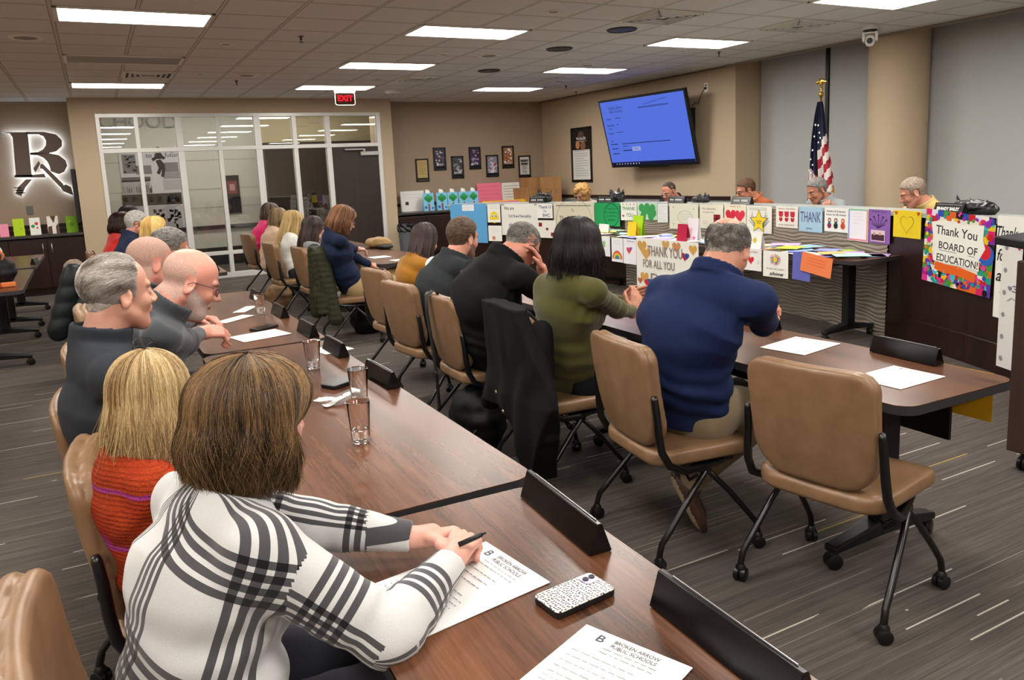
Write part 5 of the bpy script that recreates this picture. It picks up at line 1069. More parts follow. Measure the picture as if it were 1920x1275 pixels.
def tent(px0, px1, py0, py1, X, col, label, items=()):
    z0 = .89; a = atx(px0, py1, X); b = atx(px1, py1, X); t = atx((px0+px1)/2, py0, X); w = abs(a[1]-b[1]); h = t[2]-min(a[2], b[2])
    p = Vector((X, (a[1]+b[1])/2, (t[2]+min(a[2], b[2]))/2)); le = R(8); o = paper('standing_card', label, 'card', frame(p, Vector((0, -1, 0)), Vector((math.sin(le), 0, math.cos(le))), Vector((-math.cos(le), 0, math.sin(le)))), w, h, col, items, 'standing cards on the card tables')
    m = MB(); m.quad((-w/2, -h/2, -.07), (w/2, -h/2, -.07), (w/2, h/2, -.001), (-w/2, h/2, -.001)); m.build('back_leaf', plain('paper_'+col, col, .65), o)
tent(1186, 1205, 404, 446, 5.75, 'a9d62c', 'tall lime green card standing left of the banner'); tent(1177, 1193, 416, 448, 5.66, 'f2cc2e', 'small yellow card standing before the lime one')
tent(1270, 1288, 420, 452, 5.6, 'b81f45', 'crimson card standing on the card table'); tent(1289, 1309, 409, 452, 5.66, 'ebe6ee', 'pale card with a pink heart standing beside the crimson one', [('heart', .2, -.35, .3, 'e878a8')])
tent(1403, 1428, 434, 466, 5.5, 'efeee8', 'white tent card right of the balding head', [('dot', 0, 0, .15, 'd8c04a')]); tent(1123, 1141, 420, 445, 5.75, 'eef0f2', 'white card standing at the left end of the card tables')
# ------------------------------------------------------------------ podium
pd = thing('podium', 'dark rolling podium cut by the right edge, white paper on its side', 'podium', (4.26, 1.93, 0))
m = MB(); m.box(-.36, .36, -.3, .22, .1, 1.06); m.build('podium_body', wood('podium_veneer', '33241e', '4a352c', rough=.4, axis='Z'), pd, bevel=.006)
m = MB(); m.add([(-.42, -.36, 1.06), (.42, -.36, 1.06), (.42, .3, 1.14), (-.42, .3, 1.14), (-.42, -.36, 1.1), (.42, -.36, 1.1), (.42, .3, 1.18), (-.42, .3, 1.18)], [(3, 2, 1, 0), (4, 5, 6, 7), (0, 1, 5, 4), (1, 2, 6, 5), (2, 3, 7, 6), (3, 0, 4, 7)]); m.build('podium_top', M_black, pd, bevel=.006)
for x in (-.3, .3):
    for y in (-.24, .16): m = MB(); caster_mb(m, x, y, 0, .035); m.build('caster', M_rub, pd, auto=40)
def strip_mat():
    a = atz(1893, 700, .02)
    return None
M, w, h = dmat(1874, 1912, 445, 694, .05); o = paper('hanging_scroll', 'long white paper strip with grey magnets hanging beside the podium', 'banner', M, w, h, 'dedcd6', [('dot', -.28, .42-.17*i, .09, '8d8d8d') for i in range(6)]+[('t', .28, .12, .34, '55606a', '3', .05), ('heart', -.0, .12, .2, '7a7a80'), ('heart', .35, .43, .2, 'c05060'), ('stroke', 0, 0, 0, '8a8a90', [(-.1, .02), (.1, .05), (.4, .03)], .006)])
# hanging sheets by the right-hand table
p = Vector(atx(1792, 762, 3.12)); paper('hanging_paper', 'yellow-orange paper hanging from the end of the right-hand table', 'paper', frame(Vector((3.03, 1.84, .63)), Vector((0, -1, 0)), Vector((0, 0, 1)), Vector((-1, 0, 0))), .22, .2, 'e3ac1e')
# ================================================================== PEOPLE
def V3(*a): return np.array(a, float)
def unit(v): return v/max(1e-9, np.linalg.norm(v))
def rotm(yaw, pitch=0, roll=0):       # columns: forward, left, up ; pitch > 0 looks down
    cy, sy, cp, sp, cr, sr = math.cos(yaw), math.sin(yaw), math.cos(pitch), math.sin(pitch), math.cos(roll), math.sin(roll)
    Z = np.array([[cy, -sy, 0], [sy, cy, 0], [0, 0, 1]]); Y = np.array([[cp, 0, sp], [0, 1, 0], [-sp, 0, cp]]); X = np.array([[1, 0, 0], [0, cr, -sr], [0, sr, cr]])
    return Z@Y@X
def skin_mat(col, name='skin'):
    key = (name, col)
    if key in _mc: return _mc[key]
    m = NT(name); c = lin(col); n = m.noise(m.coord(), 18, 4); c = tuple(x*.82+y*.16 for x, y in zip(c[:3], (.45, .33, .25)))+(1,); a = tuple(x*q for x, q in zip(c[:3], (.97, .86, .83)))+(1,); b = tuple(min(1, x*1.08) for x in c[:3])+(1,)
    m.bump(m.noise(m.coord(), 220, 3), .12, .002)
    _mc[key] = m.set(m.ramp(n, [(.35, a), (.65, b)]), .48, 0, .4, Subsurface_Weight=.12, Subsurface_Radius=(.012, .005, .003), Subsurface_Scale=.6); return _mc[key]
def hair_mat(dark, light, rough=.45):
    key = ('hair', dark, light)
    if key in _mc: return _mc[key]
    m = NT('hair_'+dark); g = m.new('ShaderNodeAttribute', attribute_name='hv'); n = m.noise(m.coord(), 9, 2)
    k = m.math('ADD', m.math('MULTIPLY', g.outputs['Fac'], .75), m.math('MULTIPLY', n, .3))
    _mc[key] = m.set(m.ramp(k, [(.25, lin(dark)), (.8, lin(light))]), rough, 0, .3); return _mc[key]
def cap_mat(dark, light):
    key = ('cap', dark, light)
    if key in _mc: return _mc[key]
    m = NT('hair_base_'+dark); n = m.noise(m.coord('Object', (30, 60, 90)), 1, 3, .6); m.bump(n, .15, .003)
    _mc[key] = m.set(m.ramp(n, [(.3, lin(dark)), (.75, lin(light))]), .6, 0, .25); return _mc[key]
def cloth(col, nz=.12, scale=260, bump=.25, rough=.85, sheen=.2):
    key = ('cloth', col, scale)
    if key in _mc: return _mc[key]
    m = NT('cloth_'+col); n = m.noise(m.coord(), scale, 3, .7); m.bump(n, bump, .002); c = lin(col)
    _mc[key] = m.set(m.ramp(n, [(.3, tuple(x*(1-nz) for x in c[:3])+(1,)), (.7, tuple(min(1, x*(1+nz)) for x in c[:3])+(1,))]), rough, 0, .25, Sheen_Weight=sheen if sum(c[:3]) > .12 else 0); return _mc[key]
def plaid_mat():
    m = NT('plaid_knit'); a1 = m.new('ShaderNodeAttribute', attribute_name='pu'); a2 = m.new('ShaderNodeAttribute', attribute_name='pv')
    def band(v, off):
        t = m.math('PINGPONG', m.math('ADD', v, off), .12); on = m.math('LESS_THAN', t, .0455); ln = m.math('LESS_THAN', m.math('PINGPONG', m.math('ADD', v, off+.012), .012), .0072); return m.math('MULTIPLY', on, ln)
    A = band(a1.outputs['Fac'], 4.8+.03); B = band(a2.outputs['Fac'], 4.8+.07); s = m.math('ADD', A, B)
    n = m.noise(m.coord(), 420, 2, .8); m.bump(m.noise(m.coord(), 300, 2), .25, .002)
    c = m.ramp(m.math('MULTIPLY', s, .5), [(0, lin('d2d1d0')), (.3, lin('4c4b4e')), (.8, lin('0d0d10'))], 'CONSTANT')
    c = m.mix(m.math('MULTIPLY', n, .35), c, lin('a0a0a4'), 'MULTIPLY')
    return m.set(c, .9, 0, .2, Sheen_Weight=.3)
def knit_mat():
    m = NT('orange_knit'); v = m.coord('Object'); x, y, z = m.sep(v); wv = m.new('ShaderNodeTexWave', wave_type='BANDS', bands_direction='Z'); wv.inputs['Scale'].default_value = 28; wv.inputs['Distortion'].default_value = 3; wv.inputs['Detail Scale'].default_value = 12; m.link(v, wv.inputs[0])
    m.bump(m.math('ADD', wv.outputs[1], m.noise(v, 160, 3)), .9, .008)
    n = m.noise(v, 4.2, 2); c = m.ramp(n, [(.3, lin('a8332a')), (.5, lin('c8491f')), (.62, lin('b83420')), (.66, lin('c23a8a')), (.7, lin('8a3a30'))])
    t = m.math('PINGPONG', m.math('ADD', z, m.math('MULTIPLY', m.noise(v, 9, 2), .03)), .075); c = m.mix(m.math('LESS_THAN', t, .006), c, lin('c548a0')); return m.set(c, .9, 0, .2)
# ---- heads
EYEZ = .002
def head_sdf(q, hp):
    fem = hp.get('fem', 0); jw = .056-.008*fem; fat = hp.get('fat', 0)
    d = sd_ell(q, (-.012, 0, .038), (.098, .077+.004*fat, .084))
    d = smin(d, sd_ell(q, (.030, 0, -.030), (.063, jw+.006*fat, .082)), .03)
    d = smin(d, sd_cone(q, (.070, 0, -.098), (.066, 0, -.092), .021, .022, V3(0, 1, 0), 1.25), .025)
    ay = np.abs(q[:, 1]); s = q.copy(); s[:, 1] = ay
    d = smin(d, sd_cone(s, (-.004, jw, -.052), (.062, .018, -.098), .016+.006*fat, .017), .022)
    if fat: d = smin(d, sd_ell(q, (.035, 0, -.108), (.045, .045, .02+.01*fat)), .03)
    d = smin(d, sd_ell(s, (.062, .034, -.028), (.024, .022, .022)), .018)              # cheeks
    d = smin(d, sd_cone(s, (.088, .010, .024), (.074, .046, .026), .0085, .008), .012)  # brow ridge
    d = smax(d, -sd_ell(s, (.098, .032, .003), (.021, .020, .014)), .012)              # eye sockets
    d = smin(d, sd_ell(s, (.076, .031, .001), (.0135, .0145, .0125)), .003)           # eyeballs with lids
    d = smin(d, sd_cone(q, (.087, 0, .014), (.112, 0, -.026), .0085, .0115), .012)      # nose
    d = smin(d, sd_ell(s, (.100, .012, -.031), (.012, .0085, .0085)), .006)
    d = smin(d, sd_ell(s, (.091, .0, -.052), (.010, .022, .010)), .010)
    d = smin(d, sd_cone(s, (.0965, .0, -.0575), (.086, .023, -.061), .0058, .0035), .004)
    d = smin(d, sd_cone(s, (.0945, .0, -.0685), (.085, .021, -.064), .0068, .0035), .004)
    e = s-V3(-.010, .079, -.006); Me = rotm(R(22), 0, R(12)); e2 = e@Me
    ear = sd_ell(e2, (0, 0, 0), (.0185, .0065, .032)); ear = smax(ear, -sd_ell(e2, (.003, .007, .002), (.011, .006, .021)), .003); ear = smin(ear, sd_ell(e2, (-.002, -.001, -.025), (.010, .006, .011)), .006)
    d = smin(d, ear, .006)
    return d
def rotate_to(a, b, ang):
    a = unit(a); ax = unit(np.cross(a, b)) if np.linalg.norm(np.cross(a, b)) > 1e-6 else V3(0, 0, 1); return a*math.cos(ang)+np.cross(ax, a)*math.sin(ang)
def hand_prims(wr, d, n, side, curl=.6, spread=.1, sc=1.0, thumb=.5):
    """wrist, direction of the fingers, palm normal, +1 left / -1 right hand, curl in radians per joint"""
    d = unit(np.asarray(d, float)); n = unit(np.asarray(n, float)-np.dot(n, d)*d); l = np.cross(n, d)*side; P = []   # l points to the thumb side
    pc = wr+d*.048*sc
    P.append(('c', wr-d*.012, wr+d*.03, .026*sc, .027*sc, l, 1.15, n))
    for k, o in enumerate((.030, .010, -.010, -.029)):
        kn = wr+d*(.092-.004*abs(k-1))*sc+l*o*sc; P.append(('c', wr+d*.022*sc+l*o*.55*sc, kn, .0135*sc, .0108*sc, None, 1, n))
        dd = unit(d+l*o*spread*8); L = (.043, .047, .044, .035)[k]*sc; a = kn; cc = curl*(1+.10*k)
        for j, (ll, r0, r1) in enumerate(((L, .0098, .0088), (L*.62, .0088, .0079), (L*.52, .0079, .0066))):
            dd = rotate_to(dd, n, cc*(.9 if j == 0 else 1.05)); b = a+dd*ll; P.append(('c', a, b, r0*sc, r1*sc, None, 1, None)); a = b
    t0 = wr+d*.022*sc+l*.020*sc; t1 = t0+unit(d*.62+l*.75+n*.25)*.038*sc; t2 = t1+unit(d*.85+l*.35+n*.25*thumb*2)*.034*sc; t3 = t2+unit(d*.9+l*.05+n*.5*thumb*2)*.027*sc
    P += [('c', t0, t1, .0150*sc, .0120*sc, None, 1, None), ('c', t1, t2, .0118*sc, .0100*sc, None, 1, None), ('c', t2, t3, .0100*sc, .0078*sc, None, 1, None)]
    return P
def eval_prims(p, P, k=.006):
    d = None
    for q in P:
        v = sd_cone(p, q[1], q[2], q[3], q[4], q[5], q[6]); d = v if d is None else smin(d, v, k)
    return d
def ik(S, W, L1, L2, hint):
    D = W-S; L = np.linalg.norm(D)
    if L > (L1+L2)*.995: W = S+D/L*(L1+L2)*.995; D = W-S; L = np.linalg.norm(D)
    L = max(L, abs(L1-L2)+.02); u = D/np.linalg.norm(D); a = (L1*L1-L2*L2+L*L)/(2*L); h = math.sqrt(max(0, L1*L1-a*a)); hv = hint-np.dot(hint, u)*u
    return S+u*a+unit(hv)*h, W
def short_mask(q, style):
    x, y, z = q[:, 0], np.abs(q[:, 1]), q[:, 2]
    low = np.where(x < -.035, -.072+.25*np.maximum(0, -x-.08), np.where(x < .006, -.072+(x+.035)*2.0, np.where(x < .03, -.012, .052+(x-.03)*.55)))
    m = z-low
    front = {'full': .078, 'recede': .055, 'bald': .0, 'buzz': .06, 'crown': .075}[style]
    fr = front-x+np.where(z > .06, .0, 0)+(-.25*y if style == 'recede' else 0)
    m = np.minimum(m, np.where(z > .055, fr, 9))
    if style == 'bald': m = np.minimum(m, np.minimum(np.where(x > -.085, .050-z+.35*np.maximum(0, -x), .09-z), .012-x-.35*np.maximum(z, -.02)))
    if style == 'crown':                           # thinning patch on the crown
        r = np.sqrt((x+.040)**2+(y*1.15)**2+((z-.10)*.5)**2); m = np.minimum(m, np.where(z > .03, r-.062, 9))
    return m
def strand_mesh(name, pts, rad, mat, parent, val=None):
    """pts: n,m,3 ; three-sided tapering tubes"""
    n, m, _ = pts.shape; T = np.gradient(pts, axis=1); T /= np.linalg.norm(T, axis=2, keepdims=True)+1e-9
    ref = np.zeros_like(T); ref[..., 2] = 1; a = np.cross(T, ref); a /= np.linalg.norm(a, axis=2, keepdims=True)+1e-6; b = np.cross(T, a)
    tp = np.interp(np.linspace(0, 1, m), [0, .1, .7, 1], [.7, 1, .9, .25])[None, :, None]*(np.asarray(rad).reshape(-1, 1, 1))
    V = np.stack([pts+tp*(a*math.cos(t)+b*math.sin(t)) for t in (0, 2.094, 4.189)], 2).reshape(-1, 3)
    i = np.arange(n)[:, None, None]*m*3; j = np.arange(m-1)[None, :, None]*3; k = np.arange(3)[None, None, :]; k2 = (k+1) % 3
    F = np.stack([i+j+k, i+j+k2, i+j+3+k2, i+j+3+k], -1).reshape(-1, 4)
    o = mesh(name, V, F, mat, parent, True); val = np.random.default_rng(n).random(n) if val is None else val
    at = o.data.attributes.new('hv', 'FLOAT', 'POINT'); at.data.foreach_set('value', np.repeat(val, m*3).astype(np.float32)); return o
def long_path(phi, s, hs, lay, rng):
    """phi, s: arrays (n,m); returns head-frame points"""
    R0, Lh, sc, bul, tuck, tx = hs['R'], hs['L'], hs.get('sc', .42), hs.get('bulge', .1), hs.get('tuck', .25), hs.get('open', 1.15)
    th = np.clip(s/sc, 0, 1)*math.pi/2; t = np.clip((s-sc)/(1-sc), 0, 1)
    rho = np.where(s < sc, R0*np.sin(th)**.85, R0*(1+bul*np.sin(np.minimum(t*1.5, 1)*math.pi*.8)-tuck*t**3))*lay
    z = np.where(s < sc, hs.get('z0', .012)+hs.get('H', .128)*np.cos(th)**.9*lay, hs.get('z0', .012)-t*Lh)
    sg = np.sign(phi)+(phi == 0); ap = np.abs(phi); op = tx*np.clip((s-.22)/.25, 0, 1)
    ap = np.where(ap < tx, np.maximum(ap, 0)+(op-ap*op/tx), ap)
    ph = sg*ap
    x = -.012+rho*np.cos(ph)*hs.get('ex', 1.06)-hs.get('back', 0)*t; y = rho*np.sin(ph)*hs.get('ey', .93)
    return np.stack([x, y, z], -1)
def long_hair(par, H, Rh, hs, dark, light, n, rad, seed):
    rng = np.random.default_rng(seed); m = hs.get('m', 22)
    phg = np.linspace(-math.pi, math.pi, 73)[:, None]*np.ones((1, 26)); sg = np.ones((73, 1))*np.linspace(0, .985, 26)[None, :]
    g = long_path(phg, sg, hs, .885, rng); Q = g.reshape(-1, 3)@Rh.T+H; F = np.array([(i*26+j, (i+1)*26+j, (i+1)*26+j+1, i*26+j+1) for i in range(72) for j in range(25)])
    base = mesh('hair', Q, F, cap_mat(dark, hs.get('under', dark)), par, True); md = base.modifiers.new('s', 'SOLIDIFY'); md.thickness = .006; md.offset = 0
    phi = rng.uniform(-math.pi, math.pi, n); nc = hs.get('clumps', 60); cc = np.sort(rng.uniform(-math.pi, math.pi, nc)); near = cc[np.abs(phi[:, None]-cc[None]).argmin(1)]
    lay = 1.0-np.abs(rng.normal(0, .03, n))+.015; clay = (.015-np.abs(rng.normal(0, .022, nc)))[np.abs(phi[:, None]-cc[None]).argmin(1)]
    s0 = rng.uniform(0.01, .3, n)**1.0; s1 = np.clip(rng.normal(.95, hs.get('uneven', .06), n), .5, 1.05); tt = np.linspace(0, 1, m)[None, :]
    s = s0[:, None]+(s1-s0)[:, None]*tt
    ph = phi[:, None]+(near-phi)[:, None]*(.75*np.clip(s-.25, 0, 1))+.06*np.sin(s*9+rng.uniform(0, 6.3, (n, 1)))*s*hs.get('wave', 1)+hs.get('twist', .0)*s
    ly = (lay+0)[:, None]+clay[:, None]*np.clip(s*2-.4, 0, 1)+.007*hs.get('wave', 1)*np.sin(s*13+near[:, None]*9)
    P = long_path(ph, s, hs, ly, rng)
    fly = rng.normal(0, 1, (n, 1, 3))*np.clip(tt[..., None]-.3, 0, 1)**2*hs.get('fly', .014); P = P+fly
    W = P.reshape(-1, 3)@Rh.T+H; W = W.reshape(n, m, 3)
    strand_mesh('hair_strands', W, rad*rng.uniform(.7, 1.3, n), hair_mat(dark, light), par, np.clip(.36*rng.random(nc)[np.abs(phi[:, None]-cc[None]).argmin(1)]+.62*rng.random(n)**1.6+hs.get('lite', 0)*(1-s1), 0, 1))
def short_strands(par, H, Rh, style, n, rad, dark, light, seed, length=.035, sweep=(-1, 0, -.25), lift=.006):
    rng = np.random.default_rng(seed); v = rng.normal(size=(n*3, 3)); v /= np.linalg.norm(v, axis=1, keepdims=True); c = V3(-.012, 0, .038); r = V3(.100, .079, .086)
    p = c+v*r; k = short_mask(p, style) > .004*rng.random(len(p)); p = p[k][:n]; n = len(p); v = v[k][:n]; m = 6; out = np.zeros((n, m, 3)); dr = np.tile(np.array(sweep, float), (n, 1))
    dn = np.clip((.07-p[:, 2])/.08, 0, 1)[:, None]; dr = dr*(1-dn)+V3(-.45, 0, -1)*dn+rng.normal(0, .08, (n, 3))+.25*np.stack([vnoise(p*22, seed+k_) for k_ in (1, 2, 3)], 1); L = length*rng.uniform(.6, 1.2, n)
    cur = p.copy()
    for j in range(m):
        nn = (cur-c)/r**2; nn /= np.linalg.norm(nn, axis=1, keepdims=True); q = (cur-c)/r; q /= np.linalg.norm(q, axis=1, keepdims=True)
        out[:, j] = c+q*r+nn*(lift*math.sin(min(1, j/3)*math.pi/2)*(.4+.6*rng.random(n))[:, None]); t = dr-(dr*nn).sum(1, keepdims=True)*nn; t /= np.linalg.norm(t, axis=1, keepdims=True)+1e-9; cur = out[:, j]+t*(L/m)[:, None]
    W = out.reshape(-1, 3)@Rh.T+H
    strand_mesh('hair_strands', W.reshape(n, m, 3), rad*rng.uniform(.7, 1.3, n), hair_mat(dark, light), par, np.clip(.45+.5*vnoise(p*V3(14, 55, 55), seed)+.4*(rng.random(n)-.5), 0, 1))
def person(label, hip, head, psi=0, yaw=None, pitch=10, roll=0, b=1.0, hs=1.0, dist=5, skin='d9a58b', hp=None, hair=None, top='8a8a8a', topm=None, style='sweater', collar=True, inner=None, pants='33333a', shoe='2a211c', hands=None, bow=.03, shw=None, arms=True, feet=None, glasses=None, beard=None, fold=1.0, hz=.53, group=None, elbow=None, legs=True, cuff=None, hemz=None, neckfwd=.0, seed=1, sleeve=1.0, nk=0, name='person', hand_kw=None, brow=None):
    hp = hp or {}; fem = hp.get('fem', 0)
    O = V3(hip[0], hip[1], 0); par = thing(name, label, 'person', tuple(O), 0, group); H = np.asarray(head, float)-O
    psi = R(psi); f = V3(math.cos(psi), math.sin(psi), 0); s = V3(-math.sin(psi), math.cos(psi), 0); up = V3(0, 0, 1); Rh = rotm(R(psi*57.2958 if yaw is None else yaw), R(pitch), R(roll))
    shw = (shw or (.165 if fem else .19))*(.6+.4*b)
    hf, hu = Rh[:, 0], Rh[:, 2]
    N = H-hf*(.046+.01*hp.get('fat', 0))*hs-hu*(.100+.012*fem)*hs-f*.02-up*(.026+nk); Pv = V3(0, 0, hz)
    nd = unit(H-hf*.022*hs-hu*.05*hs-N); nd = unit(nd+.5*unit(N-Pv)); ax = unit(N-Pv); mid = (Pv+N)/2-np.cross(s, ax)*(-1)*0-f*bow*1.0
    def sp(t): return (1-t)**2*Pv+2*t*(1-t)*(2*mid-(Pv+N)/2)+t*t*N
    Wp, Cp, Up = sp(.28), sp(.62), sp(.88)
    side = s; Sh = {+1: sp(.90)+s*shw-ax*.012+f*.01, -1: sp(.90)-s*shw-ax*.012+f*.01}
    k = (np.linalg.norm(N-Pv))/.56; L1, L2 = .285*(.93 if fem else 1)*hs, .25*(.93 if fem else 1)*hs
    hands = hands or {}; AR = {}
    for sd in (1, -1):
        tgt = hands.get(sd); tgt = tgt or (O+f*.30+s*sd*.07+up*.655, f*.8-s*sd*.55, -up, dict(curl=.45)); T = np.asarray(tgt[0], float)-O
        E, T = ik(Sh[sd], T, L1, L2, (np.asarray(elbow[sd], float) if elbow and sd in elbow else (-up*1.0+s*sd*.45-f*.2)))
        AR[sd] = (Sh[sd], E, T, tgt)
    hsk = .0035 if dist < 2.4 else .0045 if dist < 4.2 else .0062 if dist < 7 else .0085; hc = .0056 if dist < 1.8 else .0075 if dist < 2.4 else .009 if dist < 4.2 else .012 if dist < 7 else .016
    # ---------------- skin: head, neck, chest, arms and hands in one surface
    F = Field(.012)
    F.group(H, .19*hs, lambda p: head_sdf(((p-H)@Rh)/hs, hp)*hs, .022)
    nr = (.050 if fem else .060)*hs*(1+.15*hp.get('fat', 0))
    F.group((N+H)/2, .2, lambda p: smin(sd_cone(p, H-hf*.022*hs-hu*.05*hs, N, nr, nr*1.05), sd_cone(p, N, sp(.8), nr*1.0, .05, side, 1.1), .02), .02)
    hk = hand_kw or {}
    for sd in (1, -1):
        S0, E, T, tgt = AR[sd]
        if not arms: continue
        F.group((S0+T)/2, .36, lambda p, S0=S0, E=E, T=T: smin(sd_cone(p, S0-ax*.015, E, .026, .030), sd_cone(p, E, T, .034, .024*(1 if not fem else .9)), .01), .004)
        F.group(Cp, .3, lambda p, S0=S0: sd_cone(p, sp(.88), S0-ax*.015, .034, .027), .004)
        if tgt is not None:
            HPm = hand_prims(T, tgt[1], tgt[2], sd, sc=(.92 if fem else 1.03)*hs*hp.get('hand', 1), **(tgt[3] if len(tgt) > 3 else {}))
            F.group(T+unit(np.asarray(tgt[1], float))*.07, .14, lambda p, HPm=HPm: eval_prims(p, HPm, .004), .006)
    Fs = F; lo = H-V3(.2, .2, .45); hi = H+V3(.2, .2, .18)*hs
    if arms:
        for sd in (1, -1): lo = np.minimum(lo, np.minimum(np.minimum(AR[sd][0], AR[sd][1]), AR[sd][2])-.2); hi = np.maximum(hi, np.maximum(np.maximum(AR[sd][0], AR[sd][1]), AR[sd][2])+.2)
    v, q = snets(Fs, lo, hi, hsk)
    c = v[q].mean(1); L = ((c-H)@Rh)/hs; x, y, z = L[:, 0], np.abs(L[:, 1]), L[:, 2]; ix = np.zeros(len(q), int); inh = (np.abs(L) < V3(.14, .11, .14)).all(1)
    lips = inh & (x > .085) & (z > -.074) & (z < -.054) & (y < .024-.6*np.abs(z+.064)); ix[lips] = 1
    if dist < 9:
        eye = inh & (x > .074) & (((y-.031)/.0115)**2+((z-.001)/.0050)**2 < 1); ix[eye & (pitch < 24)] = 3; ix[inh & (x > .074) & (((y-.031)/.012)**2+((z-.001)/.0075)**2 < 1) & (pitch >= 24) & (z < .002) & (z > -.0015)] = 2
        ix[inh & (x > .078) & (((y-.031)/.0048)**2+((z-.001)/.0050)**2 < 1) & (pitch < 24)] = 2
    bw = inh & (x > .065) & (y > .012) & (y < .050) & (np.abs(z-(.0245-.25*(np.abs(y-.03)))) < .0042); ix[bw] = 4
    if beard:
        jit = vnoise(L*120, 5)*.006; bz = -.045+np.clip((.06-x)*.62, -.01, .05)+jit
        bm = inh & (z < bz) & (z > -.125) & (x > .0) & ~lips; must = inh & (x > .08) & (z < -.040+jit*.5) & (z > -.056) & (y < .03)
        if beard[0] == 'goatee': bm = inh & (z < -.072+jit) & (x > .06) & (y < .03)
        ix[(bm | must) & ~lips] = 5
    mats = [skin_mat(skin), skin_mat(hp.get('lip', 'b96f62'), 'lips'), plain('eye_dark', '241a16', .2), plain('eye_white', 'e6e0da', .25), plain('brow_'+(brow or '5a4636'), brow or '5a4636', .7), plain('beard_'+(beard[1] if beard else 'x'), beard[1] if beard else '888888', .85, nz=.25, nscale=300, bump=.6)]
    if hair and hair[0] in ('bald', 'buzz'):
        jt = vnoise(L*V3(60, 60, 60), 6)*.010+vnoise(L*400, 7)*.008; sm = inh & (short_mask(L, hair[0])+jt*.8 > .004) & ~((np.abs(L[:, 0]+.01) < .024) & (np.abs(L[:, 2]+.004) < .036) & (y > .074)); ix[sm] = 6
        mats.append(plain('stubble_'+hair[1], hair[1], .8, nz=.3, nscale=350, bump=.5))
    body = mesh('body', v, q, mats, par, True, ix)
    # ---------------- clothing
    ff = fold; w0 = 1.38+.12*(b-1)
    def torso(p, g=0):
        d = sd_cone(p, Pv-up*.02, Wp, .135*b+g, .118*b+g, side, w0-.05); d = smin(d, sd_cone(p, Wp, Cp, .120*b+g, (.118 if not fem else .108)*b+g, side, w0), .05)
        d = smin(d, sd_cone(p, Cp, Up, .118*b+g-(.01 if fem else 0), .078*b+g, side, w0+.15), .05); d = smin(d, sd_cone(p, Cp+ax*.06, sp(.86), .10*b+g, .070*b+g, side, (shw-.01)/(.075*b)*(.92 if style != 'vest' else .66)), .05); d = smin(d, sd_cone(p, sp(1.02), sp(.9), nr*1.09+g*.5, .074+g*.5, side, 1.3), .045)
        for sd in (1, -1): d = smin(d, sd_cone(p, sp(.96), Sh[sd] if style != 'vest' or g < -.001 else sp(.96)+(Sh[sd]-sp(.96))*.5, .056+g*.6, .060*(.6+.4*b)+g, None), .05)
        if fem: 
            for sd in (1, -1): d = smin(d, sd_ell(p, Cp+s*sd*.075+f*.085*b, (.07, .07, .07)), .05)
        return d
    def sleeves(p, g=0, a0=0, a1=1):
        d = np.full(len(p), 9.)
        for sd in (1, -1):
            S0, E, T, tg = AR[sd]; T2 = T-unit(T-E)*(.012 if cuff is None else cuff)
            w = (T-E); r1 = (.058*(.55+.45*b)+g)*sleeve; r2 = (.047*(.6+.4*b)+g)*sleeve; r3 = (.034+g*.9)*(.4+.6*sleeve)
            e = smin(sd_cone(p, S0, E, r1, r2), sd_cone(p, E, T2, r2, r3), .02); cutp = (p-T2)@unit(w); e = smax(e, cutp, .004); d = np.minimum(d, e)
        return d
    HZ = hz-.06 if hemz is None else hemz
    def folds(p):
        d = .0035*ff*vnoise(p*V3(9, 9, 16), seed)+.006*ff*vnoise(p*V3(5, 5, 7)+3, seed+1)*1.0
        for sd in (1, -1):
            E = AR[sd][1]; r = np.sqrt(((p-E)**2).sum(1)); d += ff*.0045*np.sin(r*150+vnoise(p*20, 3)*1.5)*np.exp(-(r/.085)**2)
            S0 = AR[sd][0]-up*.07; r = np.sqrt(((p-S0)**2).sum(1)); d += ff*.003*np.sin(((p-S0)@unit(up*.6-f))*130)*np.exp(-(r/.09)**2)
        r = np.abs((p-Wp)@ax); d += ff*.0045*np.sin((p-Wp)@ax*75+vnoise(p*8, 9)*2.4)*np.exp(-(r/.12)**2); return d
    def tops(p):
        d = torso(p)
        if style != 'vest': d = smin(d, sleeves(p), .03)
        d = d-folds(p)
        d = smax(d, HZ-p[:, 2], .01)
        cut = (p-(N+nd*.012))@nd; d = smax(d, cut, .006)
        if collar:
            ring = (p-(N+nd*.010)); h_ = ring@nd; rad = np.sqrt(np.maximum((ring*ring).sum(1)-h_*h_, 0)); ch = .022 if collar is True else collar
            tq = smax(np.abs(rad-nr*1.10-.012-max(.004, hc*.5))-max(.0065, hc*.8), np.abs(h_-ch*.4)-ch, .012); d = smin(d, tq, .01)
        return d-.0
    lo = np.minimum(Pv, N)-V3(.32*b, .32*b, .2); hi = np.maximum(Pv, N)+V3(.32*b, .32*b, .16)
    for sd in (1, -1): lo = np.minimum(lo, np.minimum(AR[sd][1], AR[sd][2])-.1); hi = np.maximum(hi, np.maximum(AR[sd][1], AR[sd][2])+.1)
    v, q = snets(tops, lo, hi, hc)
    mt = topm or cloth(top); gar = mesh({'sweater': 'sweater', 'jacket': 'jacket', 'vest': 'vest', 'shirt': 'shirt', 'blouse': 'blouse'}[style], v, q, mt, par, True)
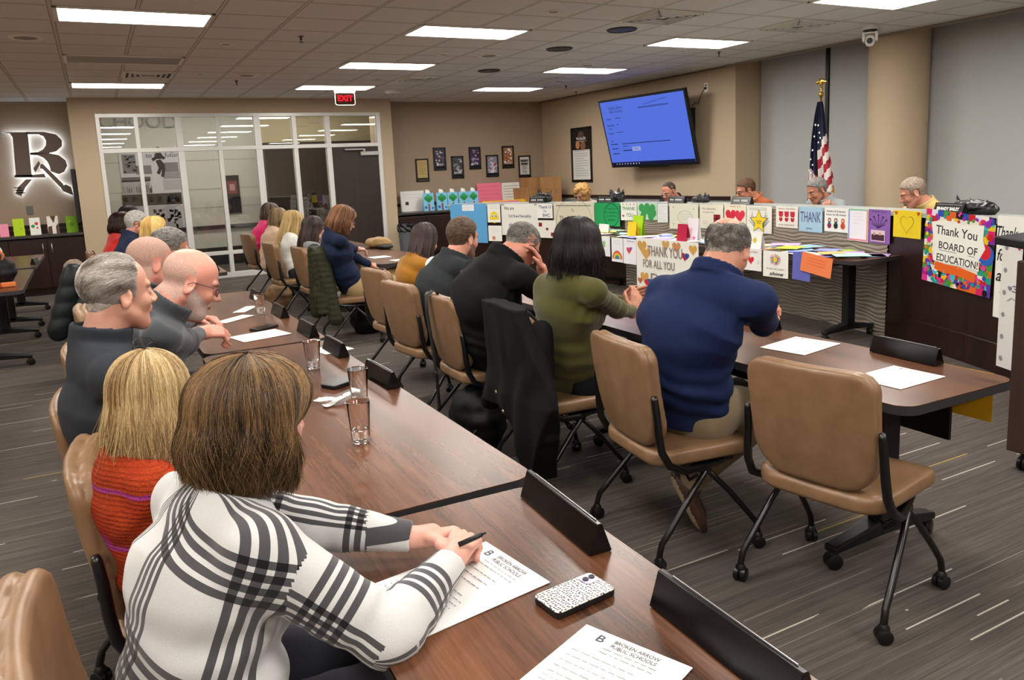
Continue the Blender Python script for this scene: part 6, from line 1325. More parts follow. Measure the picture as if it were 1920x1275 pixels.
    if topm is not None and topm.name.startswith('plaid'):
        qc = v[q].mean(1); fsel = np.zeros(len(q), int); bk = np.cross(s, ax); pc_ = Cp+f*.03
        def tmap(w): a_ = np.arctan2((w-pc_)@s, -((w-pc_)@f))*.20; b_ = (w-Cp)@ax; t_ = R(20); return a_*math.cos(t_)+b_*math.sin(t_), b_*math.cos(t_)-a_*math.sin(t_)
        maps = [tmap(v)]; dt = torso(qc); ns = 1
        for sd in (1, -1):
            S0, E, T, tg = AR[sd]; u1, u2 = unit(E-S0), unit(T-E); d1 = sd_cone(qc, S0+u1*.10, E, .05, .05); d2 = sd_cone(qc, E, T, .05, .04); on = np.minimum(d1, d2) < dt-.004; e0 = unit(np.cross(u1, u2))
            for uu, bs, o_, sel in ((u1, S0, 0, on & (d1 < d2)), (u2, E, np.linalg.norm(E-S0), on & (d1 >= d2))):
                fsel[sel] = ns; ns += 1; r0 = v-bs; al = r0@uu+o_; e2 = np.cross(uu, e0); maps.append((np.arctan2(r0@e2, r0@e0)*.07639+.1, al+.02))
        for nm, j in (('pu', 0), ('pv', 1)): arr = np.stack([mp_[j] for mp_ in maps])[fsel[:, None], q]; arr = arr if j else np.where((fsel > 0)[:, None], arr-np.round((arr-arr[:, :1])/.48)*.48, arr); at = gar.data.attributes.new(nm, 'FLOAT', 'CORNER'); at.data.foreach_set('value', arr.astype(np.float32).ravel())
    if inner:
        if style == 'vest': fn = lambda p: smax(smin(sleeves(p, .0), torso(p, -.012), .02)-folds(p)*.8, (p-(N-ax*.07))@ax, .01)
        else: fn = lambda p: np.maximum(np.abs(np.sqrt(np.maximum((((p-(N+ax*.01))**2).sum(1)-((p-(N+ax*.01))@ax)**2), 0))-nr*1.13-.001)-.004, np.abs((p-(N+ax*.008))@ax)-.026)
        v, q = snets(fn, lo, hi, hc); mesh('shirt', v, q, cloth(inner, .05), par, True)
    # ---------------- trousers and shoes
    if legs:
        kn, ft = {}, {}
        for sd in (1, -1):
            kn[sd] = Pv+f*.42+s*sd*.13-up*.02; ft[sd] = f*.46+s*sd*.14+up*.07
            if feet: ft[sd] = np.asarray(feet[sd][0], float)-O; kn[sd] = (np.asarray(feet[sd][1], float)-O) if len(feet[sd]) > 1 and feet[sd][1] is not None else kn[sd]
        def pn(p):
            d = sd_cone(p, Pv-s*.09-up*.01, Pv+s*.09-up*.01, .118*b, .118*b)
            for sd in (1, -1):
                hj = Pv+s*sd*.10+f*.02; d = smin(d, smin(sd_cone(p, hj, kn[sd], .092*b, .066*(.5+.5*b)), sd_cone(p, kn[sd], ft[sd]+up*.03, .066*(.5+.5*b), .056), .03), .03)
            d = d-.004*vnoise(p*14, 4)-.004*np.sin(p[:, 0]*90)*np.exp(-(((p-Pv-f*.12)**2).sum(1))/.012); return smax(d, .435-p[:, 2]-9*0, .01) if False else d
        lo2 = np.minimum(np.minimum(ft[1], ft[-1]), Pv)-V3(.22, .22, .02)*b; hi2 = np.maximum(np.maximum(kn[1], kn[-1]), Pv)+V3(.2, .22, .16)*b
        v, q = snets(pn, lo2, hi2, .0125 if dist < 5 else .018); mesh('trousers', v, q, cloth(pants, .08), par, True)
        for sd in (1, -1):
            a = ft[sd]; fd = unit(np.asarray(feet[sd][2], float)) if feet and len(feet[sd]) > 2 else unit(f+s*sd*.12); un = unit(up-np.dot(up, fd)*fd); sdv = np.cross(un, fd)
            B_ = np.stack([fd, sdv, un], 1)
            def sh(p, a=a, B_=B_):
                q_ = (p-a)@B_; d = smin(sd_ell(q_, (.07, 0, -.03), (.15, .056, .038)), sd_ell(q_, (-.01, 0, .005), (.055, .042, .055)), .03); return smax(d, -q_[:, 2]-.062, .004)
            v, q = snets(sh, a-V3(.26, .26, .26), a+V3(.26, .26, .2), .009); L_ = (v[q].mean(1)-a)@B_; mesh('shoe', v, q, [plain('shoe_'+shoe, shoe, .5), plain('sole_tan', 'a8947a', .7, bump=.5, nscale=90)], par, True, (L_[:, 2] < -.045).astype(int))
    # ---------------- hair
    if hair:
        kind, dark, light = hair[:3]; ho = hair[3] if len(hair) > 3 else {}
        if kind in ('bald', 'buzz'): pass
        elif kind in ('full', 'recede', 'crown'):
            th = ho.get('th', .004)
            def hf_(p):
                q_ = ((p-H)@Rh)/hs; d = sd_ell(q_, (-.012, 0, .038), (.098+th, .077+th, .084+th*(1.6 if kind == 'full' else 1))); d = smin(d, sd_ell(q_, (-.04, 0, -.03), (.05, .052, .05)), .02); d = d+.0025*vnoise(q_*V3(60, 160, 110), 2)
                e = np.sqrt(((q_[:, 0]+.010)/.026)**2+((q_[:, 2]+.004)/.036)**2)-1; d = np.maximum(d, -e*.025)
                return smax(d, -short_mask(q_, kind)+.003*vnoise(q_*90, 8), .003)*hs
            v, q = snets(hf_, H-.15*hs, H+.17*hs, hsk); mesh('hair', v, q, cap_mat(dark, light), par, True)
            if dist < 6.5 and kind != 'buzz': short_strands(par, H, Rh*hs, kind, ho.get('n', int(5200/max(1, dist*.6))), .0007*max(1, dist*.4)*ho.get('rs', 1), dark, light, seed, ho.get('len', .035), ho.get('sweep', (-1, 0, -.2)), ho.get('lift', .011))
        elif kind == 'curly':
            rng = np.random.default_rng(seed); cs = [((rng.uniform(-.09, .07), rng.uniform(-.085, .085), rng.uniform(-.05, .13)), rng.uniform(.02, .034)) for _ in range(90)]
            def hc_(p):
                q_ = ((p-H)@Rh)/hs; d = smax(sd_ell(q_, (-.025, 0, .03), (.115, .1, .115)), -sd_ell(q_, (.1, 0, -.03), (.075, .06, .1)), .01)
                for c0, r0 in cs:
                    n_ = (V3(*c0)-V3(-.02, 0, .03)); n_ = n_/np.linalg.norm(n_/V3(.115, .1, .118))+V3(-.02, 0, .03)
                    if n_[0] > .055 and n_[2] < .07: continue
                    d = smin(d, np.sqrt(((q_-n_)**2).sum(1))-r0, .008)
                return d*hs
            v, q = snets(hc_, H-.18*hs, H+.2*hs, hsk); mesh('hair', v, q, cap_mat(dark, light), par, True)
        else:
            yw_ = yaw if yaw is not None else math.degrees(psi); Rl = rotm(R(yw_), R(pitch*ho.get('pf', .5)), R(roll*.5)); long_hair(par, H, Rl*hs, ho, dark, light, ho.get('n', int(9000/max(1, dist*.45))), ho.get('rad', .00075*max(1, dist*.45)), seed)
    if glasses:
        m = MB(); Y = .034
        def hw(x_, y_, z_): return tuple(H+(Rh@V3(x_, y_, z_))*hs)
        for sg in (1, -1):
            m.tube([hw(.101-.012*abs(math.cos(a))*(.5 if True else 0), sg*(Y+.024*math.cos(a)), .0+.017*math.sin(a)*(1 if math.sin(a) < 0 else .75)) for a in np.linspace(0, 2*math.pi, 21)[:-1]], .0015 if dist < 4 else .0028, 6, closed=True)
            m.tube([hw(.093, sg*.060, .009), hw(.05, sg*.078, .010), hw(-.005, sg*.086, .008), hw(-.022, sg*.084, -.006)], .0014 if dist < 4 else .0024, 6)
        m.tube([hw(.103, .011, .004), hw(.107, 0, .007), hw(.103, -.011, .004)], .0014 if dist < 4 else .0024, 6); g = m.build('glasses', plain('frame_'+glasses, glasses, .3), par, True)
        m = MB()
        for sg in (1, -1): P_ = [hw(.1-.006*abs(math.cos(a)), sg*(Y+.023*math.cos(a)), .0+.016*math.sin(a)*(1 if math.sin(a) < 0 else .75)) for a in np.linspace(0, 2*math.pi, 17)[:-1]]; m.add(P_, [tuple(range(16))])
        m.build('lens', pane_mat('lens_glass', .6) if 'lens' not in _mc else _mc['lens'], g)
    return par, dict(O=O, H=H, N=N, Rh=Rh, AR=AR, s=s, f=f, ax=ax)
UPV = V3(0, 0, 1)
# ================================================================== THE CAST
M_plaid = plaid_mat(); M_knit = knit_mat()
def at_head(px, py, D): return atd(px, py, D)
FL = V3(1, 0, 0)
# woman in plaid, nearest
hd = at_head(478, 788, 1.60)
rw = atz(850, 1048, .80); lw = atz(793, 1008, .795)
person('woman with a light brown bob in a black and white plaid sweater, holding a pen', (.10, 1.50), hd, psi=14, yaw=27, pitch=8, b=1.12, hs=1.02, dist=1.6, skin='e0a898', hp={'fem': 1}, top='dcdad6', topm=M_plaid, style='sweater', collar=.03, bow=.045,
    hands={-1: (rw, V3(.62, .62, .12), V3(.1, .35, -1), dict(curl=.95, thumb=.5)), 1: (lw, V3(.9, -.35, .05), V3(.1, -.4, -1), dict(curl=.8, thumb=.5))}, elbow={-1: V3(-.5, -.9, -.55), 1: V3(-.2, .8, -.7)}, sleeve=1.22, shw=.175, fold=1.1, hz=.53, seed=3,
    hair=('long', '1d130c', '9a7850', dict(R=.120, L=.135, H=.118, z0=.02, bulge=.07, tuck=.16, clumps=55, n=18000, rad=.0006, m=22, wave=2.4, fly=.017, open=1.5, uneven=.11, under='2c1e14', ex=1.1, ey=1.0)))
pn = thing('pen', 'dark pen pointing out of the plaid-sleeved hand', 'pen', tuple(atz(886, 1010, .84)), 0); m = MB(); m.tube([(-.03, .006, -.008), (.012, -.002, .003), (.02, -.003, .005)], [.0058, .0058, .0048], 12); m.build('barrel', M_black, pn, True); m = MB(); m.tube([(.02, -.003, .005), (.03, -.0045, .0075)], [.0035, .002], 10); m.build('tip', M_black, pn, True)
# girl
hd = at_head(287, 752, 1.98)
person('blonde girl in an orange and pink knit sweater behind the woman in plaid', (.1, 2.12), hd, psi=15, yaw=30, pitch=6, b=.82, hs=.93, dist=2, skin='e6b8a4', hp={'fem': 1}, topm=M_knit, style='sweater', shw=.135, bow=.03, fold=1.2, seed=5, hz=.52,
    hair=('long', '7a5a30', 'ecd09c', dict(R=.105, L=.27, H=.125, z0=.02, bulge=.12, tuck=.02, clumps=44, n=9000, rad=.0008, m=26, wave=2.4, fly=.032, open=1.2, under='8a6a3c', sc=.34, uneven=.13)))
# swept grey man
hd = at_head(221, 550, 2.52)
person('man with swept-back grey hair in a dark charcoal zip pullover', (.10, 2.85), hd, psi=4, yaw=22, pitch=3, b=1.26, hs=1.04, dist=2.5, skin='d79e88', hp={}, top='2b2f36', style='sweater', collar=.04, shw=.215, bow=.035, seed=7, brow='6a5a4c',
    nk=.028, hair=('recede', '6a5b4e', 'dcd6d0', dict(n=12000, rs=.75, len=.07, sweep=(-1, 0, .0), lift=.007, th=.002)), fold=1.0)
o = thing('hanging_glasses', 'black reading glasses hooked on the collar of the charcoal pullover', 'glasses', tuple(at_head(272, 655, 2.36)), R(40))
for sg in (-1, 1):
    m = MB(); m.tube([(sg*.026+.02*math.cos(a), 0, .015*math.sin(a)) for a in np.linspace(0, 6.283, 19)[:-1]], .0016, 6, closed=True); m.build('rim', M_black, o, True)
    m = MB(); m.tube([(sg*.046, 0, .006), (sg*.03, .01, .03), (sg*.01, .02, .035)], .0015, 6); m.build('temple', M_black, o, True)
# bald man with glasses and white beard
hd = at_head(357, 530, 3.05)
rw = atz(446, 618, .80); lw = atz(452, 596, .80)
person('bald man with glasses and a short white beard writing in a dark grey fleece', (.10, 3.5), hd, psi=2, yaw=2, pitch=26, b=1.25, hs=1.06, dist=3, skin='df9a88', hp={'fat': 1}, top='41454a', style='sweater', collar=.045, shw=.2, bow=.06, seed=9, beard=('full', 'cbb3a8'), glasses='2a2a2c', brow='8a7466',
    hands={-1: (rw, V3(.9, .15, -.05), V3(0, .5, -1), dict(curl=.85)), 1: (lw, V3(.8, -.5, 0), V3(0, -.3, -1), dict(curl=.7))}, elbow={-1: V3(-.2, -.6, -1), 1: V3(-.2, .6, -1)},
    hair=('bald', 'c39e90', 'b9aba2'))
# bald man behind
hd = at_head(283, 494, 3.75)
rw = atz(398, 590, .80); lw = atz(405, 578, .80)
person('balding man with cropped hair in a black jacket behind the bearded man', (.12, 4.3), hd, psi=5, yaw=22, pitch=10, b=1.15, hs=1.06, dist=3.8, skin='d98f80', hp={'fat': 1}, top='17181b', style='jacket', shw=.19, bow=.04, seed=11,
    hands={-1: (rw, V3(.9, .3, .1), V3(0, .5, -1), dict(curl=.8)), 1: (lw, V3(.8, -.4, .15), V3(0, -.4, -1), dict(curl=.7))},
    hair=('buzz', 'b99585', 'b59c8c'))
hd = at_head(320, 470, 4.7)
person('man with curly grey hair in black, beyond the two bald men', (.2, 5.3), hd, psi=5, yaw=8, pitch=14, b=1.05, hs=1.05, dist=4.7, skin='c08468', top='1d1f22', style='jacket', seed=12, hair=('full', '3c3834', '9a948e', dict(n=3000, len=.03, lift=.012, th=.009, sweep=(-.6, 0, .3))), legs=False)
hd = at_head(292, 432, 7.4)
person('blonde woman of the left row, face turned to the right', (.35, 7.75), hd, psi=5, yaw=-2, pitch=4, b=.95, hs=1.02, dist=7.4, skin='e0a890', hp={'fem': 1}, top='3a3d44', style='jacket', seed=13, legs=False, hair=('long', 'a8823e', 'f0d48e', dict(R=.112, L=.2, H=.12, z0=.015, n=1800, clumps=40, open=1.15, wave=1, tuck=.0, under='b8924e')))
hd = at_head(257, 420, 8.2)
person('grey-haired man with glasses in a dark navy jacket, left row', (.25, 8.6), hd, psi=5, yaw=2, pitch=10, b=1.15, hs=1.06, dist=8.2, skin='d08a78', top='1d2740', style='jacket', inner='e8e8ea', seed=14, glasses='8a5a30', legs=False, hair=('full', '8a8680', 'cfcbc4', dict(th=.011)))
hd = at_head(230, 420, 9.0)
person('woman with a dark brown bob in bright red, far left row', (.12, 9.5), hd, psi=8, yaw=30, pitch=6, b=1.0, hs=1.06, dist=9, skin='d8a088', hp={'fem': 1}, top='d0201c', style='sweater', seed=15, legs=False, hair=('long', '1d100c', '4a2a20', dict(R=.125, L=.15, H=.12, n=1400, clumps=40, open=1.2)))
hd = at_head(243, 405, 10.2)
person('dark-haired person in crimson mostly hidden behind the woman in red', (.3, 10.6), hd, psi=8, yaw=20, pitch=6, b=1.0, hs=1.05, dist=10, skin='d8a088', hp={'fem': 1}, top='8a1a30', style='sweater', seed=16, legs=False, hair=('long', '15100e', '3a2c28', dict(R=.115, L=.12, H=.12, n=900, clumps=40, open=1.2)))
# ---------------------------------------------------------------- right-hand row
hd = at_head(1364, 470, 3.16)
rw = atz(1441, 622, .80); lw = atz(1450, 606, .81)
rs = atz(1325, 985, .06)
person('man with a thinning crown in a navy pullover and khaki trousers, hands clasped', (2.16, 2.52), hd, psi=10, yaw=24, pitch=24, b=1.2, hs=1.06, dist=3.2, skin='c98a70', hp={'fat': 1}, top='14234a', style='sweater', collar=.03, shw=.215, bow=.085, seed=21, pants='86755a', shoe='4a3328', hz=.56, fold=1.3,
    hands={-1: (rw, V3(.75, .45, .25), V3(0, .6, -1), dict(curl=.75)), 1: (lw, V3(.7, -.45, .35), V3(.2, -.9, -.5), dict(curl=.6))}, elbow={-1: V3(-.3, -.5, -1), 1: V3(-.2, .8, -.6)},
    feet={-1: (rs+V3(-.02, .08, .15), V3(2.62, 2.44, .50), V3(.36, -.2, -.9)), 1: (rs+V3(.06, .20, .12), V3(2.6, 2.68, .5), V3(.5, -.1, -.8))},
    hair=('crown', '4d4743', 'a39a92', dict(n=5200, len=.018, lift=.006, th=.005, sweep=(-.3, 0, -.5))))
hd = at_head(1084, 462, 3.78)
rw = atz(1186, 585, .84); lw = atz(1180, 570, .85)
person('woman with black shoulder-length hair in an olive blouse, right-hand row', (2.10, 3.33), hd, psi=6, yaw=30, pitch=8, b=1.02, hs=1.04, dist=3.8, skin='c48668', hp={'fem': 1}, top='4c481c', style='blouse', collar=.012, shw=.18, bow=.03, seed=22, pants='14161c', fold=1.3,
    hands={-1: (rw, V3(.55, .3, .75), V3(.2, .8, .1), dict(curl=.35)), 1: (lw, V3(.85, -.2, .35), V3(.3, -.9, .1), dict(curl=.3))}, elbow={-1: V3(-.1, -.7, -.8), 1: V3(-.1, .7, -.8)},
    hair=('long', '0c0a0a', '2f2522', dict(R=.117, L=.175, H=.12, z0=.02, bulge=.12, tuck=.05, n=7000, clumps=50, wave=1.4, open=1.2, fly=.02)))
hd = at_head(978, 462, 4.35)
rw = atd(1018, 512, 4.32)
person('heavy-set man in a black jacket resting his head on his hand', (2.02, 4.0), hd, psi=6, yaw=12, pitch=42, b=1.42, hs=1.06, dist=4.3, skin='cf8a74', hp={'fat': 1}, top='08090b', style='jacket', collar=.035, shw=.2, bow=.11, seed=23, glasses='1a1a1c', fold=1.4,
    hands={-1: (rw, V3(-.25, .1, 1), V3(-.9, .3, -.1), dict(curl=.35))}, elbow={-1: V3(.6, -.5, -1)},
    hair=('full', '4c4844', '8f8a85', dict(n=3600, len=.014, lift=.004, th=.004)), legs=False)
hd = at_head(868, 447, 5.15)
person('man in a charcoal vest over a white shirt, right-hand row', (2.0, 4.85), hd, psi=6, yaw=18, pitch=10, b=1.2, hs=1.1, elbow={-1: V3(-.2, -1, -.45)}, dist=5.1, skin='d69580', top='2c3033', style='vest', collar=.03, inner='d8dbe4', shw=.2, bow=.07, seed=24, beard=('full', '7a5a48'), fold=1.0, hair=('full', '3a2c22', '6f5a48', dict(n=3000, len=.02, lift=.006, th=.008)), legs=False)
hd = at_head(797, 452, 6.05)
person('woman with long dark hair in a mustard jacket, right-hand row', (2.12, 5.7), hd, psi=6, yaw=20, pitch=14, b=.95, hs=1.04, dist=6, skin='d8a088', hp={'fem': 1}, top='a06a12', style='jacket', shw=.165, bow=.04, seed=25, fold=1.6, pants='17181c', hair=('long', '231a18', '5a4844', dict(R=.100, L=.26, H=.12, z0=.02, tuck=.25, bulge=.04, n=3600, clumps=36, open=1.2, wave=1, back=.05, sc=.34)))
hd = at_head(644, 412, 7.35)
rw = atz(688, 478, .80); fr_ = atz(640, 598, .05)
person('woman with chestnut hair in navy shirt and khaki trousers, legs crossed, writing', (2.16, 7.42), hd, psi=0, yaw=0, pitch=26, b=1.05, hs=1.04, dist=7.3, skin='d89a82', hp={'fem': 1}, top='15213c', style='shirt', shw=.18, bow=.06, seed=26, glasses='3a2a2a', pants='a38a62', shoe='8a3a24', hz=.55,
    hands={-1: (rw, V3(1, .1, -.1), V3(0, .2, -1), dict(curl=.7))}, feet={-1: (V3(2.55, 7.32, .10), V3(2.62, 7.35, .55)), 1: (V3(2.85, 7.35, .16), V3(2.66, 7.5, .62), V3(.8, -.3, -.2))},
    hair=('long', '4a2c18', 'a5734c', dict(R=.118, L=.15, H=.12, n=2600, clumps=40, open=1.15, pf=.8, bulge=.08, tuck=.1)))
hd = at_head(588, 428, 8.3)
person('woman with long dark brown hair and glasses in a pale grey jacket', (2.1, 8.35), hd, psi=2, yaw=-4, pitch=4, b=.95, hs=1.02, dist=8.3, skin='e0a890', hp={'fem': 1}, top='7f8486', style='jacket', seed=27, glasses='b05a50', legs=False, hair=('long', '1f1613', '54413a', dict(R=.108, L=.3, H=.12, n=1800, clumps=36, open=1.1, tuck=-.1, back=.05, sc=.3)))
hd = at_head(551, 416, 9.2)
person('woman with straight blonde hair in a white jacket, right-hand row', (2.0, 9.3), hd, psi=5, yaw=12, pitch=10, b=1.0, hs=1.05, dist=9.2, skin='e0a890', hp={'fem': 1}, top='dcdbd4', style='jacket', seed=28, pants='2a2b30', hair=('long', '9a7a44', 'e8cc92', dict(R=.112, L=.3, H=.12, n=1600, clumps=36, open=1.15, tuck=-.15, back=.06, sc=.3, under='a8884e')))
hd = at_head(523, 409, 10.4)
person('woman with streaked light brown hair in a beige jacket', (1.98, 10.5), hd, psi=5, yaw=24, pitch=10, b=1.1, hs=1.05, dist=10.4, skin='e0a890', hp={'fem': 1}, top='c9a98c', style='jacket', seed=29, pants='c0a288', hair=('long', '5a4630', 'b59a70', dict(R=.115, L=.2, H=.12, n=1300, clumps=30, open=1.2)))
hd = at_head(508, 398, 11.4)
person('woman with wavy brown hair in bright pink, farthest of the right-hand row', (1.95, 11.6), hd, psi=5, yaw=16, pitch=6, b=1.0, hs=1.08, dist=11.4, skin='e0a890', hp={'fem': 1}, top='c4145a', style='sweater', seed=30, pants='c4145a', hair=('long', '2c2018', '8a7460', dict(R=.115, L=.2, H=.12, n=1200, clumps=30, open=1.2, wave=2)))
# ---------------------------------------------------------------- behind the dais
def board(px, py, label, dyaw=0, rad=10.0, **k):
    h = atc(px, py, rad); a = math.atan2(h[1]-DC[1], h[0]-DC[0]); ps = math.degrees(a)+180
    hx = V3(h[0]+math.cos(a)*.16, h[1]+math.sin(a)*.16, 0); kw = dict(psi=ps, yaw=ps+dyaw, dist=6.8, legs=False, hz=.56, bow=.04, b=1.25); kw.update(k)
    return person(label, (hx[0], hx[1]), h, **kw)
board(1091, 365, 'woman with curly blonde hair and glasses behind the dais', pitch=22, hs=1.08, hp={'fem': 1}, skin='d99a80', top='b9a8a0', style='blouse', glasses='6a4a3a', hair=('curly', '9a6f3c', 'd0a468'), seed=41, rad=9.95)
board(1254, 360, 'man with short dark hair looking down behind the dais', pitch=22, hs=1.1, hp={'fat': 1}, skin='cf8a72', top='1c1c20', style='jacket', hair=('recede', '2e2622', '5a4c44'), seed=42, glasses='b0a8a0')
board(1399, 357, 'man with brown hair, black glasses and an orange jacket behind the dais', dyaw=-30, pitch=18, hs=1.14, hp={'fat': 1}, skin='d18a6c', top='a3572c', style='jacket', inner='cfc0a4', hair=('full', '3a281c', '6f4f38', dict(sweep=(-.3, .6, 0), th=.009)), seed=43, glasses='141416')
hb = atc(1551, 388, 9.78)
board(1532, 357, 'man with grey hair in a pale grey quarter-zip, hand at his chin, behind the dais', dyaw=-12, pitch=22, hs=1.14, skin='bd7f66', top='9aa0a4', style='sweater', collar=.03, inner='17181a', hair=('full', '5a5653', '9e9a96', dict(th=.007)), seed=44,
    hands={1: (hb+V3(.0, 0, -.07), V3(0, .15, 1), V3(.6, .4, 0), dict(curl=.9))}, elbow={1: V3(0, -.6, -1)})
board(1712, 362, 'man with sandy grey hair and goatee in a yellow jacket behind the dais', dyaw=-34, pitch=24, hs=1.16, skin='d7957c', top='bfa566', style='jacket', inner='7a86b0', beard=('goatee', '9a8474'), hair=('full', '6f6258', 'b3a290', dict(th=.008)), seed=45, rad=9.95)
# ================================================================== COATS AND BAGS ON CHAIRS
def coat(chair_xy, deg, label, mat, zlow, widen, h=.011, extra=None, hem=None, name='coat', seed=3, qf=0, thick=.012):
    t = thing(name, label, 'coat', (chair_xy[0], chair_xy[1], 0), R(deg))
    def fn(p):
        z = p[:, 2]; q = p.copy(); k = np.clip((.93-z)/(.93-zlow), 0, 1); xb = -.245-(z-.68)*.17*np.clip((z-.5)*6, 0, 1)-.0*k; hw = .235+widen*k
        dx = np.abs(q[:, 0]-xb+.004); y = q[:, 1]; hw = hw if hem is None else np.where(y < 0, np.interp(z, [.1, .5, .75, .93], [.42, .42, .32, .215]), np.interp(z, [.4, .93], [.35, .215])); zl = zlow if hem is None else np.interp(y, *hem); th = .046+.035*k+.011*np.sin(y*26+z*3+vnoise(p*4, seed)*3)*k**.5+.008*vnoise(p*V3(9, 14, 3), seed)
        th = th*np.sqrt(np.clip(1.02-(np.abs(y)/(hw+.01))**(5 if hem else 8), .06, 1))
        d = np.maximum(np.maximum(dx-th, np.abs(y)-hw-.015*np.sin(z*14)), np.maximum(z-.955+.25*y*y, zl-z+(0 if hem else .35)*np.maximum(0, .1+y)*(1 if zlow < .4 else .2)))
        if qf: d = d-.007*np.abs(np.sin(z*qf+y*8))
        if extra is not None: d = smin(d, extra(p), .02)
        return smax(d, -1.0*(d+.03), .004) if False else d*.8-.004
    v, q = snets(fn, (-.48, -.5, zlow-.12), (.05, .5, 1.02), h); mesh('coat_body', v, q, mat, t, True); return t
M_blk = cloth('060607', .15, 200, .2, .8, 0)
ct = coat((2.02, 3.36), -4, 'long black coat draped over the back of a tan chair', M_blk, .14, .1, .010, hem=([-.45, -.28, -.08, .0, .35], [.55, .12, .34, .42, .40]))
for yy, zz in ((.02, .50), (-.06, .42)):
    m = MB(); m.lathe([(.0001, .006), (.009, .004), (.011, 0)], 14); m.build('button', plain('button_brass', 'b0a288', .3, .8), ct, True, loc=(-.345, yy, zz), rot=(0, R(-90), 0))
for sd in (-1, 1):
    lump('sleeve', lambda p: sd_cone(p, (-.20, sd*.22, .84), (-.25, sd*.34, .36), .05, .055)-.016*vnoise(p*V3(11, 11, 6), 3), (-.5, -.48, .2), (-.05, .48, 1.), .012, M_blk, ct)
M_olive = cloth('2c2e1c', .2, 120, .4, .6, .1)
ol = coat((2.12, 7.45), -6, 'olive green quilted coat draped over a far tan chair', M_olive, .34, .06, .014, qf=55)
for sd in (-1, 1): lump('sleeve', lambda p: sd_cone(p, (-.28, sd*.2, .9), (-.30+.1*(sd < 0), sd*.26, .28), .07, .06)-.006*np.abs(np.sin(p[:, 2]*60)), (-.5, -.45, .16), (.05, .45, 1.), .014, M_olive, ol)
M_puff = cloth('101619', .15, 100, .3, .45, .0)
pf = coat((.05, 7.3), 0, 'black puffer coat with a fur-lined hood hanging on a left-row chair', M_puff, .22, .05, .014, qf=24, name='puffer_coat')
lump('fur_hood', lambda p: sd_ell(p, (-.26, 0, .97), (.075, .17, .07))-.01*vnoise(p*70, 3), (-.4, -.24, .86), (-.1, .24, 1.1), .012, cloth('6a5846', .3, 90, .8), pf)
lump('sleeve', lambda p: sd_cone(p, (-.26, -.18, .93), (-.42, -.24, .5), .085, .075)-.008*np.abs(np.sin(p[:, 2]*26)), (-.6, -.4, .36), (-.1, 0, 1.08), .014, M_puff, pf)
# strap and bags
st = thing('shoulder_strap', 'wide black woven bag strap hooked over a tan chair back', 'bag strap', (1.97, 4.12, 0), R(-2))
def strap(pts, w, name, par, mat=None):
    m = MB(); P = [Vector(q) for q in pts]; n = len(P); v = []
    for i, p_ in enumerate(P):
        v += [p_+Vector((0, -w/2, 0)), p_+Vector((0, w/2, 0))]
    m.add(v, [(2*i, 2*i+1, 2*i+3, 2*i+2) for i in range(n-1)]); o = m.build(name, mat or plain('webbing', '131314', .6, bump=.5, nscale=200), par, True); md = o.modifiers.new('s', 'SOLIDIFY'); md.thickness = .004; return o
strap([(-.24, .06, .70), (-.245, .06, .85), (-.262, .06, .915), (-.29, .06, .928), (-.335, .06, .905), (-.335, .06, .8), (-.315, .06, .62), (-.30, .06, .44), (-.29, .07, .2)], .05, 'webbing_strap', st)
m = MB(); m.box(-.31, -.296, .03, .09, .4, .44); m.build('buckle', M_black, st, bevel=.004)
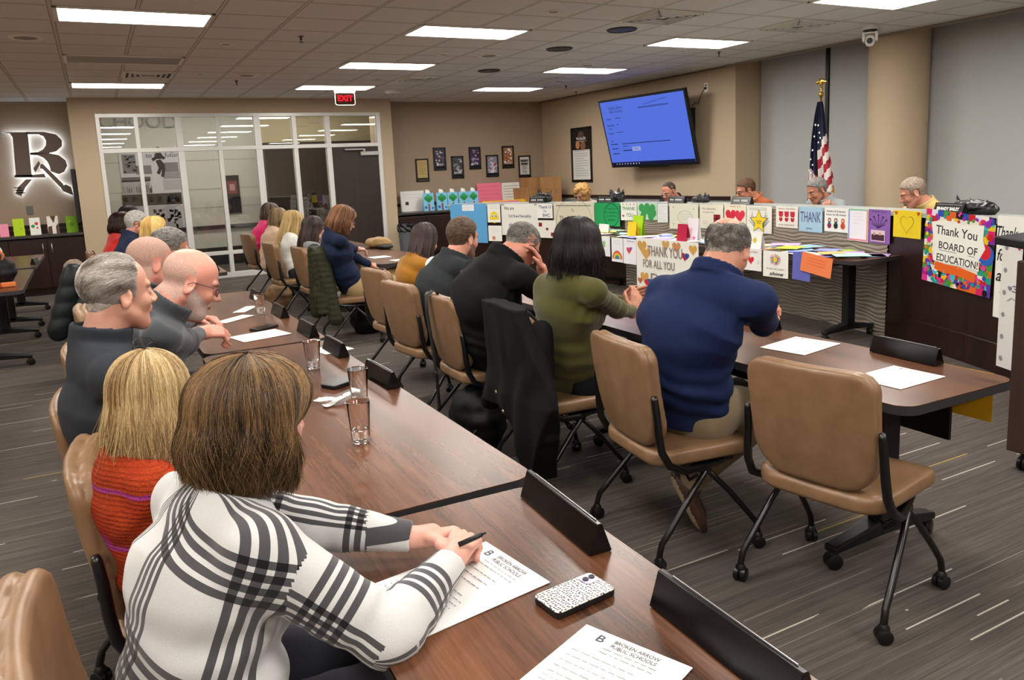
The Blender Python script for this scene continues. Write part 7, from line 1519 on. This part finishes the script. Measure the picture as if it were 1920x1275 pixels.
def bag(x, y, rz, sx, sy, sz, label, col='0c0c0e', name='backpack', seed=2, handle=True, z=0):
    t = thing(name, label, 'bag', (x, y, z), R(rz))
    lump('bag_body', lambda p: sd_ell(p, (0, 0, sz*.48), (sx, sy, sz*.56))*1.0+np.maximum(0, .004-p[:, 2])-.012*vnoise(p*16, seed)-.004*np.sin(p[:, 2]*70), (-sx*1.3, -sy*1.3, .0), (sx*1.3, sy*1.3, sz*1.3), .012, cloth(col, .2, 150, .4, .6, 0), t)
    if handle: m = MB(); m.tube([(0, -.06, sz*.98), (0, -.05, sz*1.12), (0, .05, sz*1.12), (0, .06, sz*.98)], .008, 8); m.build('handle', plain('webbing', '131314', .6), t, True)
    return t
bag(1.84, 4.0, 10, .15, .2, .36, 'black backpack on the carpet under the chair with the strap')
bag(2.35, 7.75, 0, .16, .2, .34, 'black bag on the carpet beneath the woman in navy', name='handbag')
bag(1.9, 9.9, 20, .16, .2, .32, 'tan leather bag on the carpet beside the olive coat', '8a6a4a', 'handbag', 6)
# purse and things on the far right-row table
p = atz(688, 466, .742); t = bag(p[0]+.15, p[1], 20, .13, .2, .12, 'tan and cream purse lying open on the far table', '9a7a52', 'purse', 4, False, .742)
p = atz(722, 466, .742); bag(p[0], p[1], 0, .09, .13, .05, 'black pouch at the end of the far table', '0c0c0e', 'pouch', 5, False, .742)
# bags on the left table
p = atz(22, 520, .742); t = bag(-.92, 8.65, 0, .2, .19, .3, 'black bag with orange trim and a white emblem on the far left table', '101012', 'drawstring_bag', 8, True, .742)
for k, (x, y) in enumerate(((-.9, 8.46), (-.78, 8.5))): m = MB(); m.box(x+.92-.07, x+.92+.05, y-8.65-.03, y-8.65+.02, .0, .045); m.build('orange_trim', plain('trim_orange', 'd0703a', .5), t, bevel=.008)
m = MB(); m.add([(-.02, -.185, .1), (.03, -.185, .13), (.05, -.185, .2), (.02, -.185, .17), (0, -.185, .22), (-.03, -.185, .16)], [(0, 1, 2, 3, 4, 5)]); m.build('emblem', plain('letter_white', 'e8e8e8', .5), t)
lump('stuffing', lambda p: sd_ell(p, (-.03, .05, .32), (.12, .1, .07))-.02*vnoise(p*22, 3), (-.2, -.1, .2), (.15, .2, .45), .012, plain('stuffing_white', 'dcd4cc', .6), t)
m = MB()
for k in range(7): a = k*.9; m.tube([(.1*math.cos(a)-.02, .06*math.sin(a)-.08, .2), (.12*math.cos(a), .08*math.sin(a)-.1, .3), (.06*math.cos(a), -.1, .38)], .012, 6)
m.build('orange_ribbons', plain('trim_orange', 'd0703a', .5), t, True)
